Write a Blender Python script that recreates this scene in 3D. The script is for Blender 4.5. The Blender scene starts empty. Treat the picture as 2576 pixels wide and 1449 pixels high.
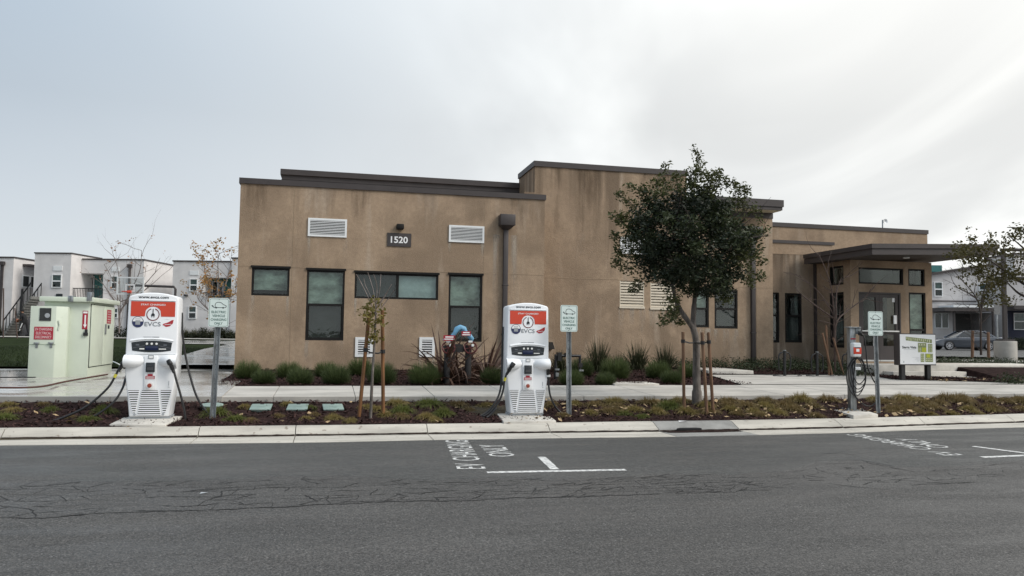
import bpy, bmesh, math, random
import numpy as np
from mathutils import Matrix, Vector
S = bpy.context.scene
C = S.collection
rnd = random.Random(7)
R = math.radians
# ------------------------------------------------------------------ camera
CH = 1.56                       # eye height over the road
YAW, PITCH, ROLL = R(13.3), math.atan(115.5 / 1935.0), 0.0135
r_ = Vector((math.cos(YAW), -math.sin(YAW), 0)); f_ = Vector((math.sin(YAW), math.cos(YAW), 0)); z_ = Vector((0, 0, 1))
fw = f_ * math.cos(PITCH) + z_ * math.sin(PITCH); up = z_ * math.cos(PITCH) - f_ * math.sin(PITCH)
rt = r_ * math.cos(ROLL) + up * math.sin(ROLL); up = up * math.cos(ROLL) - r_ * math.sin(ROLL)
CAM = Vector((0, 0, CH))
cd = bpy.data.cameras.new('camera'); cam = bpy.data.objects.new('camera', cd); C.objects.link(cam)
m = Matrix((rt, up, -fw)).transposed().to_4x4(); m.translation = CAM
cam.matrix_world = m
cd.sensor_width = 36; cd.lens = 1935.0 / 2576 * 36; cd.clip_start = 0.1; cd.clip_end = 3000
S.camera = cam
# ------------------------------------------------------------------ world, sun, exposure
SUN_AZ, SUN_EL = R(124), R(40)        # clockwise from +y, up
wd = bpy.data.worlds.new('World'); S.world = wd; wd.use_nodes = True
nt = wd.node_tree; nt.nodes.clear()
def N(t, **k):
    n = nt.nodes.new(t)
    for a, v in k.items(): setattr(n, a, v)
    return n
def Lk(a, b): nt.links.new(a, b)
def setv(n, **k):
    for a, v in k.items(): n.inputs[a].default_value = v
out = N('ShaderNodeOutputWorld'); bg = N('ShaderNodeBackground'); bg.inputs['Strength'].default_value = 1.0
sky = N('ShaderNodeTexSky', sky_type='NISHITA', sun_disc=False, sun_elevation=SUN_EL, sun_rotation=SUN_AZ)
tc = N('ShaderNodeTexCoord'); sep = N('ShaderNodeSeparateXYZ'); Lk(tc.outputs['Generated'], sep.inputs[0])
def M(op, a, b=None, c=None):
    n = N('ShaderNodeMath', operation=op)
    for i, x in enumerate((a, b, c)):
        if x is None: continue
        if isinstance(x, (int, float)): n.inputs[i].default_value = x
        else: Lk(x, n.inputs[i])
    return n.outputs[0]
def MR(x, a, b, c=0.0, d=1.0, kind='SMOOTHSTEP'):
    n = N('ShaderNodeMapRange', interpolation_type=kind); n.clamp = True
    Lk(x, n.inputs['Value'])
    for k, v in (('From Min', a), ('From Max', b), ('To Min', c), ('To Max', d)): n.inputs[k].default_value = v
    return n.outputs[0]
def MIX(fac, a, b, blend='MIX'):
    n = N('ShaderNodeMix', data_type='RGBA', blend_type=blend)
    for i, x in ((0, fac), (6, a), (7, b)):
        if isinstance(x, (int, float)): n.inputs[i].default_value = x
        elif isinstance(x, (tuple, list)): n.inputs[i].default_value = (*x[:3], 1)
        else: Lk(x, n.inputs[i])
    return n.outputs[2]
zc = M('MAXIMUM', sep.outputs[2], 0.0)
px_ = M('DIVIDE', sep.outputs[0], M('ADD', zc, 0.16)); py_ = M('DIVIDE', sep.outputs[1], M('ADD', zc, 0.16))
comb = N('ShaderNodeCombineXYZ'); Lk(px_, comb.inputs[0]); Lk(py_, comb.inputs[1])
BA = R(19)                            # the high cloud lies in long bands running away from us
across = M('SUBTRACT', M('MULTIPLY', px_, math.cos(BA)), M('MULTIPLY', py_, math.sin(BA)))
along = M('ADD', M('MULTIPLY', px_, math.sin(BA)), M('MULTIPLY', py_, math.cos(BA)))
cb2 = N('ShaderNodeCombineXYZ'); Lk(M('MULTIPLY', across, 0.75), cb2.inputs[0]); Lk(M('MULTIPLY', along, 0.22), cb2.inputs[1])
nz = N('ShaderNodeTexNoise'); Lk(cb2.outputs[0], nz.inputs['Vector']); setv(nz, Scale=1.0, Detail=5.0, Roughness=0.5, Distortion=1.1)
mp2 = N('ShaderNodeMapping'); Lk(comb.outputs[0], mp2.inputs[0]); mp2.inputs['Scale'].default_value = (0.35, 0.35, 1); mp2.inputs['Location'].default_value = (3.1, 1.7, 0)
nz2 = N('ShaderNodeTexNoise'); Lk(mp2.outputs[0], nz2.inputs['Vector']); setv(nz2, Scale=1.0, Detail=3.0, Roughness=0.5)
# how near the veiled sun
sd = Vector((math.sin(SUN_AZ) * math.cos(SUN_EL), math.cos(SUN_AZ) * math.cos(SUN_EL), math.sin(SUN_EL)))
sun_h = Vector((math.sin(R(84)), math.cos(R(84)), 0.10)).normalized()   # the thin bright side of the cloud
dt = N('ShaderNodeVectorMath', operation='DOT_PRODUCT'); Lk(tc.outputs['Generated'], dt.inputs[0]); dt.inputs[1].default_value = sun_h
warm = M('ADD', dt.outputs['Value'], M('MULTIPLY', M('SUBTRACT', nz2.outputs[0], 0.5), 0.25))
fac = MR(warm, -0.35, 0.86)
cl = MIX(fac, (0.415, 0.495, 0.575), (1.08, 1.07, 1.02))
low = MR(sep.outputs[2], 0.0, 0.40)          # hazier and paler low down
cl = MIX(low, MIX(0.62, cl, (0.86, 0.87, 0.875)), cl)
st = MR(nz.outputs[0], 0.36, 0.66)
stm = M('MULTIPLY', M('SUBTRACT', st, 0.5), MR(fac, 0.25, 0.85, 0.03, 0.36))
cl2 = MIX(1.0, cl, MIX(M('ADD', stm, 0.5), (0.5, 0.505, 0.52), (1.5, 1.495, 1.48)), 'MULTIPLY')
nb = N('ShaderNodeVectorMath', operation='SCALE'); Lk(sky.outputs[0], nb.inputs[0]); nb.inputs['Scale'].default_value = 0.10
fin = MIX(0.9, nb.outputs[0], cl2)
ovc = MR(sep.outputs[2], 0.26, 1.0, 0.73, 1.40, 'LINEAR')      # overcast sky: brighter towards the zenith
fin = MIX(1.0, fin, ovc, 'MULTIPLY')
Lk(fin, bg.inputs['Color']); Lk(bg.outputs[0], out.inputs[0])
sl = bpy.data.lights.new('sun', 'SUN'); sl.energy = 1.5; sl.angle = R(22); sl.color = (1.0, 0.95, 0.88)
so = bpy.data.objects.new('sun', sl); C.objects.link(so)
so.rotation_euler = (-sd).to_track_quat('-Z', 'Y').to_euler()
S.view_settings.view_transform = 'Standard'; S.view_settings.look = 'None'; S.view_settings.gamma = 1.0
S.view_settings.exposure = 0.54; S.view_settings.use_curve_mapping = False
# ------------------------------------------------------------------ measuring: a photo pixel (2576 wide) onto a real plane
def ray(x, y): return (fw * 1935.0 + rt * (x - 1288) - up * (y - 724.5)).normalized()
def hit(x, y, n, d):
    q = ray(x, y); t = (d - n.dot(CAM)) / n.dot(q); return CAM + q * t
def W(x, y, z=0.0): return hit(x, y, Vector((0, 0, 1)), z)
def FV(x, y, v): return hit(x, y, Vector((0, 1, 0)), v)
def FU(x, y, u): return hit(x, y, Vector((1, 0, 0)), u)
def AT(x, y, Z):
    q = ray(x, y); return CAM + q * (Z / q.dot(fw))
# ------------------------------------------------------------------ mesh helpers
WM = {}
def wm(o): return WM.get(o.name, Matrix.Identity(4)) if o is not None else Matrix.Identity(4)
def setp(o, label=None, cat=None, group=None, kind=None):
    if label: o['label'] = label
    if cat: o['category'] = cat
    if group: o['group'] = group
    if kind: o['kind'] = kind
    return o
def thing(name, label, cat, loc=(0, 0, 0), rz=0.0, group=None, kind=None):
    o = bpy.data.objects.new(name, None); C.objects.link(o); o.empty_display_size = 0.1
    o.location = loc; o.rotation_euler = (0, 0, rz)
    WM[o.name] = Matrix.Translation(Vector(loc)) @ Matrix.Rotation(rz, 4, 'Z')
    return setp(o, label, cat, group, kind)
def link(name, me, parent=None, mats=None):
    o = bpy.data.objects.new(name, me); C.objects.link(o)
    if parent is not None:
        o.parent = parent; WM[o.name] = wm(parent)
    return o
class MB:
    def __init__(s): s.v = []; s.f = []; s.mi = []
    def add(s, vs, fs, m=0):
        b = len(s.v); s.v.extend([tuple(x) for x in vs]); s.f.extend([tuple(b + i for i in f) for f in fs]); s.mi.extend([m] * len(fs)); return s
    def quad(s, a, b, c, d, m=0): return s.add((a, b, c, d), ((0, 1, 2, 3),), m)
    def box(s, x0, x1, y0, y1, z0, z1, m=0):
        return s.add([(x, y, z) for z in (z0, z1) for y in (y0, y1) for x in (x0, x1)],
                     [(0, 2, 3, 1), (4, 5, 7, 6), (0, 1, 5, 4), (2, 6, 7, 3), (0, 4, 6, 2), (1, 3, 7, 5)], m)
    def obox(s, c, dx, dy, dz, rz=0, m=0, rx=0, ry=0):
        mt = Matrix.Translation(Vector(c)) @ Matrix.Rotation(rz, 4, 'Z') @ Matrix.Rotation(ry, 4, 'Y') @ Matrix.Rotation(rx, 4, 'X')
        vs = [mt @ Vector((x * dx / 2, y * dy / 2, z * dz / 2)) for z in (-1, 1) for y in (-1, 1) for x in (-1, 1)]
        return s.add(vs, [(0, 2, 3, 1), (4, 5, 7, 6), (0, 1, 5, 4), (2, 6, 7, 3), (0, 4, 6, 2), (1, 3, 7, 5)], m)
    def prism(s, poly, a, b, axis='y', m=0):
        """poly in the other two axes, extruded from a to b; axis y: (x,z); z: (x,y); x: (y,z)"""
        def P(p, t): return (p[0], t, p[1]) if axis == 'y' else ((p[0], p[1], t) if axis == 'z' else (t, p[0], p[1]))
        n = len(poly); vs = [P(p, a) for p in poly] + [P(p, b) for p in poly]
        fs = [tuple(range(n)), tuple(range(2 * n - 1, n - 1, -1))] + [(i, n + i, n + (i + 1) % n, (i + 1) % n) for i in range(n)]
        return s.add(vs, fs, m)
    def tube(s, pts, r, n=8, m=0, cap=True):
        pts = [Vector(p) for p in pts]; k = len(pts)
        rr = r if isinstance(r, (list, tuple)) else [r] * k
        vs = []; prev = None
        for i, p in enumerate(pts):
            t = (pts[min(i + 1, k - 1)] - pts[max(i - 1, 0)])
            t = t.normalized() if t.length > 1e-9 else Vector((0, 0, 1))
            if prev is None:
                a = Vector((1, 0, 0)) if abs(t.x) < 0.9 else Vector((0, 1, 0))
                x = (a - t * a.dot(t)).normalized()
            else:
                x = prev - t * prev.dot(t); x = x.normalized() if x.length > 1e-6 else t.orthogonal().normalized()
            prev = x; y = t.cross(x)
            vs += [p + (x * math.cos(2 * math.pi * j / n) + y * math.sin(2 * math.pi * j / n)) * rr[i] for j in range(n)]
        fs = [(i * n + j, i * n + (j + 1) % n, (i + 1) * n + (j + 1) % n, (i + 1) * n + j) for i in range(k - 1) for j in range(n)]
        if cap: fs += [tuple(range(n - 1, -1, -1)), tuple((k - 1) * n + j for j in range(n))]
        return s.add(vs, fs, m)
    def cyl(s, c0, c1, r, n=16, m=0): return s.tube([c0, c1], r, n, m)
    def lathe(s, prof, c=(0, 0, 0), n=20, m=0):
        vs = [(c[0] + r * math.cos(2 * math.pi * j / n), c[1] + r * math.sin(2 * math.pi * j / n), c[2] + z) for r, z in prof for j in range(n)]
        k = len(prof)
        fs = [(i * n + j, i * n + (j + 1) % n, (i + 1) * n + (j + 1) % n, (i + 1) * n + j) for i in range(k - 1) for j in range(n)]
        fs += [tuple(range(n - 1, -1, -1)), tuple((k - 1) * n + j for j in range(n))]
        return s.add(vs, fs, m)
    def sheet(s, rows, m=0):
        """rows: list of equal-length point lists"""
        n = len(rows[0]); vs = [p for r in rows for p in r]
        return s.add(vs, [(i * n + j, i * n + j + 1, (i + 1) * n + j + 1, (i + 1) * n + j) for i in range(len(rows) - 1) for j in range(n - 1)], m)
    def text(s, body, o, ax, ay, w=None, h=None, m=0, an=None, align='c', depth=0.0, bold=0.0, off=0.0):
        vs, fs = text_geo(body, bold)
        xs = [p[0] for p in vs]; ys = [p[1] for p in vs]
        W0 = max(xs) - min(xs); H0 = max(ys) - min(ys)
        sy = (h / H0) if h else (w / W0); sx = (w / W0) if w else sy
        ax = Vector(ax); ay = Vector(ay); o = Vector(o)
        cx = (max(xs) + min(xs)) / 2 if align == 'c' else min(xs); cy = (max(ys) + min(ys)) / 2
        return s.add([o + ax * ((x - cx) * sx) + ay * ((y - cy) * sy) for x, y in vs], fs, m)
    def build(s, name, mats, parent=None, world=False, bevel=0.0, smooth=False, seg=2, kind=None, label=None, wn=False):
        me = bpy.data.meshes.new(name)
        vs = s.v
        if world and parent is not None:
            iv = wm(parent).inverted(); vs = [tuple(iv @ Vector(p)) for p in vs]
        me.from_pydata(vs, [], s.f)
        if not isinstance(mats, (list, tuple)): mats = [mats]
        for x in mats: me.materials.append(x)
        if len(mats) > 1: me.polygons.foreach_set('material_index', s.mi)
        bm = bmesh.new(); bm.from_mesh(me)
        bmesh.ops.recalc_face_normals(bm, faces=bm.faces)
        if bevel:
            es = [e for e in bm.edges if len(e.link_faces) == 2 and e.calc_face_angle(0) > 0.5]
            bmesh.ops.bevel(bm, geom=es, offset=bevel, segments=seg, profile=0.5, affect='EDGES', clamp_overlap=True)
        bm.to_mesh(me); bm.free()
        if smooth: me.polygons.foreach_set('use_smooth', [True] * len(me.polygons))
        if smooth == 'auto' or (bevel and seg > 1):
            me.polygons.foreach_set('use_smooth', [True] * len(me.polygons))
            try: me.set_sharp_from_angle(angle=R(38))
            except Exception: pass
        o = link(name, me, parent)
        return setp(o, label, None, None, kind)
_tc = {}
def text_geo(body, bold=0.0):
    k = (body, bold)
    if k not in _tc:
        cu = bpy.data.curves.new('lettering', 'FONT'); cu.body = body; cu.offset = bold; cu.resolution_u = 3
        ob = bpy.data.objects.new('lettering', cu); C.objects.link(ob)
        bpy.context.view_layer.update()
        me = bpy.data.meshes.new_from_object(ob.evaluated_get(bpy.context.evaluated_depsgraph_get()))
        _tc[k] = ([(v.co.x, v.co.y) for v in me.vertices], [tuple(p.vertices) for p in me.polygons])
        bpy.data.objects.remove(ob); bpy.data.meshes.remove(me); bpy.data.curves.remove(cu)
    return _tc[k]
def np_mesh(name, v, f, mat, parent=None, kind=None, smooth=False, mi=None, link_it=True):
    v = np.asarray(v, dtype=np.float32); f = np.asarray(f, dtype=np.int32)
    me = bpy.data.meshes.new(name); k = f.shape[1]
    me.vertices.add(len(v)); me.vertices.foreach_set('co', v.ravel())
    me.loops.add(f.size); me.loops.foreach_set('vertex_index', f.ravel())
    me.polygons.add(len(f)); me.polygons.foreach_set('loop_start', np.arange(0, f.size, k, dtype=np.int32))
    me.update(calc_edges=True)
    for x in (mat if isinstance(mat, (list, tuple)) else [mat]): me.materials.append(x)
    if mi is not None: me.polygons.foreach_set('material_index', np.asarray(mi, dtype=np.int32))
    if smooth: me.polygons.foreach_set('use_smooth', [True] * len(f))
    me.validate()
    if not link_it: return me
    return setp(link(name, me, parent), kind=kind)
def copy_thing(o, loc, rz, label, group=None, scale=None):
    c = o.copy(); C.objects.link(c); c.location = loc; c.rotation_euler = (0, 0, rz)
    if scale: c.scale = scale
    if label: c['label'] = label
    if group: c['group'] = group
    for ch in list(o.children):
        d = ch.copy(); C.objects.link(d); d.parent = c
        for g in list(ch.children):
            e = g.copy(); C.objects.link(e); e.parent = d
    return c
# ------------------------------------------------------------------ materials
def mat(name, col, rough=0.7, var=0.15, vscale=8.0, col2=None, bump=0.0, bscale=60.0, metal=0.0, spec=0.5, stretch=None, detail=4.0, speck=None, coat=0.0, world=False, trans=0.0):
    global nt
    mt = bpy.data.materials.new(name); mt.use_nodes = True; nt = mt.node_tree
    b = nt.nodes['Principled BSDF']; setv(b, Roughness=rough, Metallic=metal)
    b.inputs['Specular IOR Level'].default_value = spec
    if coat: b.inputs['Coat Weight'].default_value = coat
    t = N('ShaderNodeTexCoord'); g = N('ShaderNodeNewGeometry')
    vec = g.outputs['Position'] if world else t.outputs['Object']
    if stretch:
        mp = N('ShaderNodeMapping'); Lk(vec, mp.inputs[0]); mp.inputs['Scale'].default_value = stretch; svec = mp.outputs[0]
    else: svec = vec
    n1 = N('ShaderNodeTexNoise'); Lk(svec, n1.inputs['Vector']); setv(n1, Scale=vscale, Detail=detail, Roughness=0.6)
    c2 = col2 if col2 else tuple(max(0, c * (1 - var * 1.6)) for c in col)
    c1 = col if col2 else tuple(min(1, c * (1 + var * 0.6)) for c in col)
    o = MIX(MR(n1.outputs[0], 0.3, 0.7, kind='LINEAR'), c2, c1)
    if speck:
        sc, cc, lo, hi, amt = speck
        n3 = N('ShaderNodeTexNoise'); Lk(vec, n3.inputs['Vector']); setv(n3, Scale=sc, Detail=2.0)
        o = MIX(MR(n3.outputs[0], lo, hi, 0.0, amt), o, cc)
    Lk(o, b.inputs['Base Color'])
    if bump:
        n2 = N('ShaderNodeTexNoise'); Lk(vec, n2.inputs['Vector']); setv(n2, Scale=bscale, Detail=3.0)
        bp = N('ShaderNodeBump'); Lk(n2.outputs[0], bp.inputs['Height']); setv(bp, Strength=bump, Distance=0.02); Lk(bp.outputs[0], b.inputs['Normal'])
    return mt
def leafmat(name, c1, c2, rough=0.55, trans=0.25, vscale=3.0):
    global nt
    mt = bpy.data.materials.new(name); mt.use_nodes = True; nt = mt.node_tree
    b = nt.nodes['Principled BSDF']; setv(b, Roughness=rough); b.inputs['Specular IOR Level'].default_value = 0.3
    t = N('ShaderNodeTexCoord'); n1 = N('ShaderNodeTexNoise'); Lk(t.outputs['Object'], n1.inputs['Vector']); setv(n1, Scale=vscale, Detail=6.0, Roughness=0.8)
    o = MIX(MR(n1.outputs[0], 0.32, 0.68, kind='LINEAR'), c1, c2); Lk(o, b.inputs['Base Color'])
    tr = N('ShaderNodeBsdfTranslucent'); Lk(o, tr.inputs[0])
    ms = N('ShaderNodeMixShader'); ms.inputs[0].default_value = trans; Lk(b.outputs[0], ms.inputs[1]); Lk(tr.outputs[0], ms.inputs[2])
    Lk(ms.outputs[0], nt.nodes['Material Output'].inputs[0])
    return mt
def glassmat(name, tint=(0.75, 0.85, 0.82), wav=0.15, refl=1.0):
    global nt
    mt = bpy.data.materials.new(name); mt.use_nodes = True; nt = mt.node_tree; nt.nodes.remove(nt.nodes['Principled BSDF'])
    tr = N('ShaderNodeBsdfTransparent'); tr.inputs[0].default_value = (*tint, 1)
    gl = N('ShaderNodeBsdfGlossy'); gl.inputs['Roughness'].default_value = 0.02
    fr = N('ShaderNodeFresnel'); fr.inputs[0].default_value = 1.6
    t = N('ShaderNodeTexCoord'); n1 = N('ShaderNodeTexNoise'); Lk(t.outputs['Object'], n1.inputs['Vector']); setv(n1, Scale=2.2, Detail=3.0, Distortion=0.8)
    bp = N('ShaderNodeBump'); Lk(n1.outputs[0], bp.inputs['Height']); setv(bp, Strength=wav, Distance=0.03)
    Lk(bp.outputs[0], gl.inputs['Normal'])
    ms = N('ShaderNodeMixShader'); Lk(M('MULTIPLY', M('ADD', fr.outputs[0], 0.05), refl), ms.inputs[0]); Lk(tr.outputs[0], ms.inputs[1]); Lk(gl.outputs[0], ms.inputs[2])
    Lk(ms.outputs[0], nt.nodes['Material Output'].inputs[0])
    return mt
def stucco(name, base, dark, light, stain=1.0, seed=0.0, top=None, drip=0.0, reach=2.2):
    global nt
    mt = bpy.data.materials.new(name); mt.use_nodes = True; nt = mt.node_tree
    b = nt.nodes['Principled BSDF']; setv(b, Roughness=0.95); b.inputs['Specular IOR Level'].default_value = 0.15
    g = N('ShaderNodeNewGeometry'); pos = g.outputs['Position']
    of = N('ShaderNodeVectorMath', operation='ADD'); Lk(pos, of.inputs[0]); of.inputs[1].default_value = (seed, seed * 1.7, 0)
    def noise(scale, st=(1, 1, 1), det=4.0, rg=0.55, dist=0.0):
        mp = N('ShaderNodeMapping'); Lk(of.outputs[0], mp.inputs[0]); mp.inputs['Scale'].default_value = st
        n = N('ShaderNodeTexNoise'); Lk(mp.outputs[0], n.inputs['Vector']); setv(n, Scale=scale, Detail=det, Roughness=rg, Distortion=dist); return n.outputs[0]
    wet = tuple(c * 0.80 for c in dark)
    o = MIX(MR(noise(0.42, det=4.0, dist=.5), 0.42, 0.62, 0, 0.62), base, dark)                      # big soft patches
    o = MIX(MR(noise(1.5, (1, 1, .8), 5.0, .6), 0.44, 0.66, 0, 0.38), o, dark)                        # mottling
    o = MIX(MR(noise(1.0, (1, 1, 0.22), 4.0, 0.5, 0.4), 0.50, 0.68, 0, 0.55 * stain), o, wet)         # damp tracks
    o = MIX(MR(noise(1.7, (1, 1, 0.16), 4.0, 0.6), 0.54, 0.70, 0, 0.75 * stain), o, light)            # pale run-off
    if top is not None:                                                                                # drips below the parapet
        sz = N('ShaderNodeSeparateXYZ'); Lk(pos, sz.inputs[0])
        dd = M('DIVIDE', M('SUBTRACT', top, sz.outputs[2]), reach)
        k = M('SUBTRACT', noise(1.3, (1, 1, 0.05), 4.0, 0.65, .2), M('MULTIPLY', dd, 0.20))
        o = MIX(MR(k, 0.43, 0.56, 0, drip), o, wet)
    o = MIX(MR(noise(11.0, det=6.0, rg=.7), 0.35, 0.65, 0, 0.34), o, dark)
    o = MIX(MR(noise(60.0, det=2.0), 0.35, 0.65, 0, 0.30), o, light)
    Lk(o, b.inputs['Base Color'])
    n2 = N('ShaderNodeTexNoise'); Lk(pos, n2.inputs['Vector']); setv(n2, Scale=45.0, Detail=5.0)
    bp = N('ShaderNodeBump'); Lk(n2.outputs[0], bp.inputs['Height']); setv(bp, Strength=0.6, Distance=0.015); Lk(bp.outputs[0], b.inputs['Normal'])
    return mt
SB, SD, SL_ = (0.400, 0.290, 0.197), (0.175, 0.122, 0.080), (0.45, 0.365, 0.285)
STUC = stucco('tan_stucco', SB, SD, SL_, .9, 0.0, 5.3, .45, 1.4)
STUCB = stucco('tan_stucco_tower', SB, SD, SL_, 1.2, 9.0, 6.5, 1.0, 4.2)
STUCE = stucco('tan_stucco_rear', SB, SD, SL_, .7, 15.0)
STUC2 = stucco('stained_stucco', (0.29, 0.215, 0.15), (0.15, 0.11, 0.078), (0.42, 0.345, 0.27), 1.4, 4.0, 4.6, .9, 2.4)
LILAC = mat('pale_stucco', (0.70, 0.675, 0.665), 0.95, 0.08, 1.2, bump=0.2, bscale=20)
CREAM = mat('cream_stucco', (0.68, 0.64, 0.56), 0.95, 0.06, 1.2)
TRIMB = mat('brown_metal', (0.050, 0.041, 0.040), 0.55, 0.12, 3.0)
BRONZE = mat('bronze_frame', (0.011, 0.010, 0.009), 0.6, 0.1, 5.0, spec=0.25)
WHITE = mat('white_paint', (0.78, 0.79, 0.79), 0.45, 0.04, 4.0)
CHW = mat('white_casing', (0.83, 0.845, 0.865), 0.32, 0.035, 2.5)
BEIGE = mat('beige_paint', (0.68, 0.60, 0.48), 0.6, 0.05, 4.0)
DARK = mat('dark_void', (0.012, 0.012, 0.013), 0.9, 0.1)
ROOMD = mat('room_dark', (0.035, 0.038, 0.037), 0.9, 0.3, 1.5)
GLASS = glassmat('window_glass', (0.86, 0.90, 0.88), refl=0.45, wav=.13); GLASS3 = glassmat('entrance_glass', (0.80, 0.84, 0.82), refl=0.12, wav=.04); GLASS2 = glassmat('far_glass', (0.6, 0.68, 0.68), 0.05, 0.4)
BLINDG = mat('green_blind', (0.37, 0.44, 0.395), 0.9, 0.42, 3.0, stretch=(1, 1, 1.6), bump=0.35, bscale=9)
CURT = mat('grey_curtain', (0.17, 0.19, 0.18), 0.9, 0.2)
BLINDB = mat('blue_blind', (0.52, 0.62, 0.64), 0.9, 0.12, 6.0, bump=0.2, bscale=30)
SCREEN = mat('insect_screen', (0.06, 0.065, 0.066), 0.9, 0.2, 2.0)
CONC = mat('concrete', (0.47, 0.445, 0.405), 0.85, 0.20, 1.6, stretch=(0.6, 1.6, 1), bump=0.25, bscale=45, world=True, speck=(26.0, (0.30, 0.27, 0.24), 0.62, 0.75, 0.55))
KERB = mat('kerb_concrete', (0.49, 0.46, 0.405), 0.85, 0.22, 2.2, stretch=(0.35, 2.2, 1), bump=0.25, bscale=40, world=True, speck=(13.0, (0.20, 0.16, 0.13), 0.64, 0.74, 0.75))
KERBD = mat('grey_kerb_concrete', (0.28, 0.275, 0.26), 0.85, 0.2, 2.5, bump=0.3, bscale=40, world=True)
PADC = mat('pad_concrete', (0.54, 0.51, 0.46), 0.8, 0.16, 3.0, bump=0.2, bscale=50, speck=(16.0, (0.3, 0.25, 0.2), 0.62, 0.75, 0.5))
STEEL = mat('galvanised_steel', (0.36, 0.38, 0.39), 0.45, 0.35, 18.0, metal=0.75, stretch=(1, 1, 0.25))
BLACK = mat('black_rubber', (0.012, 0.012, 0.013), 0.5, 0.1)
BLKM = mat('black_paint', (0.014, 0.014, 0.015), 0.4, 0.1)
RED = mat('signal_red', (0.62, 0.065, 0.032), 0.35, 0.05, 3.0)
CRIM = mat('placard_red', (0.36, 0.018, 0.035), 0.45, 0.05)
PRINTK = mat('black_print', (0.02, 0.025, 0.03), 0.6, 0.05)
PRINTG = mat('green_print', (0.05, 0.13, 0.11), 0.6, 0.05)
PRINTW = mat('white_print', (0.82, 0.82, 0.82), 0.6, 0.03)
PRINTN = mat('navy_print', (0.025, 0.035, 0.10), 0.5, 0.05)
GREYP = mat('grey_print', (0.33, 0.35, 0.37), 0.6, 0.05)
SIGNW = mat('sign_sheeting', (0.66, 0.75, 0.72), 0.35, 0.03, 6.0)
CABG = mat('pale_green_paint', (0.57, 0.625, 0.525), 0.42, 0.05, 2.0, speck=(9.0, (0.38, 0.45, 0.33), 0.68, 0.8, 0.4))
WOODS = mat('stake_wood', (0.19, 0.085, 0.030), 0.75, 0.35, 6.0, stretch=(3, 3, 0.4))
WOODG = mat('weathered_stake', (0.19, 0.105, 0.06), 0.8, 0.35, 6.0, stretch=(3, 3, 0.4))
BARK = mat('grey_bark', (0.15, 0.13, 0.115), 0.9, 0.4, 14.0, stretch=(1, 1, 0.3), bump=0.5, bscale=40)
BARK2 = mat('dark_bark', (0.055, 0.042, 0.036), 0.9, 0.3, 14.0)
TWIGM = mat('pale_twig', (0.20, 0.165, 0.15), 0.9, 0.3, 10.0)
CRACK = mat('crack_fill', (0.012, 0.012, 0.012), 0.9, 0.1)
PAINT = mat('road_paint', (0.64, 0.64, 0.62), 0.7, 0.08, 10.0, world=True, speck=(22.0, (0.30, 0.30, 0.30), 0.46, 0.60, 0.85))

def stainmat(name, col, amt):
    global nt
    mt = bpy.data.materials.new(name); mt.use_nodes = True; nt = mt.node_tree; b = nt.nodes['Principled BSDF']; setv(b, Roughness=0.95); b.inputs['Base Color'].default_value = (*col, 1); b.inputs['Specular IOR Level'].default_value = .1
    t = N('ShaderNodeTexCoord'); sp_ = N('ShaderNodeSeparateXYZ'); Lk(t.outputs['Generated'], sp_.inputs[0]); p = N('ShaderNodeNewGeometry').outputs['Position']
    mp = N('ShaderNodeMapping'); Lk(p, mp.inputs[0]); mp.inputs['Scale'].default_value = (1, 1, .12); n = N('ShaderNodeTexNoise'); Lk(mp.outputs[0], n.inputs['Vector']); setv(n, Scale=7.0, Detail=3.0)
    edge = M('MULTIPLY', M('MULTIPLY', sp_.outputs[0], M('SUBTRACT', 1.0, sp_.outputs[0])), 4.0)
    a = M('MULTIPLY', M('MULTIPLY', M('POWER', sp_.outputs[2], 1.3), MR(n.outputs[0], .30, .70)), M('MULTIPLY', edge, amt))
    Lk(a, b.inputs['Alpha']); return mt
STAINL = stainmat('pale_runoff', (.52, .45, .37), .65); STAIND = stainmat('damp_runoff', (.13, .092, .063), .32)
# ------------------------------------------------------------------ the ground
def lerp(a, b, t): t = min(1, max(0, t)); return a + (b - a) * t
def pw(x, pts):
    if x <= pts[0][0]: return pts[0][1]
    for (a, b), (c, d) in zip(pts, pts[1:]):
        if x <= c: return b + (d - b) * (x - a) / (c - a)
    return pts[-1][1]
def interp(poly, u):
    """v of a polyline of Vectors at u"""
    if u <= poly[0][0]: a, b = poly[0], poly[1]
    elif u >= poly[-1][0]: a, b = poly[-2], poly[-1]
    else:
        for a, b in zip(poly, poly[1:]):
            if a[0] <= u <= b[0]: break
    return a[1] + (b[1] - a[1]) * (u - a[0]) / (b[0] - a[0])
EDGE = [W(x, y, 0.0) for x, y in ((0, 1121.6), (415, 1118), (830, 1113.5), (1074, 1108), (1356, 1103.8), (1661, 1100), (1889, 1095.8), (2123, 1089.8), (2371, 1080.9), (2576, 1075.5))]
FLOW = [W(x, y, 0.0) for x, y in ((0, 1105.4), (415, 1101.5), (830, 1096), (1074, 1092.6), (1356, 1089.6), (1640, 1086.3), (1844, 1083.4), (2123, 1077.3), (2371, 1069), (2576, 1063))]
KBACK = [W(x, y, 0.13) for x, y in ((0, 1076.7), (435, 1073.5), (830, 1069.6), (1074, 1066.6), (1356, 1063.8), (1619, 1060), (1821, 1057.8), (2123, 1052.5), (2350, 1047), (2576, 1040.7))]
WALKF = [W(x, y, 0.40) for x, y in ((0, 997.8), (436, 998), (1214, 996.7), (1724, 995.3), (2143, 992.3), (2576, 990))]
WALKB = [Vector((-14, 16.15, 0)), Vector((30, 15.95, 0))]
PADS = ((-3.05, -2.2, 11.6, 13.3), (2.6, 3.5, 11.6, 13.4))
VA, VB, VC, VD, VE = 20.0, 21.1, 21.75, 20.0, 23.7
def farz(u): return lerp(0.95, 0.80, (u + 5) / 15)
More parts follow.
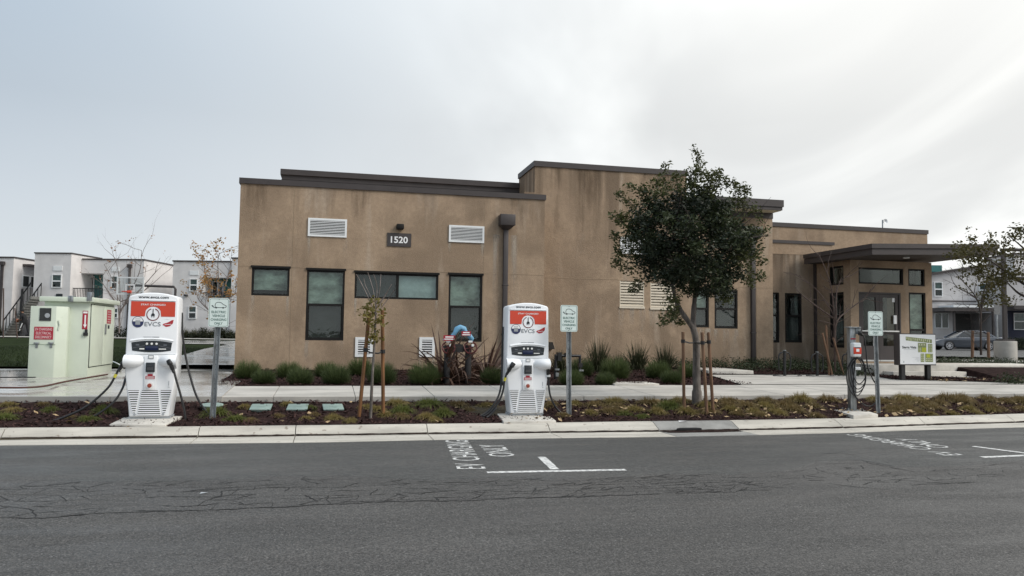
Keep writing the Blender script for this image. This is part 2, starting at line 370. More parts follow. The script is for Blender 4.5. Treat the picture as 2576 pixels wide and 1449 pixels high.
def g(u, v):
    k = interp(KBACK, u)
    if v < k: return 0.0
    w = interp(WALKF, u)
    if v < w:
        z = pw(v, ((k, 0.125), (k + 0.25, 0.145), (w, 0.315)))
        for (x0, x1, y0, y1) in PADS:
            d = max(x0 - u, u - x1, y0 - v, v - y1, 0)
            if d < 0.5: z = min(z, 0.135 + 0.22 * d)
        return z
    fz = farz(u)
    return pw(v, ((w, 0.38), (16.0, 0.46), (18.6, 0.53), (20.2, 0.61), (30, lerp(0.66, fz, 0.55)), (50, fz)))
def ground_at(px, py, up=0.0, vmin=11.0):
    """where the sight line of a photo pixel first meets the terrain"""
    q = ray(px, py); t = vmin / q.y; lo_ = t
    while t < 90:
        p = CAM + q * t
        if p.z < g(p.x, p.y) + up: break
        lo_ = t; t += 0.06
    for _ in range(14):
        m_ = (lo_ + t) / 2; p = CAM + q * m_
        if p.z < g(p.x, p.y) + up: t = m_
        else: lo_ = m_
    return CAM + q * t
def soil(name, c1, c2, bs=30, bump=0.8): return mat(name, c1, 1.0, 0.3, 9.0, col2=c2, bump=bump, bscale=bs, world=True, spec=0.05)
EARTH = soil('earth', (0.09, 0.075, 0.055), (0.04, 0.035, 0.025))
MULCH = soil('bark_mulch', (0.042, 0.025, 0.023), (0.012, 0.007, 0.007))
GRASSM = mat('lawn_green', (0.026, 0.038, 0.012), 1.0, 0.3, 0.9, spec=0.05, detail=9.0, col2=(0.008, 0.013, 0.004), bump=0.8, bscale=60, world=True)
# base terrain to the horizon
us = [-900, -300, -120, -60] + [x * 2.0 for x in range(-15, 26)] + [60, 90, 150, 400, 900]
vs_ = [-600, -100, -20, 5, 11, 12.6, 14.2, 16.0, 18.6, 20.2, 24, 30, 40, 50, 80, 150, 400, 1200]
b = MB(); b.sheet([[(u, v, g(u, v) - 0.09) for u in us] for v in vs_])
setp(b.build('ground', EARTH, smooth=True), kind='structure')
# ---- road: coarse old asphalt, a smoother seal strip along the gutter
def asphalt(name, c1, c2, coarse, tint=None):
    global nt
    mt = bpy.data.materials.new(name); mt.use_nodes = True; nt = mt.node_tree
    b_ = nt.nodes['Principled BSDF']; b_.inputs['Specular IOR Level'].default_value = 0.35
    p = N('ShaderNodeNewGeometry').outputs['Position']
    def nz_(s, d=3.0, st=None, rg=0.6):
        v = p
        if st:
            mp = N('ShaderNodeMapping'); Lk(p, mp.inputs[0]); mp.inputs['Scale'].default_value = st; v = mp.outputs[0]
        n = N('ShaderNodeTexNoise'); Lk(v, n.inputs['Vector']); setv(n, Scale=s, Detail=d, Roughness=rg); return n.outputs[0]
    o = MIX(MR(nz_(0.45, 4.0, (0.6, 1.5, 1)), 0.3, 0.7), c2, c1)
    o = MIX(MR(nz_(0.8, 6.0, (0.5, 1.7, 1), .7), 0.46, 0.64, 0, 0.55), o, (0.150, 0.142, 0.133))     # paler worn patches
    o = MIX(MR(nz_(15.0, 4.0, None, .75), 0.38, 0.62), MIX(0.42, o, (0.02, 0.02, 0.02)), MIX(0.12, o, (0.25, 0.24, 0.23)))
    o = MIX(MR(nz_(coarse, 3.0), 0.40, 0.60), MIX(0.64, o, (0.012, 0.012, 0.012)), MIX(0.10, o, (0.28, 0.27, 0.26)))
    o = MIX(MR(nz_(coarse * 1.7, 1.0), 0.56, 0.70, 0, 0.75), o, (0.21, 0.205, 0.20))          # pale stones in the mix
    o = MIX(MR(nz_(2.1, 5.0, (0.55, 2.6, 1)), 0.62, 0.80, 0, 0.45), o, (0.022, 0.021, 0.021))  # worn dark streaks
    o = MIX(MR(nz_(1.0, 3.0, (1, 1, 1)), 0.60, 0.8, 0, 0.30), o, (0.115, 0.095, 0.088))        # faint rusty patches
    o = MIX(MR(nz_(coarse * .36, 3.0, None, .7), 0.42, 0.62, 0.0, 0.55), MIX(0.4, o, (0.02, 0.02, 0.02)), o)
    o = MIX(MR(nz_(coarse * .9, 0.0), 0.76, 0.82, 0, 0.6), o, (0.24, 0.235, 0.23))
    if tint: o = MIX(MR(nz_(1.6, 6.0, (0.5, 3.0, 1), 0.75), 0.62, 0.75, 0, 0.8), o, tint)
    Lk(o, b_.inputs['Base Color']); Lk(MR(nz_(1.2, 4.0, (0.5, 1.6, 1)), 0.3, 0.7, 0.48, 0.78), b_.inputs['Roughness'])
    bp = N('ShaderNodeBump'); Lk(nz_(coarse, 3.0), bp.inputs['Height']); setv(bp, Strength=0.9, Distance=0.012); Lk(bp.outputs[0], b_.inputs['Normal'])
    return mt
ASPH = asphalt('old_asphalt', (0.100, 0.092, 0.085), (0.064, 0.060, 0.056), 46)
SEAL = asphalt('seal_asphalt', (0.096, 0.100, 0.095), (0.070, 0.074, 0.071), 85, (0.17, 0.17, 0.165))
b = MB(); ru = [-60, -30, -20, -14] + [x * 0.5 for x in range(-20, 41)] + [24, 30, 40, 60]
b.sheet([[(u, v, 0.0) for u in ru] for v in (-40, 0, 6)] + [[(u, interp(EDGE, u) + 0.02, 0.0) for u in ru]])
road = setp(b.build('road', ASPH), kind='structure')
rr = random.Random(3)
SE = [(0, 1207), (300, 1211), (560, 1206), (700, 1196), (900, 1196), (1080, 1206), (1250, 1200), (1400, 1203), (1600, 1196), (1700, 1190), (1850, 1192), (1990, 1182), (2060, 1160), (2170, 1157), (2250, 1174), (2380, 1172), (2576, 1159)]
se = [W(x, y, 0.004) for x, y in SE]; se = [Vector((-14, se[0].y + 0.3, 0)), Vector((-9, se[0].y, 0))] + se + [Vector((20, se[-1].y, 0))]
lo, hi = [], []; u = -14.0
while u < 20:
    v = interp(se, u) + rr.uniform(-0.045, 0.045)
    lo.append((u, v, 0.0035)); hi.append((u, interp(EDGE, u) + 0.005, 0.0035)); u += 0.11
b = MB(); b.sheet([[(x, y - .012, -.002) for x, y, z_q in lo], lo, hi]); b.build('seal_strip', SEAL, road)
# cracks: thin ragged strips lying on the asphalt
def crack(mb, pts, w, z=0.003, jit=0.02, step=0.07):
    p = [Vector((q[0], q[1], 0)) for q in pts]; line = []
    for a, c in zip(p, p[1:]):
        n = max(1, int((c - a).length / step))
        for i in range(n): line.append(a.lerp(c, i / n) + Vector((rr.uniform(-jit, jit), rr.uniform(-jit, jit), 0)))
    line.append(p[-1]); L, Rr = [], []
    for i, q in enumerate(line):
        t = (line[min(i + 1, len(line) - 1)] - line[max(i - 1, 0)]).normalized(); nrm = Vector((-t.y, t.x, 0))
        ww = w * rr.uniform(0.25, 1.2) * (0.35 if i in (0, len(line) - 1) else 1)
        L.append((q + nrm * ww / 2) + Vector((0, 0, z))); Rr.append((q - nrm * ww / 2) + Vector((0, 0, z)))
    mb.sheet([L, Rr])
b = MB()
crk = [(-30, 1304), (130, 1303), (255, 1291), (500, 1284), (640, 1279), (760, 1273), (1000, 1262), (1180, 1260), (1290, 1253), (1400, 1252), (1560, 1246), (1660, 1243)]
crack(b, [W(x, y) for x, y in crk], 0.026, jit=0.025)
crack(b, [W(x, y) for x, y in ((1660, 1238), (1850, 1238), (1890, 1225))], 0.018, jit=0.02)
crack(b, [W(x, y) for x, y in ((2290, 1220), (2460, 1213))], 0.018)
crack(b, [W(x, y) for x, y in ((0, 1270), (80, 1284), (90, 1300))], 0.015)
crack(b, [W(x, y) for x, y in ((2050, 1143), (2110, 1141), (2160, 1147))], 0.014, z=0.008)
for px, py, qx, qy in ((600, 1244, 640, 1252), (575, 1262, 640, 1270), (560, 1250, 600, 1230), (470, 1275, 560, 1264), (960, 1262, 1010, 1240), (1010, 1240, 1120, 1236), (1180, 1258, 1220, 1236), (1420, 1251, 1450, 1243), (1000, 1220, 1030, 1215), (700, 1255, 900, 1249), (1840, 1210, 1980, 1228), (2080, 1215, 2240, 1232), (2240, 1206, 2440, 1216), (2120, 1200, 2270, 1195)):
    crack(b, [W(px, py), W((px + qx) / 2, (py + qy) / 2 + 3), W(qx, qy)], 0.013)
# crazed band between the seal and the long crack: a net of uneven cells
cu_ = [W(x, y) for x, y in crk + [(1850, 1236), (2100, 1222), (2500, 1200)]]
nodes = {}
NU, NV = 74, 8
for i in range(NU):
    u = -8.6 + 0.245 * i
    v0, v1 = interp(cu_, u) + .02, interp(se, u) - .03
    for j in range(NV): nodes[i, j] = Vector((u + rr.uniform(-.10, .10) + .12 * (j % 2), v0 + (v1 - v0) * (j + rr.uniform(-.34, .34)) / (NV - 1), 0))
for (i, j), p in nodes.items():
    dens = 1.0 if p.x < 4.2 else 0.55
    if j == NV - 1: continue
    dens *= .55 + .85 * (math.sin(p.x * 1.3 + 1) * math.sin(p.y * 2.1 + p.x * .5) * .5 + .5)
    for (k, l, pr) in ((i + 1, j, .86), (i, j + 1, .55), (i + 1, j + 1, .12)):
        if (k, l) in nodes and rr.random() < pr * dens: crack(b, [p, nodes[k, l]], rr.choice((.007, .010, .016)), jit=.014, step=.05)
b.build('road_crack', CRACK, road, kind='stuff')
# road paint
def rtext(body, o, ax, ay, w, h):
    b = MB(); b.text(body, o, ax, ay, w, h); return b.build('painted_lettering', PAINT, road)
ZP = 0.0065
def markset(e_near, e_far, letters_h, only0, only1):
    a = Vector(e_near); c = Vector(e_far); d = (c - a); L = d.length; d.normalize(); perp = Vector((-d.y, d.x, 0))
    rtext('EV  CHARGING', (a + c) / 2, d, perp, L, letters_h)
    o0, o1 = Vector(only0), Vector(only1); d2 = (o1 - o0)
    rtext('ONLY', (o0 + o1) / 2, d2.normalized(), Vector((-d2.y, d2.x, 0)).normalized(), d2.length, letters_h)
markset(W(1186, 1179, ZP), W(1148, 1107.5, ZP), 0.34, W(1266, 1148, ZP), W(1234, 1119, ZP))
markset(W(2400, 1145, ZP), W(2147, 1092.5, ZP), 0.31, W(2372, 1126, ZP), W(2274, 1103.5, ZP))
def bar(p, q, w):
    b = MB(); p = Vector(p); q = Vector(q); d = (q - p).normalized(); n = Vector((-d.y, d.x, 0)) * w / 2
    k = 10; b.sheet([[p.lerp(q, i / k) + n * rr.uniform(0.93, 1.05) for i in range(k + 1)], [p.lerp(q, i / k) - n * rr.uniform(0.93, 1.05) for i in range(k + 1)]])
    return b.build('stall_marking', PAINT, road)
bar(W(1225, 1188, ZP), W(1574, 1181.5, ZP), 0.10); bar(W(1396, 1180.5, ZP + .001), W(1362, 1149, ZP + .001), 0.105)
bar(W(2470, 1150, ZP), W(2640, 1143, ZP), 0.10); bar(W(2448, 1122.5, ZP), W(2590, 1141, ZP), 0.10)
# ---- kerb and gutter, one cast length after another
JX = (-160, 20, 505, 745, 1071.5, 1373, 1637, 1833, 2090, 2300, 2520, 2720)
def edgeu(poly, x):      # where the sight line of a joint at the kerb meets a polyline: joints run straight across the kerb
    return x
GRIME = mat('gutter_grime', (.055, .042, .036), 1.0, .5, 12.0, world=True, spec=.05)
kerb = thing('kerb', None, None, (0, 12, 0)); setp(kerb, kind='structure')
ju = []
for x in JX:
    y = np.interp(x, [0, 435, 830, 1074, 1356, 1619, 1821, 2123, 2350, 2576], [1076.7, 1073.5, 1069.6, 1066.6, 1063.8, 1060, 1057.8, 1052.5, 1047, 1040.7])
    ju.append(W(x, y, 0.13).x)
for i, (a, c) in enumerate(zip(ju, ju[1:])):
    inlet = (i == 6); b = MB(); k = 10; rows = [[], [], [], [], [], [], []]
    for j in range(k + 1):
        u = a + 0.006 + (c - a - 0.012) * j / k
        e, f, kb = interp(EDGE, u), interp(FLOW, u), interp(KBACK, u)
        prof = [(e, -0.06), (e, 0.006), (f, -0.002 + 0.006), (f + 0.012, 0.034), (kb - 0.10, 0.128), (kb, 0.133), (kb, -0.06)]
        for q, (v, z) in enumerate(prof): rows[q].append((u, v, z))
    b.sheet(rows)
    for end in (0, k): b.add([rows[q][end] for q in range(7)], [tuple(range(7))])
    b.build('kerb_block', KERBD if inlet else KERB, kerb, world=True, label='grey kerb block with a storm drain opening' if inlet else None)
    b = MB()
    n_ = 16; uu = [a + .01 + (c - a - .02) * q / n_ for q in range(n_ + 1)]
    b.sheet([[(u, interp(FLOW, u) - rr.uniform(.012, .05), 0.0085) for u in uu], [(u, interp(FLOW, u) - .003, 0.0085) for u in uu], [(u, interp(FLOW, u) + .0035, rr.uniform(.022, .032)) for u in uu]])
    b.build('gutter_dirt', GRIME, kerb, world=True)
# storm drain throat in the grey block
du = W(1745, 1083, 0.03).x; dv = interp(FLOW, du)
b = MB(); b.prism([(du - .24, dv - .004), (du + .22, dv - .004), (du + .12, dv + .06), (du - .15, dv + .06)], 0.009, 0.055, 'z')
b.build('drain_opening', DARK, kerb, world=True, bevel=0.012)
b = MB(); n = 24; b.add([(du + 0.15 + 0.75 * math.cos(t) * rr.uniform(.8, 1.1), dv - 0.13 + 0.10 * math.sin(t) * rr.uniform(.8, 1.1), 0.0115) for t in [2 * math.pi * i / n for i in range(n)]], [tuple(range(n))])
b.build('gutter_stain', MULCH, kerb, world=True)
# ---- planting strip
b = MB(); su = [-16 + 0.16 * i for i in range(260)]
rows = []
for t in [i / 18 for i in range(19)]:
    rows.append([])
    for u in su:
        k, w = interp(KBACK, u), interp(WALKF, u); v = k + 0.004 + (w + 0.03 - k) * t
        rows[-1].append((u, v, g(u, min(v, w - 0.001)) + (0 if t in (0, 1) else rr.uniform(-0.018, 0.022)) - 0.002))
b.sheet(rows); strip = setp(b.build('planting_strip', MULCH, smooth=True), kind='structure')
# ---- pavement slabs
SJ = [W(892, 990, 0.42).x + 1.42 * i for i in range(-9, 18)]
pave = setp(thing('pavement', None, None, (0, 15, 0.4)), kind='structure')
for a, c in zip(SJ, SJ[1:]):
    b = MB(); a += 0.004; c -= 0.004; um = (a + c) / 2; dz = rr.uniform(-.002, .002)
    vf = [interp(WALKF, a), interp(WALKF, c)]; vb = 16.05
    top = [(a, vf[0], 0.40 + dz), (c, vf[1], 0.40 + dz), (c, vb, 0.462 + dz), (a, vb, 0.462 + dz)]
    bot = [(p[0], p[1], p[2] - 0.16) for p in top]
    b.add(top + bot, [(0, 1, 2, 3), (4, 5, 1, 0), (5, 6, 2, 1), (6, 7, 3, 2), (7, 4, 0, 3)])
    b.build('paving_slab', CONC, pave, world=True, bevel=0.008, seg=1)
# ---- wet apron round the cabinet, path along the building, court far back
def wetconc():
    global nt
    mt = mat('wet_concrete', (0.46, 0.445, 0.41), 0.5, 0.3, 1.1, col2=(0.30, 0.28, 0.255), world=True, bump=0.05, bscale=30, stretch=(0.6, 1.3, 1))
    nt = mt.node_tree; b_ = nt.nodes['Principled BSDF']; p = N('ShaderNodeNewGeometry').outputs['Position']
    mp = N('ShaderNodeMapping'); Lk(p, mp.inputs[0]); mp.inputs['Scale'].default_value = (0.5, 0.9, 1); n = N('ShaderNodeTexNoise'); Lk(mp.outputs[0], n.inputs['Vector']); setv(n, Scale=1.0, Detail=4.0, Roughness=0.65)
    Lk(MR(n.outputs[0], 0.44, 0.64, 0.02, 0.40), b_.inputs['Roughness']); b_.inputs['Specular IOR Level'].default_value = 0.8
    return mt
WET = wetconc()
ub = FV(592, 900, VA).x - 0.05     # the building's left corner
def gsheet(name, quads, material, dz, nu=8, nv=8, kind='structure'):
    b = MB()
    for (p0, p1, p2, p3) in quads:
        rows = []
        for j in range(nv + 1):
            row = []
            for i in range(nu + 1):
                s, t = i / nu, j / nv
                u = lerp(lerp(p0[0], p1[0], s), lerp(p3[0], p2[0], s), t); v = lerp(lerp(p0[1], p1[1], s), lerp(p3[1], p2[1], s), t)
                row.append((u, v, g(u, v) + dz))
            rows.append(row)
        b.sheet(rows)
    return setp(b.build(name, material, smooth=True), kind=kind)
ul = -13.0
APF = [interp(WALKF, u) - 0.03 for u in (-16, ub + .1)]
b = MB()
for a, c in ((-16, -11.5), (-11.5, -9.0), (-9.0, -6.2), (-6.2, -3.6), (-3.6, W(560, 998, .4).x)):
    pts = [(a + .005, interp(WALKF, a) - 0.025, 0.409), (c - .005, interp(WALKF, c) - 0.025, 0.409), (c - .005, 16.1, 0.474), (a + .005, 16.1, 0.474)]
    b.add(pts + [(p[0], p[1], p[2] - 0.14) for p in pts], [(0, 1, 2, 3), (4, 5, 1, 0), (5, 6, 2, 1), (7, 4, 0, 3), (6, 7, 3, 2)])
    pts = [(a + .005, 16.11, 0.474), (c - .005, 16.11, 0.474), (c - .005, 21.2, 0.560), (a + .005, 21.2, 0.560)]
    b.add(pts + [(p[0], p[1], p[2] - 0.14) for p in pts], [(0, 1, 2, 3), (4, 5, 1, 0), (5, 6, 2, 1), (7, 4, 0, 3), (6, 7, 3, 2)])
apron = setp(b.build('concrete_apron', WET, bevel=0.006, seg=1), kind='structure')
gsheet('footpath', [((-4.35, 20.9), (ub + 0.05, 20.9), (ub - 0.1, 39), (-4.5, 39))], WET, 0.05)
gsheet('court', [((W(452, 868, .75).x, 39), (-3.0, 39), (-3.0, 47.5), (W(452, 868, .75).x - 2, 47.5))], WET, 0.012, 20, 4)
gsheet('lawn', [((-60, 21.0), (-4.4, 21.0), (-4.2, 62), (-90, 62))], GRASSM, -0.02, 24, 20)
gsheet('back_path', [((-90, 53.2), (6, 51.0), (6, 54.6), (-90, 57.5))], CONC, 0.03, 20, 3)
# bed in front of the building
gsheet('flower_bed', [((-2.2, 16.06), (9.15, 16.06), (9.15, 23), (-2.15, 23))], MULCH, 0.0, 26, 14)
gsheet('side_bed', [((9.15, 16.06), (9.75, 18.7), (9.75, 22.5), (9.1, 22.5))], MULCH, 0.0, 3, 8)
# plaza, its back bed, the raised walk and the entrance landing
gsheet('plaza', [((9.25, 16.06), (24, 16.06), (24, 18.75), (9.85, 18.75))], CONC, 0.012, 12, 4)
gsheet('entry_bed', [((9.7, 18.72), (15.9, 18.72), (15.6, 23), (9.7, 23))], MULCH, 0.03, 12, 8)
b = MB(); b.prism([(9.9, 18.9), (11.15, 18.75), (11.1, 20.9), (10.2, 20.9)], 0.3, 0.66, 'z')
setp(b.build('raised_walk', PADC, bevel=0.01), kind='structure')
st_ = setp(thing('entry_steps', None, None, (16.5, 18.5, 0.5)), kind='structure')
b = MB(); b.box(15.2, FV(2432, 940, 18.35).x, 18.35, 18.75, 0.4, 0.66); b.build('step', PADC, st_, world=True, bevel=0.012)
b = MB(); b.box(15.05, 21.5, 18.75, 20.6, 0.4, 0.83); b.build('landing', PADC, st_, world=True, bevel=0.012)
gsheet('sign_bed', [((14.3, 17.3), (17.6, 16.15), (18.0, 17.5), (14.6, 18.6))], MULCH, 0.03, 6, 5)
ux = FV(2434, 940, 18.35).x; b = MB(); b.sheet([[(u_, v_, z_) for u_ in (ux + .1 * k_, ux + 2, ux + 5, 30)] for k_, v_, z_ in ((0, 16.6, .47), (0, 17.2, .545), (.5, 18.0, .67), (.5, 18.74, .78))]); b.sheet([[(ux + d_ + .1 * k_, v_, z2) for d_, z2 in ((0, z_), (-.16, .45))] for k_, v_, z_ in ((0, 16.6, .47), (0, 17.2, .545), (.5, 18.0, .67), (.5, 18.74, .78))])
setp(b.build('corner_bed', MULCH, smooth=True), kind='structure')
# the car park at the right, and a path before it
LOT = asphalt('car_park_asphalt', (0.12, 0.12, 0.118), (0.10, 0.10, 0.10), 60)
gsheet('car_park', [((16, 33), (70, 26), (80, 62), (22, 66))], LOT, 0.02, 12, 12)
gsheet('car_park_path', [((18.5, 27.0), (40, 23), (40.5, 24.6), (18.5, 28.6))], CONC, 0.03, 10, 2)
# mulch chips and fallen leaves over strip and beds
rs = np.random.RandomState(5)
def scatter_quads(pts, smin, smax, flat, thick=0.4):
    n = len(pts); s = rs.uniform(smin, smax, n); a = rs.uniform(0, 6.283, n); t1 = rs.normal(0, flat, n); t2 = rs.normal(0, flat, n)
    d1 = np.stack([np.cos(a), np.sin(a), t1], 1); d2 = np.stack([-np.sin(a), np.cos(a), t2], 1)
    d1 *= (s / 2)[:, None]; d2 *= (s * rs.uniform(thick * .6, thick * 1.4, n) / 2)[:, None]
    v = np.stack([pts - d1, pts + d2 * 0.9, pts + d1, pts - d2], 1).reshape(-1, 3)
    return v, np.arange(n * 4).reshape(-1, 4)
CHIPA = mat('bark_chip', (0.085, 0.048, 0.043), 0.95, 0.6, 25.0, col2=(0.012, 0.006, 0.006), world=True, spec=0.1)
LEAFD = mat('dead_leaf', (0.50, 0.38, 0.22), 0.85, 0.5, 30.0, col2=(0.25, 0.15, 0.07), world=True)
P = []
for _ in range(15000):
    u = rs.uniform(-9, 15); k, w = interp(KBACK, u), interp(WALKF, u); v = rs.uniform(k + .02, w - .02); P.append((u, v, g(u, v) + rs.uniform(0.008, 0.03)))
for _ in range(9000):
    u = rs.uniform(-2.2, 9.6); v = rs.uniform(16.08, 20); P.append((u, v, g(u, v) + rs.uniform(0.008, 0.04)))
for _ in range(3500):
    u = rs.uniform(9.8, 15.9); v = rs.uniform(18.75, 21.5); P.append((u, v, g(u, v) + rs.uniform(0.03, 0.06)))
for _ in range(1500):
    a_, c_ = rs.uniform(0, 1), rs.uniform(0, 1); u = 14.4 + 3.2 * a_; v = lerp(17.3, 16.15, a_) + (1.25 * c_); P.append((u, v, g(u, v) + rs.uniform(0.035, 0.06)))
v, f = scatter_quads(np.array(P), 0.03, 0.085, 0.45)
np_mesh('mulch_chips', v, f, CHIPA, kind='stuff')
P = []
for i in range(520):
    u = rs.uniform(2.8, 14) if i < 430 else rs.uniform(-8, 14); k, w = interp(KBACK, u), interp(WALKF, u); v = rs.uniform(k - (.1 if i % 9 == 0 else -.05), w - .05); P.append((u, v, g(u, max(v, k + .01)) + rs.uniform(0.02, 0.06)))
for i in range(60):
    u = rs.uniform(15, 18); v = rs.uniform(16.4, 17.6); P.append((u, v, g(u, v) + 0.06))
v, f = scatter_quads(np.array(P), 0.04, 0.13, 0.35, 0.55)
np_mesh('leaf_litter', v, f, LEAFD, kind='stuff')
# lawn blades where the lawn shows
GRB = leafmat('lawn_blade', (0.010, 0.017, 0.004), (0.024, 0.038, 0.010), 0.6, 0.15, 2.0)
def blades(P, h0, h1, lean, w):
    n = len(P); h = rs.uniform(h0, h1, n); a = rs.uniform(0, 6.283, n); l = rs.normal(0, lean, (n, 2)) * h[:, None]
    d = np.stack([np.cos(a), np.sin(a), np.zeros(n)], 1) * w / 2
    tip = P + np.stack([l[:, 0], l[:, 1], h], 1)
    v = np.stack([P - d, P + d, tip], 1).reshape(-1, 3); return v, np.arange(n * 3).reshape(-1, 3)
P = []
for _ in range(16000):
    u = rs.uniform(-17, -4.4); v = 21.1 + 12 * rs.uniform(0, 1) ** 1.6
    P.append((u, v, g(u, v) - 0.02))
v, f = blades(np.array(P), 0.04, 0.09, 0.5, 0.014); np_mesh('lawn_grass', v, f, GRB, kind='stuff')
# ------------------------------------------------------------------ the tan community building
BZ = 0.3
bld = thing('community_building', 'single storey tan stucco building with brown parapets and a taller middle block', 'building', (4, 20, 0.6))
def wall(mb, P, a0, a1, z0, z1, ops, depth=0.09):
    """P(a, z, d): a point of the wall at depth d behind its face; ops: openings (a0,a1,z0,z1)"""
    A = sorted({a0, a1, *[o[0] for o in ops], *[o[1] for o in ops]}); Z = sorted({z0, z1, *[o[2] for o in ops], *[o[3] for o in ops]})
    for i in range(len(A) - 1):
        for j in range(len(Z) - 1):
            ca, cz = (A[i] + A[i + 1]) / 2, (Z[j] + Z[j + 1]) / 2
            if any(o[0] < ca < o[1] and o[2] < cz < o[3] for o in ops): continue
            mb.quad(P(A[i], Z[j], 0), P(A[i + 1], Z[j], 0), P(A[i + 1], Z[j + 1], 0), P(A[i], Z[j + 1], 0))
    for o in ops:
        for (p, q) in (((o[0], o[2]), (o[1], o[2])), ((o[1], o[2]), (o[1], o[3])), ((o[1], o[3]), (o[0], o[3])), ((o[0], o[3]), (o[0], o[2]))):
            mb.quad(P(p[0], p[1], 0), P(q[0], q[1], 0), P(q[0], q[1], depth), P(p[0], p[1], depth))
def PV(v): return lambda a, z, d: (a, v + d, z)
def PU(u): return lambda a, z, d: (u + d, a, z)
def pbox(mb, P, a0, a1, z0, z1, d0, d1):
    c = [P(a, z, d) for d in (d0, d1) for z in (z0, z1) for a in (a0, a1)]
    mb.add(c, [(0, 1, 3, 2), (4, 6, 7, 5), (0, 4, 5, 1), (2, 3, 7, 6), (0, 2, 6, 4), (1, 5, 7, 3)])
def rectV(x0, y0, x1, y1, v):
    a = FV(x0, y0, v); c = FV(x1, y1, v); return (a.x, c.x, c.z, a.z)
def window(o, P, kind, frame=BRONZE, mid=None, fw_=0.05, vert=None, head=True, parent=bld, glass=None):
    """o = (a0,a1,z0,z1); mid: height of a meeting rail; kind = (upper, lower) fills"""
    a0, a1, z0, z1 = o; b = MB(); d0, d1 = 0.015, 0.085
    pbox(b, P, a0, a0 + fw_, z0, z1, d0, d1); pbox(b, P, a1 - fw_, a1, z0, z1, d0, d1)
    pbox(b, P, a0 + fw_, a1 - fw_, z0, z0 + fw_, d0, d1); pbox(b, P, a0 + fw_, a1 - fw_, z1 - fw_, z1, d0, d1)
    cells = [(a0 + fw_, a1 - fw_, z0 + fw_, z1 - fw_, kind[0])]
    if mid is not None:
        pbox(b, P, a0 + fw_, a1 - fw_, mid - 0.03, mid + 0.03, d0 + .005, d1)
        cells = [(a0 + fw_, a1 - fw_, mid + 0.03, z1 - fw_, kind[0]), (a0 + fw_ + .025, a1 - fw_ - .025, z0 + fw_ + .025, mid - 0.03, kind[1])]
        s = 0.025; zz0, zz1 = z0 + fw_, mid - 0.03            # the lower sash
        pbox(b, P, a0 + fw_, a0 + fw_ + s, zz0, zz1, d0 + .02, d1); pbox(b, P, a1 - fw_ - s, a1 - fw_, zz0, zz1, d0 + .02, d1); pbox(b, P, a0 + fw_ + s, a1 - fw_ - s, zz0, zz0 + s, d0 + .02, d1)
    if vert is not None:
        pbox(b, P, vert - 0.035, vert + 0.035, z0 + fw_, z1 - fw_, d0 + .005, d1)
        cells = [(a0 + fw_, vert - .035, z0 + fw_, z1 - fw_, kind[0]), (vert + .035, a1 - fw_, z0 + fw_, z1 - fw_, kind[1])]
    if head: pbox(b, P, a0 - 0.025, a1 + 0.025, z1 - 0.006, z1 + 0.045, -0.035, 0.02)
    w = b.build('window', frame, parent, world=True)
    for (c0, c1, e0, e1, k) in cells:
        g_ = MB(); pbox(g_, P, c0 - .004, c1 + .004, e0 - .004, e1 + .004, 0.055, 0.061); g_.build('pane', glass or GLASS, w, world=True)
        if k in ('green', 'blue', 'short'):
            g_ = MB(); lo_ = e0 if k != 'short' else e0 + 0.16 * (e1 - e0)
            n = 5; rows = []
            for j in range(9):
                z = lo_ + (e1 - lo_) * j / 8; rows.append([P(c0 + (c1 - c0) * i / n, z, 0.10 + rnd.uniform(-.008, .012)) for i in range(n + 1)])
            g_.sheet(rows); g_.build('blind', BLINDB if k == 'blue' else BLINDG, w, world=True, smooth=True)
        if k == 'screen':
            g_ = MB(); pbox(g_, P, c0, c1, e0, e1, 0.095, 0.10); g_.build('insect_screen', SCREEN, w, world=True)
        if k == 'curtain':
            g_ = MB(); q = c0 + (c1 - c0) * 0.78; n = 12
            g_.sheet([[P(q + (c1 - q) * i / n, z, 0.16 + 0.03 * math.sin(i * 2.1)) for i in range(n + 1)] for z in (e0, e1)]); g_.build('curtain', CURT, w, world=True, smooth=True)
    # the dim room behind
    g_ = MB(); pbox(g_, P, a0, a1, z0, z1, 0.45, 0.46); pbox(g_, P, a0, a1, z0, z0 + .003, .1, .45); pbox(g_, P, a0, a1, z1 - .003, z1, .1, .45); pbox(g_, P, a0, a0 + .003, z0, z1, .1, .45); pbox(g_, P, a1 - .003, a1, z0, z1, .1, .45)
    g_.build('room', ROOMD, w, world=True)
    return w
def louvre(o, P, n, material=WHITE, border=0.05, proud=0.03, thick=0.42):
    a0, a1, z0, z1 = o; b = MB()
    pbox(b, P, a0, a0 + border, z0, z1, -proud, 0.02); pbox(b, P, a1 - border, a1, z0, z1, -proud, 0.02)
    pbox(b, P, a0 + border, a1 - border, z0, z0 + border, -proud, 0.02); pbox(b, P, a0 + border, a1 - border, z1 - border, z1, -proud, 0.02)
    v = b.build('vent', material, bld, world=True)
    b = MB(); pbox(b, P, a0 + border, a1 - border, z0 + border, z1 - border, -0.002, 0.01); b.build('vent_back', DARK, v, world=True)
    h = (z1 - z0 - 2 * border) / n
    for i in range(n):
        zc_ = z0 + border + h * (i + 0.5); t = h * thick
        b = MB(); q = [(zc_ - t / 2, -proud + .004), (zc_ + t / 2, -proud + .004), (zc_ + t / 2 + .004, -.004), (zc_ - t / 2 + .006, -.004)]
        c = [P(a, z, d) for a in (a0 + border, a1 - border) for z, d in q]
        b.add(c, [(0, 1, 2, 3), (7, 6, 5, 4), (0, 4, 5, 1), (1, 5, 6, 2), (2, 6, 7, 3), (3, 7, 4, 0)])
        b.build('vent_slat', material, v, world=True)
    return v
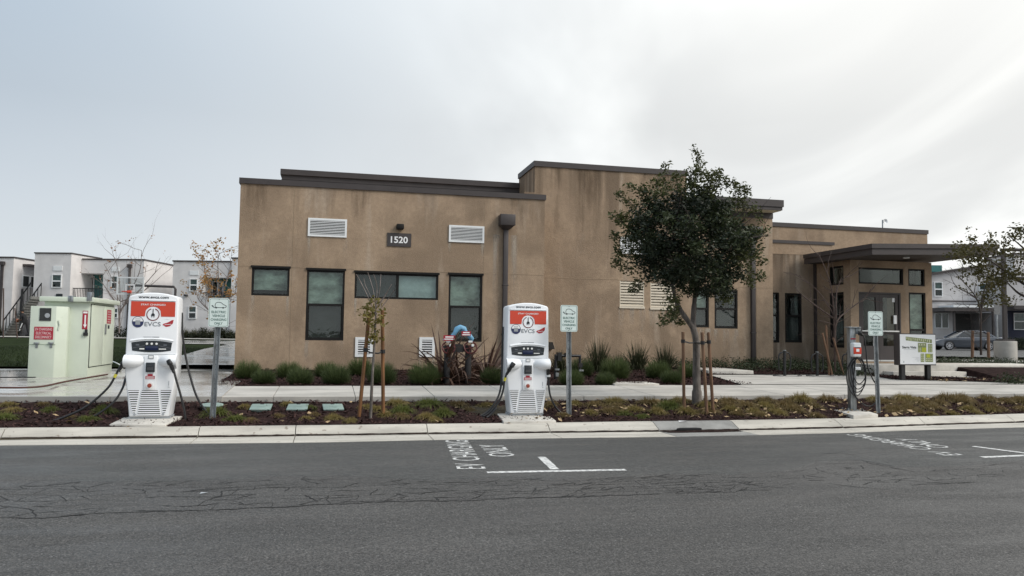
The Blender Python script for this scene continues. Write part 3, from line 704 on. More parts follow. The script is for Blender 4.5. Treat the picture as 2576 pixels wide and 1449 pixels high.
# block A, nearest on the left
uL, uR = FV(597.5, 690, VA).x, FV(1368.5, 690, VA).x
zA = FV(606, 461, VA).z; zA1 = FV(606, 447, VA).z
PA = PV(VA)
wA = [((634, 672, 727, 745), ('short',), {}), ((772.5, 678, 863.5, 857), ('green', 'screen'), {'mid': 766}), ((893, 684.5, 1102, 755), ('screen', 'blue'), {'vert': 1000}), ((1129.5, 690, 1211.5, 860), ('green', 'screen'), {'mid': 771})]
oA = [rectV(*w[0], VA) for w in wA]
lA = [rectV(775.5, 548, 872, 598, VA), rectV(1129.5, 566, 1217.5, 612, VA), rectV(894, 848, 937, 898, VA), rectV(1055, 848, 1093, 898, VA)]
b = MB(); wall(b, PA, uL, uR, BZ, zA, oA, 0.10)
b.quad((uL, VA, BZ), (uL, VA, zA), (uL, VA + 10, zA), (uL, VA + 10, BZ)); b.quad((uR, VA, BZ), (uR, VA, zA), (uR, VA + 3, zA), (uR, VA + 3, BZ))
b.quad((uL, VA, zA - .02), (uR, VA, zA - .02), (uR, VA + 10, zA - .02), (uL, VA + 10, zA - .02))
b.build('wall', STUC, bld, world=True)
for (px, kind, kw), o in zip(wA, oA):
    kk = dict(kw)
    if 'mid' in kk: kk['mid'] = FV(px[0], kk['mid'], VA).z
    if 'vert' in kk: kk['vert'] = FV(kk['vert'], 720, VA).x
    window(o, PA, kind, **kk)
louvre(lA[0], PA, 9); louvre(lA[1], PA, 9); louvre(lA[2], PA, 6, border=0.07); louvre(lA[3], PA, 6, border=0.07)
b = MB(); b.box(uL - 0.035, uR + 0.03, VA - 0.035, VA + 0.26, zA, zA1); b.box(uL - 0.035, uL + 0.2, VA + 0.26, VA + 10, zA, zA1); b.build('parapet_cap', TRIMB, bld, world=True)
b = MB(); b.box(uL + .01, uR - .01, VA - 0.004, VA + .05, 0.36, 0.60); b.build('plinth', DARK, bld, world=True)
# stucco joints: fine raised beads
JNT = stucco('joint_stucco', (0.36, 0.268, 0.185), (0.30, 0.22, 0.15), (0.42, 0.34, 0.26), 0.3)
def bead(P, a0, a1, z0, z1):
    b = MB(); pbox(b, P, a0, a1, z0, z1, -0.006, 0.01); b.build('stucco_joint', JNT, bld, world=True)
zj = FV(610, 668, VA).z
for x in (738, 1218): a = FV(x, 600, VA).x; bead(PA, a - .006, a + .006, 0.62, zA - .002)
cuts = [uL] + [q for o in oA for q in (o[0] - .026, o[1] + .026)] + [uR - .002]
for i in range(0, len(cuts), 2):
    if cuts[i + 1] - cuts[i] > .05: bead(PA, cuts[i], cuts[i + 1], zj - .006, zj + .006)
# number sign and its lamp
o = rectV(974.5, 585.5, 1034, 621.5, VA); b = MB(); b.box(o[0], o[1], VA - .025, VA - .001, o[2], o[3]); ns = b.build('number_sign', TRIMB, bld, world=True)
b = MB(); b.text('1520', ((o[0] + o[1]) / 2, VA - .028, (o[2] + o[3]) / 2), (1, 0, 0), (0, 0, 1), w=(o[1] - o[0]) * 0.71, h=(o[3] - o[2]) * 0.48); text_geo('1520', 0.02)
b = MB(); b.text('1520', ((o[0] + o[1]) / 2, VA - .029, (o[2] + o[3]) / 2), (1, 0, 0), (0, 0, 1), w=(o[1] - o[0]) * 0.71, h=(o[3] - o[2]) * 0.50, bold=0.022); b.build('digits', PRINTW, ns, world=True)
o = rectV(997, 564.5, 1015, 578.5, VA); b = MB(); b.box(o[0], o[1], VA - .16, VA, o[2], o[3]); b.build('wall_lamp', BRONZE, bld, world=True, bevel=0.02)
# downspouts with their collector boxes
def spout(x0, y0, x1, y1, yt, xp0, xp1, v, zb):
    o = rectV(x0, y0, x1, y1, v); p0, p1 = FV(xp0, yt + 20, v).x, FV(xp1, yt + 20, v).x; zt = FV(x0, yt, v).z
    b = MB(); b.box(p0, p1, v - .11, v - .012, zb, zt + .01)
    for k in (0.25, 0.6): b.box(p0 - .02, p1 + .02, v - .115, v - .008, lerp(zb, zt, k), lerp(zb, zt, k) + .035)
    b.box(p0, p1, v - .28, v - .11, zb, zb + .08)
    d = b.build('downspout', TRIMB, bld, world=True, bevel=0.008)
    b = MB(); b.box(o[0], o[1], v - .30, v - .003, o[2], o[3])
    lo_, hi_ = [(o[0] + .02, v - .28, o[2] - .001), (o[1] - .02, v - .28, o[2] - .001), (o[1] - .02, v - .005, o[2] - .001), (o[0] + .02, v - .005, o[2] - .001)], [(p0, v - .12, zt), (p1, v - .12, zt), (p1, v - .005, zt), (p0, v - .005, zt)]
    b.add(lo_ + hi_, [(0, 1, 2, 3), (4, 5, 6, 7), (0, 1, 5, 4), (1, 2, 6, 5), (2, 3, 7, 6), (3, 0, 4, 7)])
    b.build('collector_box', TRIMB, d, world=True, bevel=0.012)
spout(1254, 541.5, 1290.5, 571, 579, 1265.5, 1277, VA, 0.6)
# block B with the tower
uB = 13.22; zBt = FV(1345, 418, VB).z; zB1 = FV(1345, 404.5, VB).z
uT1 = FV(1727, 460, VB).x
zB = FV(1900, 540, VB).z
PB = PV(VB)
wB = [((1745, 722, 1783.5, 824), ('green', 'screen'), 776), ((1797.5, 728, 1856, 827), ('curtain', 'screen'), 776.5)]
oB = [rectV(*w[0], VB) for w in wB]
lB = [rectV(1559.5, 706, 1620, 774, VB), rectV(1636.5, 711, 1698, 777.5, VB), rectV(1560, 596, 1650, 641, VB)]
zr = FV(1880, 512, VB - .55).z
b = MB(); wall(b, PB, uR - .3, uB, BZ, zB + .3, oB + lB[:2], 0.10)
wall(b, PB, uR + .004, uT1, zB + .3, zBt, [])
b.quad((uR + .004, VB, zA - .3), (uR + .004, VB, zBt), (uR + .004, VB + 1.9, zBt), (uR + .004, VB + 1.9, zA - .3))
b.quad((uT1, VB, zB), (uT1, VB, zBt), (uT1, VB + 1.9, zBt), (uT1, VB + 1.9, zB))
b.quad((uR, VB + 1.9, zA - .3), (uT1, VB + 1.9, zA - .3), (uT1, VB + 1.9, zBt), (uR, VB + 1.9, zBt))
b.quad((uR, VB, zBt - .02), (uT1, VB, zBt - .02), (uT1, VB + 1.9, zBt - .02), (uR, VB + 1.9, zBt - .02))
b.quad((uB, VB, BZ), (uB, VB, zB + .3), (uB, VB + 6, zB + .3), (uB, VB + 6, BZ)); b.build('wall', STUCB, bld, world=True)
b = MB(); b.box(uR - .03, uT1 + .03, VB - .035, VB + 1.93, zBt, zB1); b.build('parapet_cap', TRIMB, bld, world=True)
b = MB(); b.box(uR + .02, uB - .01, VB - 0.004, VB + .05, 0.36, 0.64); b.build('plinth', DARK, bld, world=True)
for (px, kind, mid), o in zip(wB, oB): window(o, PB, kind, mid=FV(px[0], mid, VB).z, head=False)
def louvre_open(o, P, n):
    a0, a1, z0, z1 = o; b = MB(); pbox(b, P, a0 - .02, a1 + .02, z0 - .03, z0 + .03, -.03, .03); pbox(b, P, a0, a0 + .02, z0 + .03, z1, 0, .06); pbox(b, P, a1 - .02, a1, z0 + .03, z1, 0, .06)
    v = b.build('vent', BEIGE, bld, world=True); b = MB(); pbox(b, P, a0, a1, z0, z1, .09, .10); b.build('vent_back', DARK, v, world=True)
    h = (z1 - z0 - .03) / n
    for i in range(n):
        zc_ = z0 + .03 + h * (i + .5); t = h * .52; b = MB()
        q = [(zc_ - t / 2 - .012, .004), (zc_ + t / 2 - .012, .004), (zc_ + t / 2 + .02, .07), (zc_ + t / 2, .07)]
        c = [P(a, z, d) for a in (a0 + .02, a1 - .02) for z, d in q]
        b.add(c, [(0, 1, 2, 3), (7, 6, 5, 4), (0, 4, 5, 1), (1, 5, 6, 2), (2, 6, 7, 3), (3, 7, 4, 0)]); b.build('vent_slat', BEIGE, v, world=True)
louvre_open(lB[0], PB, 9); louvre_open(lB[1], PB, 9); louvre(lB[2], PB, 8)
zjb = FV(1380, 698, VB).z; bead(PB, uR + .01, lB[0][0] - .03, zjb - .006, zjb + .006); bead(PB, oB[1][1] + .03, uB - .002, zjb - .12, zjb - .108)
for x in (1683, 1902): a = FV(x, 600, VB).x; bead(PB, a - .006, a + .006, 0.7 if x > 1800 else zjb + .4, zB - .25 if x > 1800 else zBt - .002)
# overhanging roof right of the tower
ue = FV(1972, 515, VB - .55).x; z0_ = FV(1972, 529, VB - .55).z; z1_ = FV(1972, 503.5, VB - .55).z
b = MB(); b.box(uT1 + .04, ue, VB - .55, VB + 6, z0_ + .10, z1_); b.box(uT1 + .04, ue - .03, VB - .52, VB + 6, z0_ + .002, z0_ + .10); b.build('roof', TRIMB, bld, world=True)
b = MB(); b.box(uT1 + .04, ue - .05, VB - .48, VB - .02, z0_ - .012, z0_); b.build('soffit', mat('soffit_cream', (.78, .70, .52), .7, .05), bld, world=True)
b = MB(); b.box(uT1 + .1, uB + .012, VB - .02, VB + .2, zB - .10, z0_ - .014); b.build('wall_band', TRIMB, bld, world=True)
spout(1880, 572, 1906, 597, 603, 1886.5, 1896, VB, 0.72)
o = rectV(1366, 862, 1386, 878, VB); b = MB(); b.prism([(VB, o[2]), (VB - .22, o[2]), (VB, o[3] + .02)], o[0], o[1] + .05, 'x'); b.build('vent_hood', BRONZE, bld, world=True)
# set back roof behind block A
v2 = VB + 1.85; a = FV(710.5, 425.5, v2); zz = a.z
b = MB(); b.box(a.x, uR + .4, v2, v2 + 6, zA, zz - .16); b.build('upper_wall', TRIMB, bld, world=True)
b = MB(); b.box(a.x - .05, uR + .4, v2 - .06, v2 + 6, zz - .16, zz); b.build('upper_roof_edge', TRIMB, bld, world=True)
b = MB(); b.box(a.x - .02, uR + .4, v2 - .03, v2 + .2, zz - .36, zz - .30); b.build('upper_trim', BRONZE, bld, world=True)
# block C
uC1 = 15.85; zC = FV(2000, 613, VC).z; zC1 = FV(2000, 605.5, VC).z; PC = PV(VC)
oC = [rectV(1925, 735, 1961, 862, VC), rectV(1974.5, 737, 2018, 862, VC)]
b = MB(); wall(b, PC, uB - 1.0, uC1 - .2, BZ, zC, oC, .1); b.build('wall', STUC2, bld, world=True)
for o in oC: window(o, PC, ('curtain', 'screen'), mid=FV(1980, 794, VC).z, head=False)
b = MB(); b.box(uB - .5, uC1, VC - .04, VC + .3, zC, zC1); b.box(uC1 - .03, uC1, VC + .3, VC + 2, zC, zC1); b.build('parapet_cap', TRIMB, bld, world=True)
b = MB(); b.box(uB, uC1 - .08, VC - .01, VC + .6, zC - .35, zC - .003); b.build('upper_wall', STUC, bld, world=True)
# block E behind
uE1 = FV(2333, 600, VE).x; zE1 = FV(2135, 573, VE).z; zE = FV(2135, 579, VE).z
b = MB(); wall(b, PV(VE), uB - 4, uE1, 2.0, zE, []); b.quad((uE1, VE, 2.0), (uE1, VE, zE), (uE1, VE + 5, zE), (uE1, VE + 5, 2.0)); b.build('wall', STUCE, bld, world=True)
b = MB(); b.box(uB - 4, uE1 + .03, VE - .03, VE + 5, zE, zE1 + .06); b.build('parapet_cap', TRIMB, bld, world=True)
# entrance block D
uD0 = 15.25 * VD / 20.2; uD0 = FV(2140, 760, VD).x; uD1 = FV(2345, 760, VD).x
zD = FV(2193, 640, 18.4).z + 0.02
PD = PV(VD); PS = lambda a, z, d: (uD0 + d, a, z)
def rectU(x0, y0, x1, y1, u):
    a = FU(x0, y0, u); c = FU(x1, y1, u); return (min(a.y, c.y), max(a.y, c.y), min(a.z, c.z), max(a.z, c.z))
oS = [rectU(2086, 672, 2122, 715.5, uD0), rectU(2087.5, 737, 2123.5, 875, uD0)]
oS[1] = (oS[0][0], oS[0][1], oS[1][2], oS[1][3])
b = MB(); wall(b, PS, VD, VC + .1, BZ, zD, oS, .1)
oD = [rectV(2159.5, 672, 2273, 717, VD), rectV(2284.5, 676, 2327, 720.5, VD), rectV(2286, 735.5, 2331, 890, VD), rectV(2160, 734, 2268.5, 910, VD)]
wall(b, PD, uD0, uD1, BZ, zD, oD, .1); b.quad((uD1, VD, BZ), (uD1, VD, zD), (uD1, VC + 1.5, zD), (uD1, VC + 1.5, BZ))
b.build('wall', STUCE, bld, world=True)
window(oS[0], PS, ('curtain',), head=False); window(oS[1], PS, ('curtain', 'screen'), mid=FU(2105, 795, uD0).z, head=False)
window(oD[0], PD, ('dark',), head=False, glass=GLASS3); window(oD[1], PD, ('curtain',), head=False, glass=GLASS3); window(oD[2], PD, ('green', 'screen'), mid=FV(2300, 830, VD).z, head=False, glass=GLASS3)
# double doors
o = oD[3]; b = MB(); t = .05; pbox(b, PD, o[0], o[0] + t, o[2], o[3], .0, .1); pbox(b, PD, o[1] - t, o[1], o[2], o[3], .0, .1); pbox(b, PD, o[0] + t, o[1] - t, o[3] - t, o[3], .0, .1)
fr = b.build('door_frame', TRIMB, bld, world=True)
mid = (o[0] + o[1]) / 2; SILV = mat('push_bar_metal', (0.62, 0.63, 0.62), 0.35, 0.05, metal=0.6)
zbar = FV(2215, 835, VD).z
for (c0, c1) in ((o[0] + t + .004, mid - .003), (mid + .003, o[1] - t - .004)):
    s = 0.12; z0, z1 = o[2] + .02, o[3] - t - .004; b = MB()
    pbox(b, PD, c0, c0 + s, z0, z1, .03, .08); pbox(b, PD, c1 - s, c1, z0, z1, .03, .08); pbox(b, PD, c0 + s, c1 - s, z1 - .1, z1, .03, .08); pbox(b, PD, c0 + s, c1 - s, z0, z0 + .45, .03, .08); pbox(b, PD, c0 + s, c1 - s, zbar - .09, zbar - .01, .03, .08)
    d = b.build('door', TRIMB, bld, world=True)
    b = MB(); pbox(b, PD, c0 + s - .005, c1 - s + .005, z0 + .44, z1 - .09, .052, .058); b.build('pane', GLASS3, d, world=True)
    b = MB(); pbox(b, PD, c0 + .03, c1 - .03, zbar, zbar + .04, -.03, .03); b.build('push_bar', SILV, d, world=True, bevel=0.008)
    b = MB(); pbox(b, PD, c0 + .005, c1 - .005, z0 - .012, z0 + .03, .01, .03); b.build('kick_strip', SILV, d, world=True)
b = MB(); pbox(b, PD, o[0], o[1], o[2], o[3], .6, .61); b.build('room', ROOMD, fr, world=True)
b = MB()
for (x, y, w_, h_) in ((2163 + 40, 862, 8, 22), (2251, 722 + 31, 9, 14), (2256, 855, 6, 18)):
    q = FV(x, y, VD); pbox(b, PD, q.x - w_ * .006, q.x + w_ * .006, q.z - h_ * .006, q.z + h_ * .006, .046, .05)
q = FV(2252, 805, VD); pbox(b, PD, q.x - .05, q.x + .05, q.z - .12, q.z + .14, -.01, .028); b.build('notice', PRINTW, fr, world=True)
# canopy, rising slightly to the right
cf = 18.4; a0 = FV(2193.5, 612.5, cf); a1 = FV(2515, 614.5, cf); th = a0.z - FV(2193.5, 640, cf).z; back = 21.6
def canopy(dx0, dx1, zo0, zo1, dy, name, m_):
    b = MB(); P8 = []
    for z in (zo0, zo1):
        for v in (cf + dy, back):
            for q in (a0, a1): P8.append((q.x + (dx0 if q is a0 else -dx1), v, q.z - z))
    b.add(P8, [(0, 1, 3, 2), (4, 6, 7, 5), (0, 4, 5, 1), (2, 3, 7, 6), (0, 2, 6, 4), (1, 5, 7, 3)]); return b.build(name, m_, bld, world=True)
canopy(0, 0, 0, th * .42, 0, 'canopy', TRIMB); canopy(.035, .035, th * .42 + .002, th, .035, 'canopy_fascia', TRIMB)
SOFD = mat('soffit_paint', (0.10, 0.085, 0.075), 0.7, 0.1)
b = MB(); b.cyl((uD0 + 1.2, 19.1, zD - .0), (uD0 + 1.2, 19.1, zD + .03), .09); b.build('canopy_lamp', WHITE, bld, world=True)
# canopy post at the back left: brown downspout
o0 = FV(2049, 700, VC); b = MB(); b.box(o0.x - .05, o0.x + .07, VC - .12, VC - .01, .7, zC - .6); b.build('downspout', TRIMB, bld, world=True)
# run-off below sills, vents and parapets
def runoff(x, z, w_, h_, v, m_):
    b = MB(); b.box(x - w_ / 2, x + w_ / 2, v - .0025, v - .0015, z - h_, z); b.build('runoff_stain', m_, bld, world=True)
for o in oA + lA:
    for x in (o[0] + .03, o[1] - .03): runoff(x, o[2] - .01, rnd.uniform(.08, .15), rnd.uniform(.3, .6), VA, STAINL)
for o in lB[:2] + oB:
    for x in (o[0] + .05, o[1] - .05, (o[0] + o[1]) / 2): runoff(x, o[2] - .03, rnd.uniform(.12, .3), rnd.uniform(.5, .95), VB, STAINL)
for x, w_, h_ in ((FV(1478, 500, VB).x, .9, 2.6), (FV(1400, 560, VB).x, .4, 2.2), (FV(1620, 470, VB).x, .35, 1.2)): runoff(x, zBt - .005, w_, h_, VB, STAIND)
for i in range(9): runoff(uB + .25 + i * .24 + rnd.uniform(-.05, .05), zC - .01, rnd.uniform(.1, .3), rnd.uniform(.5, 1.5), VC, STAIND)
for x in (FV(640, 560, VA).x, FV(900, 600, VA).x, FV(1300, 700, VA).x): runoff(x, zA - .01, rnd.uniform(.3, .8), rnd.uniform(.8, 1.6), VA, STAIND)
for x in (FV(1248, 700, VA).x, FV(1292, 700, VA).x): runoff(x, FV(1250, 590, VA).z, .22, 2.2, VA, STAINL)
# dish on the roof
q = FV(2222, 570, VE + .6); dish = thing('satellite_dish', 'small pale dish on a short mast above the rear parapet', 'dish', (q.x, q.y, zE1 + .06))
b = MB(); b.cyl((-.03, 0, -.05), (-.03, 0, .40), .022, 8); b.build('mast', STEEL, dish)
b = MB(); n = 16; vs = [(0.05, -.02, .34)] + [(0.05 + .09 * math.cos(i * 2 * math.pi / n), -.06, .34 + .09 * math.sin(i * 2 * math.pi / n)) for i in range(n)]
b.add(vs, [(0, i + 1, (i + 1) % n + 1) for i in range(n)]); b.add([(x, y + .015, z) for x, y, z in vs], [(0, (i + 1) % n + 1, i + 1) for i in range(n)]); b.build('reflector', WHITE, dish)
# ------------------------------------------------------------------ chargers
def arc(cx, cy, r, a0, a1, n): return [(cx + r * math.cos(a0 + (a1 - a0) * i / n), cy + r * math.sin(a0 + (a1 - a0) * i / n)) for i in range(n + 1)]
def disk(mb, x, y, z, r, n=28, rx=None): return mb.add([(x + (rx or r) * math.cos(2 * math.pi * i / n), y, z + r * math.sin(2 * math.pi * i / n)) for i in range(n)], [tuple(range(n))])
def ring(mb, x, y, z, r0, r1, a0=0, a1=2 * math.pi, n=32):
    return mb.sheet([[(x + r * math.cos(a0 + (a1 - a0) * i / n), y, z + r * math.sin(a0 + (a1 - a0) * i / n)) for i in range(n + 1)] for r in (r0, r1)])
GLOWW = mat('screen_glyph', (0.80, 0.80, 0.78), 0.5, 0.03)
SCRB = mat('display_blue', (0.015, 0.022, 0.06), 0.12, 0.1)
YEL = mat('tag_yellow', (0.55, 0.50, 0.05), 0.5)
MAROON = mat('stop_button', (0.30, 0.06, 0.035), 0.45)
HW = 0.355
def charger(name, label, loc, rz, padz):
    t = thing(name, label, 'EV charger', loc, rz, 'white EV chargers along the kerb')
    y0 = -0.30          # front face
    o = [(0.288, 0.03), (0.335, 0.42), (0.372, 0.70), (0.376, 1.0), (0.362, 1.82), (0.350, 1.855)] + [(x, 1.855 + 0.058 * (1 - (x / 0.350) ** 2)) for x in (0.27, 0.2, 0.13, 0.06)]
    o = o + [(-x, z) for x, z in reversed(o)]
    b = MB(); b.prism(o, y0, 0.10); b.build('body', CHW, t, bevel=0.022, seg=3)
    b = MB(); b.box(-.30, .30, -.28, .09, 0, .032); b.build('base', GREYP, t)
    # raised frame of the upper panel and its lips
    b = MB(); b.box(-.325, .325, y0 - .012, y0 - .001, 1.785, 1.80); b.build('panel_lip', CHW, t, bevel=.004)
    y = y0 - .004
    b = MB(); hx = .322; c0z = 1.578; rw = .122
    a_ = math.asin(min(1, (1.548 - c0z) / rw)) if False else -0.25
    xl = rw * math.cos(a_); zl = c0z + rw * math.sin(a_)
    top = [(-hx, 1.775), (hx, 1.775)]
    right = [(hx, 1.548), (xl, 1.548)]; cv = arc(0, c0z, rw, a_, math.pi - a_, 18); 
    # red field in strips so that the notch stays clean
    n = 24; xs = [-hx] + [-xl + 2 * xl * i / n for i in range(n + 1)] + [hx]
    def zb_(x): return 1.548 if abs(x) >= xl - 1e-6 else c0z + math.sqrt(max(0, rw * rw - x * x))
    b.sheet([[(x, y, 1.775) for x in xs], [(x, y, zb_(x)) for x in xs]]); rp = b.build('red_panel', RED, t)
    b = MB(); b.text('STAY CHARGED', (0, y - .002, 1.728), (1, 0, 0), (0, 0, 1), w=.36, h=.026, bold=.02); b.build('lettering', PRINTW, rp)
    b = MB(); ring(b, 0, y, c0z, .083, .096, math.pi / 2 + .32, math.pi / 2 + 2 * math.pi - .32)
    em = b.build('plug_emblem', mat('emblem_ring', (0.16, 0.02, 0.02), 0.5), t)
    b = MB(); yy = y - .001; b.quad((-.006, yy, 1.59), (.006, yy, 1.59), (.006, yy, 1.665), (-.006, yy, 1.665))
    b.add([(-.026, yy, 1.556), (.026, yy, 1.556), (.026, yy, 1.578), (.012, yy, 1.596), (-.012, yy, 1.596), (-.026, yy, 1.578)], [tuple(range(6))])
    for s in (-1, 1): b.quad((s * .016 - .005, yy, 1.535), (s * .016 + .005, yy, 1.535), (s * .016 + .005, yy, 1.556), (s * .016 - .005, yy, 1.556))
    b.build('plug', PRINTK, em)
    b = MB(); b.text('www.evcs.com', (0, y, 1.838), (1, 0, 0), (0, 0, 1), w=.44, h=.030, bold=.02); b.build('web_address', PRINTK, t)
    b = MB(); b.text('EVCS', (0, y, 1.432), (1, 0, 0), (0, 0, 1), w=.235, h=.066, bold=.012); b.build('wordmark', mat('wordmark_grey', (.22, .24, .26), .5), t)
    b = MB(); disk(b, -.215, y, 1.462, .078); ring(b, -.215, y - .001, 1.462, .078, .084); lg = b.build('round_emblem', PRINTN, t)
    b = MB(); b.add([(-.215 + .073 * math.cos(a), y - .0015, 1.47 + .068 * math.sin(a)) for a in [math.pi * i / 14 for i in range(15)]], [tuple(range(15))])
    b.build('emblem_top', PRINTW, lg)
    b = MB(); b.quad((-.25, y - .002, 1.42), (-.18, y - .002, 1.42), (-.18, y - .002, 1.487), (-.25, y - .002, 1.487)); b.quad((-.255, y - .002, 1.503), (-.175, y - .002, 1.503), (-.175, y - .002, 1.511), (-.255, y - .002, 1.511)); b.build('emblem_device', GREYP, lg)
    b = MB(); pts = [(.16, 1.432), (.205, 1.405), (.255, 1.415), (.292, 1.45), (.30, 1.492), (.272, 1.486), (.24, 1.466), (.205, 1.452), (.18, 1.446)]
    pts = [(.235 + (x - .235) * 1.15, 1.455 + (z - 1.455) * 1.25) for x, z in pts]; b.add([(x - .005, y, z) for x, z in pts], [tuple(range(len(pts)))]); le = b.build('leaf_emblem', mat('emblem_red', (0.45, .03, .04), .5), t)
    b = MB(); b.quad((.175, y - .001, 1.422), (.27, y - .001, 1.430), (.27, y - .001, 1.437), (.175, y - .001, 1.429)); b.quad((.18, y - .001, 1.508), (.245, y - .001, 1.508), (.245, y - .001, 1.514), (.18, y - .001, 1.514)); b.build('emblem_lines', PRINTW, le)
    b = MB(); b.box(-.125, -.004, y - .001, y, 1.231, 1.239); b.box(.0, .105, y - .0015, y, 1.230, 1.241); b.build('small_print', GREYP, t)
    # visor and control panel
    def vz(x): return 1.18 - .33 * x * x
    n = 14; xs = [-.295 + .59 * i / n for i in range(n + 1)]
    b = MB()
    for i in range(n):
        x0, x1 = xs[i] * 1.06, xs[i + 1] * 1.06
        b.add([(x0, y0, vz(x0) + .05), (x1, y0, vz(x1) + .05), (x1, y0 - .016, vz(x1) + .026), (x0, y0 - .016, vz(x0) + .026), (x0, y0, vz(x0) + .012), (x1, y0, vz(x1) + .012)], [(0, 1, 2, 3), (3, 2, 5, 4)])
    b.build('visor', CHW, t)
    b = MB(); b.sheet([[(x, y, vz(x)) for x in xs], [(x * .95, y, 1.004 + .28 * x * x) for x in xs]]); cp = b.build('control_panel', PRINTK, t)
    b = MB(); b.box(-.092, .092, y - .006, y - .001, 1.035, 1.10); b.build('display', SCRB, cp, bevel=.004)
    for x in (-.07, 0, .07): b = MB(); b.cyl((x, y - .006, 1.133), (x, y, 1.133), .017, 14); b.build('button', GLOWW, cp)
    b = MB()
    for s in (-1, 1):
        b.quad((s * .10, y - .0015, 1.108), (s * .28, y - .0015, 1.068), (s * .28, y - .0015, 1.062), (s * .10, y - .0015, 1.102))
        b.quad((s * .20 - .03, y - .0015, 1.105), (s * .20 + .02, y - .0015, 1.105), (s * .20 + .02, y - .0015, 1.125), (s * .20 - .03, y - .0015, 1.125))
    b.build('panel_lines', mat('panel_line', (.13, .14, .16), .5), cp)
    b = MB(); b.box(-.175, -.105, y - .003, y - .001, 1.046, 1.064); b.box(.105, .21, y - .003, y - .001, 1.046, 1.060); b.build('indicator', GLOWW, cp)
    b = MB(); b.box(-.35, .35, y0 - .003, y0 + .01, .968, .974); b.build('seam', GREYP, t)
    # centre column of the lower half
    b = MB(); b.prism([(-.085, .43), (.085, .43), (.10, .95), (-.10, .95)], y0 - .022, y0 + .02); b.build('column', CHW, t, bevel=.012)
    yc = y0 - .024
    b = MB(); b.box(-.04, .04, yc - .004, yc, .905, .962); st = b.build('sticker', GREYP, t)
    b = MB(); b.box(-.027, .027, yc - .005, yc - .001, .917, .95); b.build('sticker_face', PRINTW, st)
    b = MB(); b.box(-.065, .065, yc - .03, yc, .705, .85); cr = b.build('card_reader', PRINTK, t, bevel=.008)
    b = MB(); b.box(-.045, .02, yc - .033, yc - .028, .80, .808); b.box(-.045, .045, yc - .033, yc - .028, .735, .78); b.build('reader_keys', mat('reader_grey', (.06, .06, .065), .4), cr)
    b = MB(); b.box(-.036, .036, yc - .003, yc, .648, .676); b.box(-.066, .066, yc - .003, yc, .60, .648); tg = b.build('warning_label', CRIM, t)
    b = MB()
    for k in range(3): b.box(-.056, .056, yc - .005, yc - .003, .607 + .013 * k, .612 + .013 * k)
    b.build('label_lines', PRINTW, tg)
    b = MB(); b.cyl((0, yc - .012, .503), (0, yc + .01, .503), .056, 20); es = b.build('stop_bezel', WHITE, t)
    b = MB(); b.cyl((0, yc - .035, .503), (0, yc - .01, .503), .032, 16); b.build('stop_knob', MAROON, es, bevel=.006)
    # the two connector housings: swelling cones
    for s in (-1, 1):
        n = 16; rows = []
        for i, (x, rz_, ry) in enumerate(((.10, .030, .020), (.14, .068, .06), (.19, .088, .10), (.25, .098, .135), (.31, .100, .145), (.382, .098, .14))):
            cz = .875 - .025 * (x - .1)
            rows.append([(s * x, y0 + .01 - ry * math.sin(a) if True else 0, cz + rz_ * math.cos(a)) for a in [math.pi * j / n for j in range(n + 1)]])
        b = MB(); b.sheet(rows); b.add(rows[-1], [tuple(range(n + 1))]); b.add(rows[0], [tuple(range(n + 1))])
        b.build('connector_housing', CHW, t, smooth='auto')
    # grille: dark backing with slats across
    for (xa0, xa1, xb0, xb1, nn, z0, z1) in ((-.115, .115, -.165, .165, 12, .045, .43), (-.312, -.155, -.235, -.20, 10, .09, .43), (.155, .312, .20, .235, 10, .09, .43)):
        b = MB(); b.prism([(xb0, z0), (xb1, z0), (xa1, z1), (xa0, z1)], y0 - .005, y0 + .01); gr = b.build('grille', DARK, t)
        for i in range(nn):
            zc_ = z0 + (z1 - z0) * (i + .5) / nn; k = (zc_ - z0) / (z1 - z0); x0, x1 = lerp(xb0, xa0, k) - .004, lerp(xb1, xa1, k) + .004; h = (z1 - z0) / nn * .27
            b = MB(); b.prism([(y0 - .002, zc_ - h), (y0 - .013, zc_ - h), (y0 - .013, zc_ + h * .8), (y0 - .002, zc_ + h)], x0, x1, 'x'); b.build('grille_slat', CHW, gr)
    for s in (-1, 1): b = MB(); b.cyl((s * .205, y0 - .018, .066), (s * .205, y0, .066), .018, 12); b.build('lock', GREYP, t)
    b = MB(); b.text('V', (.272, y, .475), (0, 0, 1), (-1, 0, 0), h=.03); b.box(.266, .274, y - .001, y, .50, .57); b.build('maker_mark', GREYP, t)
    return t
def spline(pts, n=8):
    pts = [Vector(p) for p in pts]; o = []
    for i in range(len(pts) - 1):
        p0, p1, p2, p3 = pts[max(i - 1, 0)], pts[i], pts[i + 1], pts[min(i + 2, len(pts) - 1)]
        for k in range(n):
            t = k / n; o.append(0.5 * ((2 * p1) + (p2 - p0) * t + (2 * p0 - 5 * p1 + 4 * p2 - p3) * t * t + (3 * p1 - p0 - 3 * p2 + p3) * t ** 3))
    o.append(pts[-1]); return o
def gun(t, grip, nose, tag=True):
    """a charging connector: grip bar, thick neck, nozzle"""
    g_, n_ = Vector(grip), Vector(nose); b = MB()
    b.tube(spline([n_, n_.lerp(g_, .35) + Vector((0, -.02, .01)), n_.lerp(g_, .7), g_]), [.042] * 9 + [.030] * 8 + [.024] * 8, 10)
    c = b.build('connector', BLACK, t, smooth=True)
    return c
def cable(t, pts, r=.017, name='cable'):
    b = MB(); b.tube(spline(pts), r, 8); return b.build(name, BLACK, t, smooth=True)
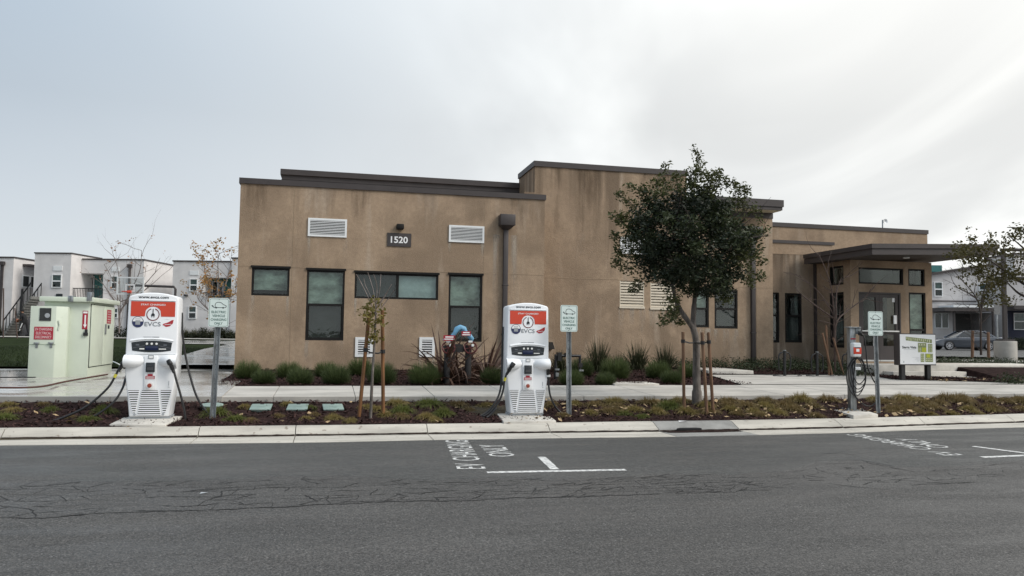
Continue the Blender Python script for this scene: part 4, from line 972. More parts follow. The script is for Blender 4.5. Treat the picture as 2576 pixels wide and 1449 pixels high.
# pads
PZ = 0.165
def pad(p, z, label, group=None):
    us_ = [q[0] for q in p]; vs2 = [q[1] for q in p]; c = (sum(us_) / len(p), sum(vs2) / len(p))
    t = thing('equipment_pad', label, 'concrete pad', (c[0], c[1], z - .12), 0, group)
    b = MB(); b.prism([(q[0] - c[0], q[1] - c[1]) for q in p], -.1, .12, 'z'); b.build('slab', PADC, t, bevel=.01); return t
def PWq(*xy, z=PZ): return [W(x, y, z) for x, y in xy]
q = PWq((275, 1067), (417, 1068), (472, 1040), (338, 1037)); pad(q, PZ, 'pale concrete pad under the left EV charger', 'charger pads')
q = PWq((1267, 1060.5), (1399, 1058), (1362, 1032), (1244, 1032.5)); pad(q, PZ, 'pale concrete pad under the middle EV charger', 'charger pads')
p1_ = W(376, 1053.5, PZ); p2_ = W(1319.5, 1045.5, PZ)
sc1 = (lambda: None)
ch1 = charger('ev_charger', 'white EV charger by the green cabinet with cables trailing both sides', (p1_.x - .01, p1_.y + .30, PZ), 0.0, PZ)
ch2 = charger('ev_charger', 'white EV charger before the brown downspout, beside the middle charging sign', (p2_.x + .05, p2_.y + .30, PZ), -0.02, PZ)
H1 = FV(383, 738, p1_.y + .3).z - PZ; H2 = FV(1321, 763.5, p2_.y + .3).z - PZ
for c, h in ((ch1, H1), (ch2, H2)): c.scale = (1, 1, h / 1.913); 
print('charger heights', H1, H2, 'width1', W(435, 1053, PZ).x - W(318, 1053, PZ).x)
gz = -.03
# left charger cables
gun(ch1, (-.455, -.36, .72), (-.36, -.33, .86)); cable(ch1, [(-.455, -.36, .73), (-.50, -.37, .62), (-.60, -.38, .45), (-.86, -.42, .20), (-1.15, -.46, .05), (-1.38, -.5, gz), (-1.36, -.58, gz - .02), (-1.1, -.45, gz)])
cable(ch1, [(-.37, .02, .84), (-.40, -.10, .62), (-.42, -.2, .45), (-.52, -.28, .25), (-.75, -.34, .06), (-1.0, -.4, gz), (-1.25, -.46, gz)])
b = MB(); b.tube([(-.478, -.365, .675), (-.50, -.37, .625)], .024, 8); b.build('yellow_band', YEL, ch1)
gun(ch1, (.36, -.40, .70), (.275, -.40, .885)); cable(ch1, [(.36, -.40, .71), (.40, -.41, .58), (.48, -.42, .33), (.54, -.42, .10), (.555, -.42, gz - .02), (.52, -.40, gz - .04)])
cable(ch1, [(.368, .02, 1.62), (.385, .0, 1.35), (.44, -.02, 1.0), (.55, -.10, .62), (.68, -.18, .30), (.86, -.25, .06), (1.0, -.3, gz - .02)])
# middle charger cables
gun(ch2, (-.385, -.38, .70), (-.275, -.42, .89)); cable(ch2, [(-.385, -.38, .71), (-.42, -.37, .58), (-.44, -.36, .42), (-.52, -.36, .22), (-.68, -.36, .05), (-.86, -.38, gz), (-1.02, -.42, gz), (-.98, -.52, gz), (-.72, -.42, gz + .02), (-.55, -.38, .14)])
b = MB(); b.tube([(-.402, -.375, .645), (-.42, -.37, .59)], .024, 8); b.build('yellow_band', YEL, ch2)
cable(ch2, [(-.372, .0, 1.5), (-.39, -.02, 1.25), (-.40, -.06, .95), (-.42, -.14, .62), (-.46, -.2, .40), (-.55, -.26, .22), (-.7, -.3, .06), (-.9, -.34, gz)])
gun(ch2, (.375, -.30, .62), (.345, -.32, .86)); cable(ch2, [(.375, -.30, .63), (.38, -.31, .48), (.41, -.32, .32), (.50, -.33, .14), (.62, -.34, .03), (.74, -.36, gz)])
b = MB(); b.tube([(.372, -.30, .69), (.374, -.30, .655)], .036, 8); b.build('white_band', WHITE, ch2)
# ------------------------------------------------------------------ charging signs
def ev_sign(label, px, py, ytop, ybot, xl, xr, rz):
    p = ground_at(px, py, 0, 12.2); Zc = (p - CAM).dot(fw)
    q = AT((xl + xr) / 2, (ytop + ybot) / 2, Zc); w_ = .305; h_ = .457
    t = thing('charging_sign', label, 'sign', (p.x, p.y, p.z - .05), rz, 'electric vehicle charging signs')
    off = t.matrix_world
    zt = AT((xl + xr) / 2, ytop, Zc).z - p.z + .05; zb = zt - h_; dx = (q.x - p.x)
    # U channel post, leaning a little as it stands in the soil
    b = MB(); sec = [(-.045, 0), (-.032, 0), (-.018, .034), (.018, .034), (.032, 0), (.045, 0), (.045, .006), (.036, .006), (.023, .042), (-.023, .042), (-.036, .006), (-.045, .006)]
    n = len(sec); vs = [(x, y + .012, -.1) for x, y in sec] + [(x + dx, y + .012, zt - .03) for x, y in sec]
    b.add(vs, [tuple(range(n)), tuple(range(2 * n - 1, n - 1, -1))] + [(i, (i + 1) % n, n + (i + 1) % n, n + i) for i in range(n)]); po = b.build('post', STEEL, t)
    b = MB()
    for k in range(int((zb - .15) / .0762)):
        z = .12 + k * .0762; b.cyl((dx * z / zt, .047 - .002, z), (dx * z / zt, .0445, z), .006, 6)
    b.build('post_hole', DARK, po)
    cz = (zt + zb) / 2
    def rr_(hw, hh, r): return [(dx + sx * (hw - r) + r * math.cos(a), cz + sz * (hh - r) + r * math.sin(a)) for sx, sz, a0 in ((1, 1, 0), (-1, 1, math.pi / 2), (-1, -1, math.pi), (1, -1, 1.5 * math.pi)) for a in [a0 + math.pi / 2 * i / 5 for i in range(6)]]
    b = MB(); b.prism(rr_(w_ / 2, h_ / 2, .032), -.003, .003); pl = b.build('plate', SIGNW, t)
    o, i_ = rr_(w_ / 2 - .012, h_ / 2 - .012, .026), rr_(w_ / 2 - .017, h_ / 2 - .017, .022); n = len(o)
    b = MB(); b.add([(x, -.0045, z) for x, z in o + i_], [(k, (k + 1) % n, n + (k + 1) % n, n + k) for k in range(n)]); b.build('border', PRINTG, pl)
    b = MB()
    for s, bd, zz, ww in (('ELECTRIC', .03, .008, .215), ('VEHICLE', .03, -.052, .190), ('CHARGING', .03, -.112, .235), ('ONLY', .03, -.172, .125)):
        b.text(s, (dx, -.0045, cz + zz), (1, 0, 0), (0, 0, 1), w=ww, h=.038, bold=.02)
    b.build('lettering', PRINTG, pl)
    # car with a plug tail, drawn with a thick line
    pts = [(-.095, .085), (-.070, .066), (-.055, .070), (-.058, .105), (-.045, .140), (-.010, .152), (.03, .145), (.065, .118), (.10, .102), (.108, .088), (.098, .074), (.070, .068), (-.055, .068)]
    sp = spline([(x, 0, z) for x, z in pts], 5); L, Rr = [], []
    for k, p_ in enumerate(sp):
        d = (sp[min(k + 1, len(sp) - 1)] - sp[max(k - 1, 0)]).normalized(); nn = Vector((-d.z, 0, d.x)) * .0042
        L.append((p_.x + nn.x + dx, -.0045, cz + p_.z + nn.z + .01)); Rr.append((p_.x - nn.x + dx, -.0045, cz + p_.z - nn.z + .01))
    b = MB(); b.sheet([L, Rr]); disk(b, dx - .040, -.005, cz + .076, .013, 12); disk(b, dx + .062, -.005, cz + .076, .013, 12)
    b.add([(dx - .112, -.005, cz + .106), (dx - .10, -.005, cz + .116), (dx - .078, -.005, cz + .098), (dx - .088, -.005, cz + .084)], [(0, 1, 2, 3)]); b.build('car_symbol', PRINTK, pl)
    b = MB()
    for z in (zt - .025, zb + .025): b.cyl((dx, -.006, z), (dx, .05, z), .007, 8)
    b.build('bolt', STEEL, t)
    return t
ev_sign('charging sign beside the left charger, in front of the wet path', 534, 1051, 749, 820, 522.5, 573.5, .02)
ev_sign('charging sign right of the middle charger, before the bare wall', 1432, 1047, 767, 829.5, 1415, 1456.5, .0)
ev_sign('charging sign in front of the entrance doors, by the grey charging post', 2211.5, 1042, 783, 840, 2195, 2227.5, -.06)
# ------------------------------------------------------------------ grey charging post
lp = W(2148, 1034, .25); LZ = .25
q = PWq((2086, 1028), (2147, 1044.5), (2209, 1041.5), (2157, 1026), z=.195); 
c = (sum(p.x for p in q) / 4, sum(p.y for p in q) / 4)
t = thing('equipment_pad', 'tilted concrete pad under the grey charging post', 'concrete pad', (c[0], c[1], .10), 0, 'charger pads')
b = MB(); b.prism([(p.x - c[0], p.y - c[1]) for p in q], -.06, .095, 'z'); b.build('slab', PADC, t, bevel=.012)
lp = W(2149, 1033, .195); Zl = (lp - CAM).dot(fw); ht = AT(2150, 822, Zl).z - .195
cp_ = thing('charging_post', 'grey steel charging post with a red and white box and a looped black cable', 'EV charger', (lp.x, lp.y + .06, .195), -.12)
b = MB(); b.box(-.06, .06, -.06, .06, .01, ht - .02); b.build('post', STEEL, cp_, bevel=.008)
b = MB(); b.box(-.17, .17, -.14, .14, 0, .014); b.build('base_plate', STEEL, cp_)
for sx in (-1, 1):
    for sy in (-1, 1): b = MB(); b.cyl((sx * .135, sy * .105, .014), (sx * .135, sy * .105, .045), .016, 6); b.build('bolt', STEEL, cp_)
b = MB(); b.box(-.10, .155, -.085, .085, ht - .02, ht); b.box(.065, .155, -.07, .07, ht - .14, ht - .021); b.build('head_bracket', STEEL, cp_, bevel=.005)
z0 = AT(2158, 898, Zl).z - .195; z1 = AT(2158, 862, Zl).z - .195
b = MB(); b.prism([(-.07, z0), (.095, z0), (.095, z1), (-.07, z1)], -.19, -.063); cb = b.build('charging_box', WHITE, cp_, bevel=.028, seg=3)
b = MB(); b.box(-.066, .091, -.194, -.175, z0 + .055, z1 - .085); b.build('red_face', RED, cb, bevel=.006)
b = MB(); b.box(-.015, .045, -.196, -.193, (z0 + z1) / 2 - .035, (z0 + z1) / 2 + .02); b.build('white_mark', PRINTW, cb)
b = MB(); b.box(-.04, .07, -.197, -.19, z1 - .10, z1 - .085); b.build('box_slot', PRINTK, cb)
b = MB(); b.box(-.05, .05, -.067, -.062, z1 + .06, z1 + .085); b.build('red_label', CRIM, cp_)
b = MB(); b.box(.02, .13, -.10, -.05, z0 - .25, z0 - .19); b.build('cable_clip', WHITE, cp_, bevel=.01)
zc0 = z0 - .22
b = MB()
for (rx, rz_, dx, dz, ph) in ((.17, .33, .06, -.12, 0.2), (.15, .29, .08, -.10, .6), (.13, .25, .10, -.04, .9), (.18, .36, .03, -.16, 1.3)):
    b.tube([(dx + rx * math.sin(a) , -.09 - .015 * math.cos(a * 3 + ph), zc0 + dz + rz_ * math.cos(a)) for a in [2 * math.pi * i / 30 + ph for i in range(31)]], .0095, 6)
b.tube(spline([(.16, -.02, ht - .13), (.22, -.06, ht - .18), (.25, -.08, ht - .45), (.27, -.09, ht - .75), (.36, -.10, ht - .98), (.46, -.10, ht - 1.15), (.44, -.11, ht - 1.38), (.30, -.11, ht - 1.50), (.12, -.10, ht - 1.43), (-.02, -.09, ht - 1.2), (.02, -.1, z0 - .02)]), .0125, 6)
b.build('cable', BLACK, cp_, smooth=True)
gun(cp_, (.20, -.06, ht - .16), (.10, -.07, ht - .12))
# ------------------------------------------------------------------ green switch cabinet
zs = .56; c0 = W(75, 946, .53); c1 = W(160, 947, .53); c2 = W(222, 946, .54); 
vf = c1.y; x0, x1, x2 = c0.x, c1.x, FV(220, 930, c1.y + .3).x
top = lambda px, py, v: FV(px, py, v).z
cab = thing('switch_cabinet', 'pale green electrical switch cabinet with red notices on the wet concrete', 'electrical cabinet', (x1, vf, .50))
zM = top(110, 770, vf); zB_ = top(190, 763, vf + .25); zR = top(150, 746, vf + .2)
dep = FU(281, 930, x2).y - vf; print('cabinet depth', dep); bx0 = x0 + .16
b = MB(); b.box(bx0, x2, vf + .30, vf + dep, .45, zB_ + .03); b.build('body', CABG, cab, world=True, bevel=.012)
b = MB(); b.box(bx0 - .07, x2 + .10, vf + .18, vf + dep + .1, zB_ + .032, zB_ + .135); b.build('roof', CABG, cab, world=True, bevel=.015)
b = MB()
b.prism([(x0, vf), (x1 - .20, vf), (x1 - .02, vf + .16), (x1 - .02, vf + .298), (x0, vf + .298)], .45, zM, 'z'); mb_ = b.build('meter_box', CABG, cab, world=True, bevel=.008)
zw0, zw1 = top(117, 807, vf), top(117, 775, vf); xw0, xw1 = FV(100, 790, vf).x, FV(129, 790, vf).x
b = MB(); b.box(xw0, xw1, vf - .012, vf - .001, zw0, zw1); wn = b.build('meter_window', mat('meter_window_glass', (.025, .028, .028), .1, .2), mb_, world=True)
b = MB(); disk(b, lerp(xw0, xw1, .68), vf - .014, lerp(zw0, zw1, .42), .05, 18); b.build('meter_dial', GREYP, wn, world=True)
zp0, zp1 = top(110, 854, vf), top(110, 822, vf); xp0, xp1 = FV(86, 838, vf).x, FV(134, 838, vf).x
b = MB(); b.box(xp0, xp1, vf - .008, vf - .001, zp0, zp1); pl = b.build('placard', CRIM, mb_, world=True)
b = MB()
for k, s in enumerate(('EV CHARGING', 'ELECTRICAL', 'DISCONNECT')): b.text(s, ((xp0 + xp1) / 2, vf - .0095, lerp(zp1, zp0, .19 + .31 * k)), (1, 0, 0), (0, 0, 1), w=(xp1 - xp0) * (.88, .8, .84)[k], h=(zp1 - zp0) * .21, bold=.01)
b.build('lettering', mat('placard_print', (.72, .55, .55), .6), pl, world=True)
zs_ = top(110, 867, vf); b = MB(); b.box(x0 - .004, x1 - .19, vf - .004, vf, zs_ - .006, zs_ + .006); b.build('seam', mat('cabinet_seam', (.24, .30, .22), .6), mb_, world=True)
for px in (93, 129): q = FV(px, 864, vf); b = MB(); b.obox((q.x, vf - .025, q.z + .01), .10, .05, .03); b.obox((q.x, vf - .008, q.z - .05), .05, .015, .09); b.build('latch', STEEL, mb_, world=True, bevel=.006)
b = MB(); q = FV(153, 818, vf + .1); b.tube([(q.x - .02, vf + .02, q.z + .10), (q.x, vf + .03, q.z), (q.x - .02, vf + .02, q.z - .10)], .018, 6); b.build('handle', CABG, mb_, world=True)
# front of the main body
vb = vf + .30
q = FV(214.5, 805, vb); b = MB(); b.box(q.x - .055, q.x + .05, vb - .006, vb - .001, q.z - .20, q.z + .20); sg = b.build('arrow_notice', CRIM, cab, world=True)
b = MB(); b.box(q.x - .045, q.x + .04, vb - .008, vb - .006, q.z + .145, q.z + .185); b.box(q.x - .014, q.x + .014, vb - .008, vb - .006, q.z - .10, q.z + .11); b.add([(q.x - .036, vb - .008, q.z - .10), (q.x + .036, vb - .008, q.z - .10), (q.x, vb - .008, q.z - .175)], [(0, 1, 2)]); b.build('arrow', PRINTW, sg, world=True)
q = FV(217.5, 836, vb); b = MB(); b.obox((q.x, vb - .02, q.z + .02), .05, .04, .09); b.obox((q.x - .01, vb - .02, q.z - .04), .09, .05, .07); b.build('padlock', BLKM, cab, world=True, bevel=.008)
# doors on the side
b = MB(); b.box(x2 - .01, x2 + .006, vb + .03, vf + dep - .05, .70, zB_ - .005); b.build('door_gap', DARK, cab, world=True)
for k, (v0, v1) in enumerate(((vb + .045, (vb + vf + dep) / 2 - .015), ((vb + vf + dep) / 2 + .015, vf + dep - .065))):
    b = MB(); b.box(x2 + .007, x2 + .03, v0, v1, .72, zB_ - .02); d = b.build('door', CABG, cab, world=True, bevel=.006)
    if k == 1:
        b = MB(); b.box(x2 + .03, x2 + .05, v0 + .07, v0 + .17, 1.42, 1.66); b.build('handle', STEEL, d, world=True, bevel=.006)
        b = MB(); b.box(x2 + .03, x2 + .036, v0 + .22, v0 + .56, zB_ - .42, zB_ - .10); n_ = b.build('warning_notice', CRIM, d, world=True)
        b = MB()
        for i in range(5): b.box(x2 + .036, x2 + .038, v0 + .26, v0 + .52, zB_ - .39 + .058 * i, zB_ - .37 + .058 * i)
        b.build('notice_lines', mat('notice_print', (.6, .4, .4), .6), n_, world=True)
        b = MB(); b.box(x2 + .03, x2 + .035, v0 + .32, v0 + .46, zB_ - .54, zB_ - .46); b.build('maker_plate', PRINTK, d, world=True)
for px, py in ((179, 751), (226, 749)):
    q = FV(px, py, vf + .2); b = MB(); b.box(q.x - .05, q.x + .05, vf + .165, vf + .32, q.z - .07, q.z + .12 if px > 200 else q.z + .06); b.build('lifting_lug', STEEL, cab, world=True, bevel=.008)
# hose across the apron
HOSE = mat('red_brown_hose', (.075, .028, .02), .6)
pts = [W(x, y, .50 + .02 * (980 - y) / 40) for x, y in ((-40, 973), (0, 974), (60, 974), (110, 971), (160, 962), (220, 953), (270, 946))]
pts = [Vector((p.x, p.y, .435 + .0175 * (p.y - 14.4) + .045)) for p in pts]
h = thing('hose', 'thin red brown hose lying across the wet concrete before the green cabinet', 'hose', (pts[3].x, pts[3].y, .5))
b = MB(); b.tube(spline(pts), .019, 6); b.build('tube', HOSE, h, world=True, smooth=True)
pts = [AT(x, y, Z) for x, y, Z in ((270, 946, 19.6), (298, 937, 18.6), (308, 926, 17.5), (300, 917, 18.5), (281, 908, 20.3))]
b = MB(); b.tube(spline(pts), .013, 6); b.build('white_lead', WHITE, h, world=True, smooth=True)
q = W(30, 951, .53); dr = thing('slot_drain', 'small dark slot drain in the concrete left of the green cabinet', 'drain', (q.x, q.y, .535)); 
b = MB(); b.box(-1.2, .42, -.05, .05, .0, .018); b.build('grate', DARK, dr)
# ------------------------------------------------------------------ map board
p = W(2305, 957, .50); pz = g(p.x, p.y) + .02; Zm = (p - CAM).dot(fw)
mz0 = AT(2300, 917, Zm).z; mz1 = AT(2307, 841, Zm).z; mx0 = FV(2263, 880, p.y).x; mx1 = FV(2352, 880, p.y).x
mbd = thing('map_board', 'white site map board in a brown case on two black legs', 'notice board', ((mx0 + mx1) / 2, p.y, pz))
b = MB(); b.box(mx0 - .01, mx1 + .03, p.y, p.y + .20, mz0 - .02, mz1 + .02); b.build('case', TRIMB, mbd, world=True, bevel=.006)
for px in (2270, 2334.5): q = FV(px, 930, p.y + .1); b = MB(); b.box(q.x - .055, q.x + .055, p.y + .06, p.y + .17, .38, mz0 - .021); b.build('leg', BLKM, mbd, world=True)
vy = p.y - .006
b = MB(); b.box(mx0 + .012, mx1 + .012, vy, p.y - .001, mz0 + .008, mz1 - .004); mp_ = b.build('map_sheet', PRINTW, mbd, world=True)
wm_, hm_ = mx1 - mx0, mz1 - mz0
def mpt(x, y): return (mx0 + .012 + wm_ * x, vy - .002, mz1 - .004 - hm_ * y)
b = MB(); b.text('Sierra Vista', mpt(.255, .425), (1, 0, 0), (0, 0, 1), w=wm_ * .40, h=hm_ * .085, bold=.03); b.build('title', PRINTK, mp_, world=True)
b = MB()
def mrect(b_, x0, y0, x1, y1, sk=0.0, d=0.0): 
    A = [mpt(x0, y0), mpt(x1, y0 + sk), mpt(x1, y1 + sk), mpt(x0, y1)]; b_.quad(*[(a[0], a[1] - d, a[2]) for a in A])
mrect(b, .10, .50, .43, .507); 
for i, (xa, xb) in enumerate(((.33, .54), (.43, .54), (.41, .54), (.47, .54), (.45, .54))): mrect(b, xa, .75 + .032 * i, xb, .757 + .032 * i)
mrect(b, .085, .88, .105, .94); b.build('small_print', GREYP, mp_, world=True)
OLV = mat('map_olive', (.26, .30, .13), .6, .3, 30); LIME = mat('map_lime', (.42, .45, .03), .6, .05); TANP = mat('map_houses', (.62, .62, .42), .6)
b = MB(); mrect(b, .16, .075, .90, .20, .085)
for r_4 in ((.50, .28, .74, .59), (.78, .31, .91, .59), (.57, .63, .675, .91), (.70, .63, .92, .91)): mrect(b, *r_4)
b.build('map_blocks', OLV, mp_, world=True)
b = MB(); mrect(b, .61, .43, .735, .585, 0, .001); mrect(b, .74, .65, .84, .76, 0, .001); b.build('map_green', LIME, mp_, world=True)
b = MB()
for i in range(12): x = .18 + .058 * i; mrect(b, x, .095 + .0068 * i, x + .022, .15 + .0068 * i + .02 * (i % 3), 0, .001)
for x0_, y0_, n1, n2, dx_, dy_ in ((.52, .31, 3, 1, .07, .1), (.515, .44, 2, 3, .045, .05), (.80, .34, 1, 5, .05, .05), (.86, .34, 1, 5, .05, .05), (.585, .66, 2, 4, .045, .06), (.72, .78, 4, 2, .05, .06)):
    for i in range(n1):
        for j in range(n2): mrect(b, x0_ + i * dx_, y0_ + j * dy_, x0_ + i * dx_ + dx_ * .55, y0_ + j * dy_ + dy_ * .55, 0, .0015)
b.build('map_houses', TANP, mp_, world=True)
# ------------------------------------------------------------------ bike racks
def bike_rack(px, py, label):
    p = W(px, py, .51); Zc = (p - CAM).dot(fw); h = AT(px, 882 if px < 2000 else 886, Zc).z - .51
    t = thing('bike_rack', label, 'bike rack', (p.x, p.y, .505), 0, 'black bike racks on the plaza')
    b = MB(); b.cyl((0, 0, 0), (0, 0, h), .040, 10); b.build('post', BLKM, t, smooth='auto')
    b = MB(); b.cyl((0, 0, h), (0, 0, h + .02), .046, 10); b.build('cap', STEEL, t)
    b = MB(); b.tube(spline([(-.03, 0, h - .03), (-.17, 0, h - .12), (-.17, 0, h - .45), (-.12, 0, h - .52)], 5), .018, 6); b.tube(spline([(.03, 0, h - .03), (.17, 0, h - .12), (.17, 0, h - .45), (.12, 0, h - .52)], 5), .018, 6); b.build('hoop', BLKM, t, smooth=True)
    b = MB(); b.tube(spline([(-.42, -.12, .05), (-.30, -.16, .03), (-.2, -.20, .02), (.2, -.20, .02), (.30, -.16, .03), (.42, -.12, .05)], 4), .03, 6); b.box(-.22, .22, -.17, .10, .0, .03); b.build('foot', BLKM, t)
    return t
bike_rack(1974, 948, 'black bike rack nearest the raised concrete walk')
bike_rack(2056, 948, 'black bike rack in front of the bare shrub tree by the doors')
bike_rack(2134, 947, 'black bike rack close behind the grey charging post')
# ------------------------------------------------------------------ irrigation valve boxes
LIDG = mat('green_lid', (.235, .315, .285), .55, .1, 6.0, bump=.3, bscale=60)
def valve(px, py, label, round_=False):
    p = ground_at(px, py, .045, 12.2)
    t = thing('valve_box', label, 'valve box', (p.x, p.y, g(p.x, p.y)), 0, 'green valve boxes in the planting strip')
    hz = .045
    if round_:
        b = MB(); b.cyl((0, 0, -.03), (0, 0, hz - .02), .15, 20); b.build('box', LIDG, t)
        b = MB(); b.cyl((0, 0, hz - .018), (0, 0, hz), .185, 24); l = b.build('lid', LIDG, t, bevel=.004); t.rotation_euler = (.09, 0, 0)
        return t
    b = MB(); b.box(-.15, .15, -.20, .20, -.06, hz - .03); b.build('box', LIDG, t)
    b = MB(); b.box(-.17, .17, -.235, .235, hz - .028, hz); l = b.build('lid', LIDG, t, bevel=.012)
    b = MB()
    b.box(-.03, .03, .17, .205, hz + .0005, hz + .003); b.build('lift_slot', DARK, l)
    b = MB()
    for k in range(2): b.box(-.07, .07, -.03 - .05 * k, -.01 - .05 * k, hz + .0005, hz + .003)
    b.build('raised_mark', LIDG, l); t.rotation_euler = (.10, 0, rnd.uniform(-.06, .06))
    return t
valve(657, 1022, 'leftmost of the three square green valve lids'); valve(749, 1022, 'middle of the three square green valve lids'); valve(838, 1022, 'square green valve lid nearest the young staked tree')
valve(533, 1019, 'round green valve lid behind the left charging sign post', True)
# ------------------------------------------------------------------ backflow assembly with blue frost bags
p = W(1180, 955, .56); bfz = g(p.x, p.y)
bk = thing('backflow_preventer', 'dark backflow valve stand with red handwheels and blue bags tied over it', 'pipework', (p.x, p.y, bfz))
PIPE = mat('dark_pipe', (.025, .022, .022), .6, .3, 10)
MARW = mat('red_handwheel', (.11, .022, .022), .5); BLUEB = mat('blue_bag', (.15, .36, .54), .55, .12, 6, bump=.4, bscale=12)
def bx(px, py): q = FV(px, py, p.y); return q.x - p.x, q.z - bfz
for px in (1125, 1178): x, _ = bx(px, 900); z = bx(px, 868)[1]; b = MB(); b.cyl((x, 0, -.05), (x, 0, z), .07, 12); b.lathe([(.11, z - .06), (.11, z - .02)], (x, 0, 0), 14); b.build('riser', PIPE, bk, smooth='auto')
xa, za = bx(1125, 872); xb, zb = bx(1178, 872)
b = MB(); b.cyl((xa - .05, 0, za - .05), (xb + .05, 0, za - .05), .06, 10); b.obox(((xa + xb) / 2, 0, za - .03), .2, .17, .17); b.build('crosspipe', PIPE, bk)
for px in (1126, 1181):
    x, z = bx(px, 874); b = MB(); n = 22
    b.tube([(x + .135 * math.cos(2 * math.pi * i / n), -.13 + .02 * math.sin(2 * math.pi * i / n * 3), z + .125 * math.sin(2 * math.pi * i / n)) for i in range(n + 1)], .017, 6)
    for k in range(3): a = k * math.pi / 3 + .3; b.tube([(x - .13 * math.cos(a), -.13, z - .12 * math.sin(a)), (x + .13 * math.cos(a), -.13, z + .12 * math.sin(a))], .011, 5)
    b.cyl((x, -.16, z), (x, 0, z), .025, 8); b.build('handwheel', MARW, bk)
    b = MB(); b.obox((x - .01, -.165, z + .13), .085, .02, .04); b.obox((x + .04, -.165, z + .05), .05, .02, .05); b.build('white_tag', WHITE, bk)
def bag(pts, rx, ry):
    b = MB(); n = 10; rows = []
    for i, (px, py, s) in enumerate(pts):
        x, z = bx(px, py); q = pts[min(i + 1, len(pts) - 1)]; q0 = pts[max(i - 1, 0)]; dx, dz = bx(q[0], q[1])[0] - bx(q0[0], q0[1])[0], bx(q[0], q[1])[1] - bx(q0[0], q0[1])[1]; l = math.hypot(dx, dz) or 1; nx, nz_ = -dz / l, dx / l
        rows.append([(x + nx * rx * s * math.cos(a) * rnd.uniform(.85, 1.12), -.05 + ry * s * math.sin(a) * rnd.uniform(.85, 1.1), z + nz_ * rx * s * math.cos(a) * rnd.uniform(.85, 1.12)) for a in [2 * math.pi * j / n for j in range(n)]])
    for r in rows: r.append(r[0])
    b.sheet(rows); b.add(rows[0][:n], [tuple(range(n))]); b.add(rows[-1][:n], [tuple(range(n))]); return b.build('blue_cover', BLUEB, bk, smooth=True)
bag([(1130, 851, .5), (1138, 845, .7), (1143, 838, .6), (1149, 829, 1.05), (1157, 824, .95), (1165, 828, 1.15), (1171, 838, .7)], .068, .085)
bag([(1174, 836, .6), (1181, 847, .8), (1186, 853, .85), (1185, 859, .4)], .066, .08); bag([(1114, 856, .4), (1122, 852, .6), (1131, 848, .5)], .06, .07)
for px, py, w_, h_ in ((1127, 850, .25, .115), (1169, 839, .20, .10)):
    x, z = bx(px, py); b = MB(); b.obox((x, -.19, z), w_, .015, h_); n_ = b.build('red_notice', CRIM, bk, world=False)
    b = MB(); b.obox((x, -.199, z + .02), w_ * .7, .003, .025); b.obox((x, -.199, z - .025), w_ * .85, .003, .022); b.build('notice_lines', PRINTW, n_)
# small black irrigation manifold behind the middle charging sign
p = W(1428, 952, .52); iz = g(p.x, p.y)
im = thing('irrigation_manifold', 'low black pipe frame with taps behind the middle charging sign', 'pipework', (p.x, p.y, iz))
zt = FV(1430, 895, p.y).z - iz
b = MB(); b.tube([(-.30, 0, -.03), (-.30, 0, zt), (.30, 0, zt), (.30, 0, -.03)], .045, 8); b.obox((0, 0, zt + .02), .16, .12, .10); b.obox((-.22, 0, zt - .02), .1, .12, .2); b.obox((.31, 0, zt * .6), .09, .1, .1); b.build('pipe', BLKM, im)
b = MB(); b.obox((-.28, -.05, zt * .42), .1, .06, .04); b.obox((.32, -.05, zt * .38), .1, .06, .04); b.obox((-.28, -.05, zt * .2), .07, .06, .09); b.build('tap', STEEL, im)
q = W(1595, 967, .47); a_ = thing('utility_cover', 'flat square concrete cover at the back edge of the pavement', 'cover', (q.x, q.y, g(q.x, q.y)))
b = MB(); b.box(-.55, .5, -.25, .45, -.03, .035); b.build('frame', PADC, a_, bevel=.01); b = MB(); b.add([(.1 + .2 * math.cos(i * .6), .05 + .12 * math.sin(i * .6), .037) for i in range(10)], [tuple(range(10))]); b.build('dirt_patch', MULCH, a_)
# ------------------------------------------------------------------ grasses
def tuft(n, h, spread, lean, w, seed, ball=False, droop=0.3):
    r = np.random.RandomState(seed); a = r.uniform(0, 6.283, n); rad = spread * np.sqrt(r.uniform(0, 1, n)) * .5
    base = np.stack([rad * np.cos(a), rad * np.sin(a), np.zeros(n)], 1)
    aa = a + r.normal(0, .5, n)
    if ball: el = np.arcsin(r.uniform(-.1, 1, n)); c_ = .78 * h; L = (c_ * np.sin(el) + np.sqrt(h * h - (c_ * np.cos(el)) ** 2)) * r.uniform(.84, 1.02, n); el = np.maximum(el, .03)
    else: el = np.clip(math.pi / 2 - np.abs(r.normal(0, lean, n)), .12, 1.57); L = h * r.uniform(.6, 1.1, n)
    d = np.stack([np.cos(aa) * np.cos(el), np.sin(aa) * np.cos(el), np.sin(el)], 1)
    mid = base + d * (L * .55)[:, None]; tip = base + d * L[:, None]; tip[:, 2] -= L * droop * np.cos(el) * r.uniform(.5, 1.3, n)
    t_ = r.uniform(0, 6.283, n); s = np.stack([np.cos(t_), np.sin(t_), np.zeros(n)], 1) * (w / 2)
    v = np.stack([base - s, base + s, mid + s * .8, mid - s * .8, tip + s * .15, tip - s * .15], 1).reshape(-1, 3)
    i = np.arange(n)[:, None] * 6
    f = np.concatenate([i + np.array([[0, 1, 2, 3]]), i + np.array([[3, 2, 4, 5]])], 0)
    return v, f
TUSM = leafmat('tussock_green', (0.036, 0.058, 0.014), (0.135, 0.170, 0.065), .6, .2, 9.0)
TUSD = leafmat('tussock_dark', (0.028, 0.044, 0.013), (0.10, 0.13, 0.05), .6, .2, 9.0)
STRY = leafmat('strip_grass_yellow', (0.30, 0.22, 0.085), (0.16, 0.145, 0.045), .7, .25, 12.0)
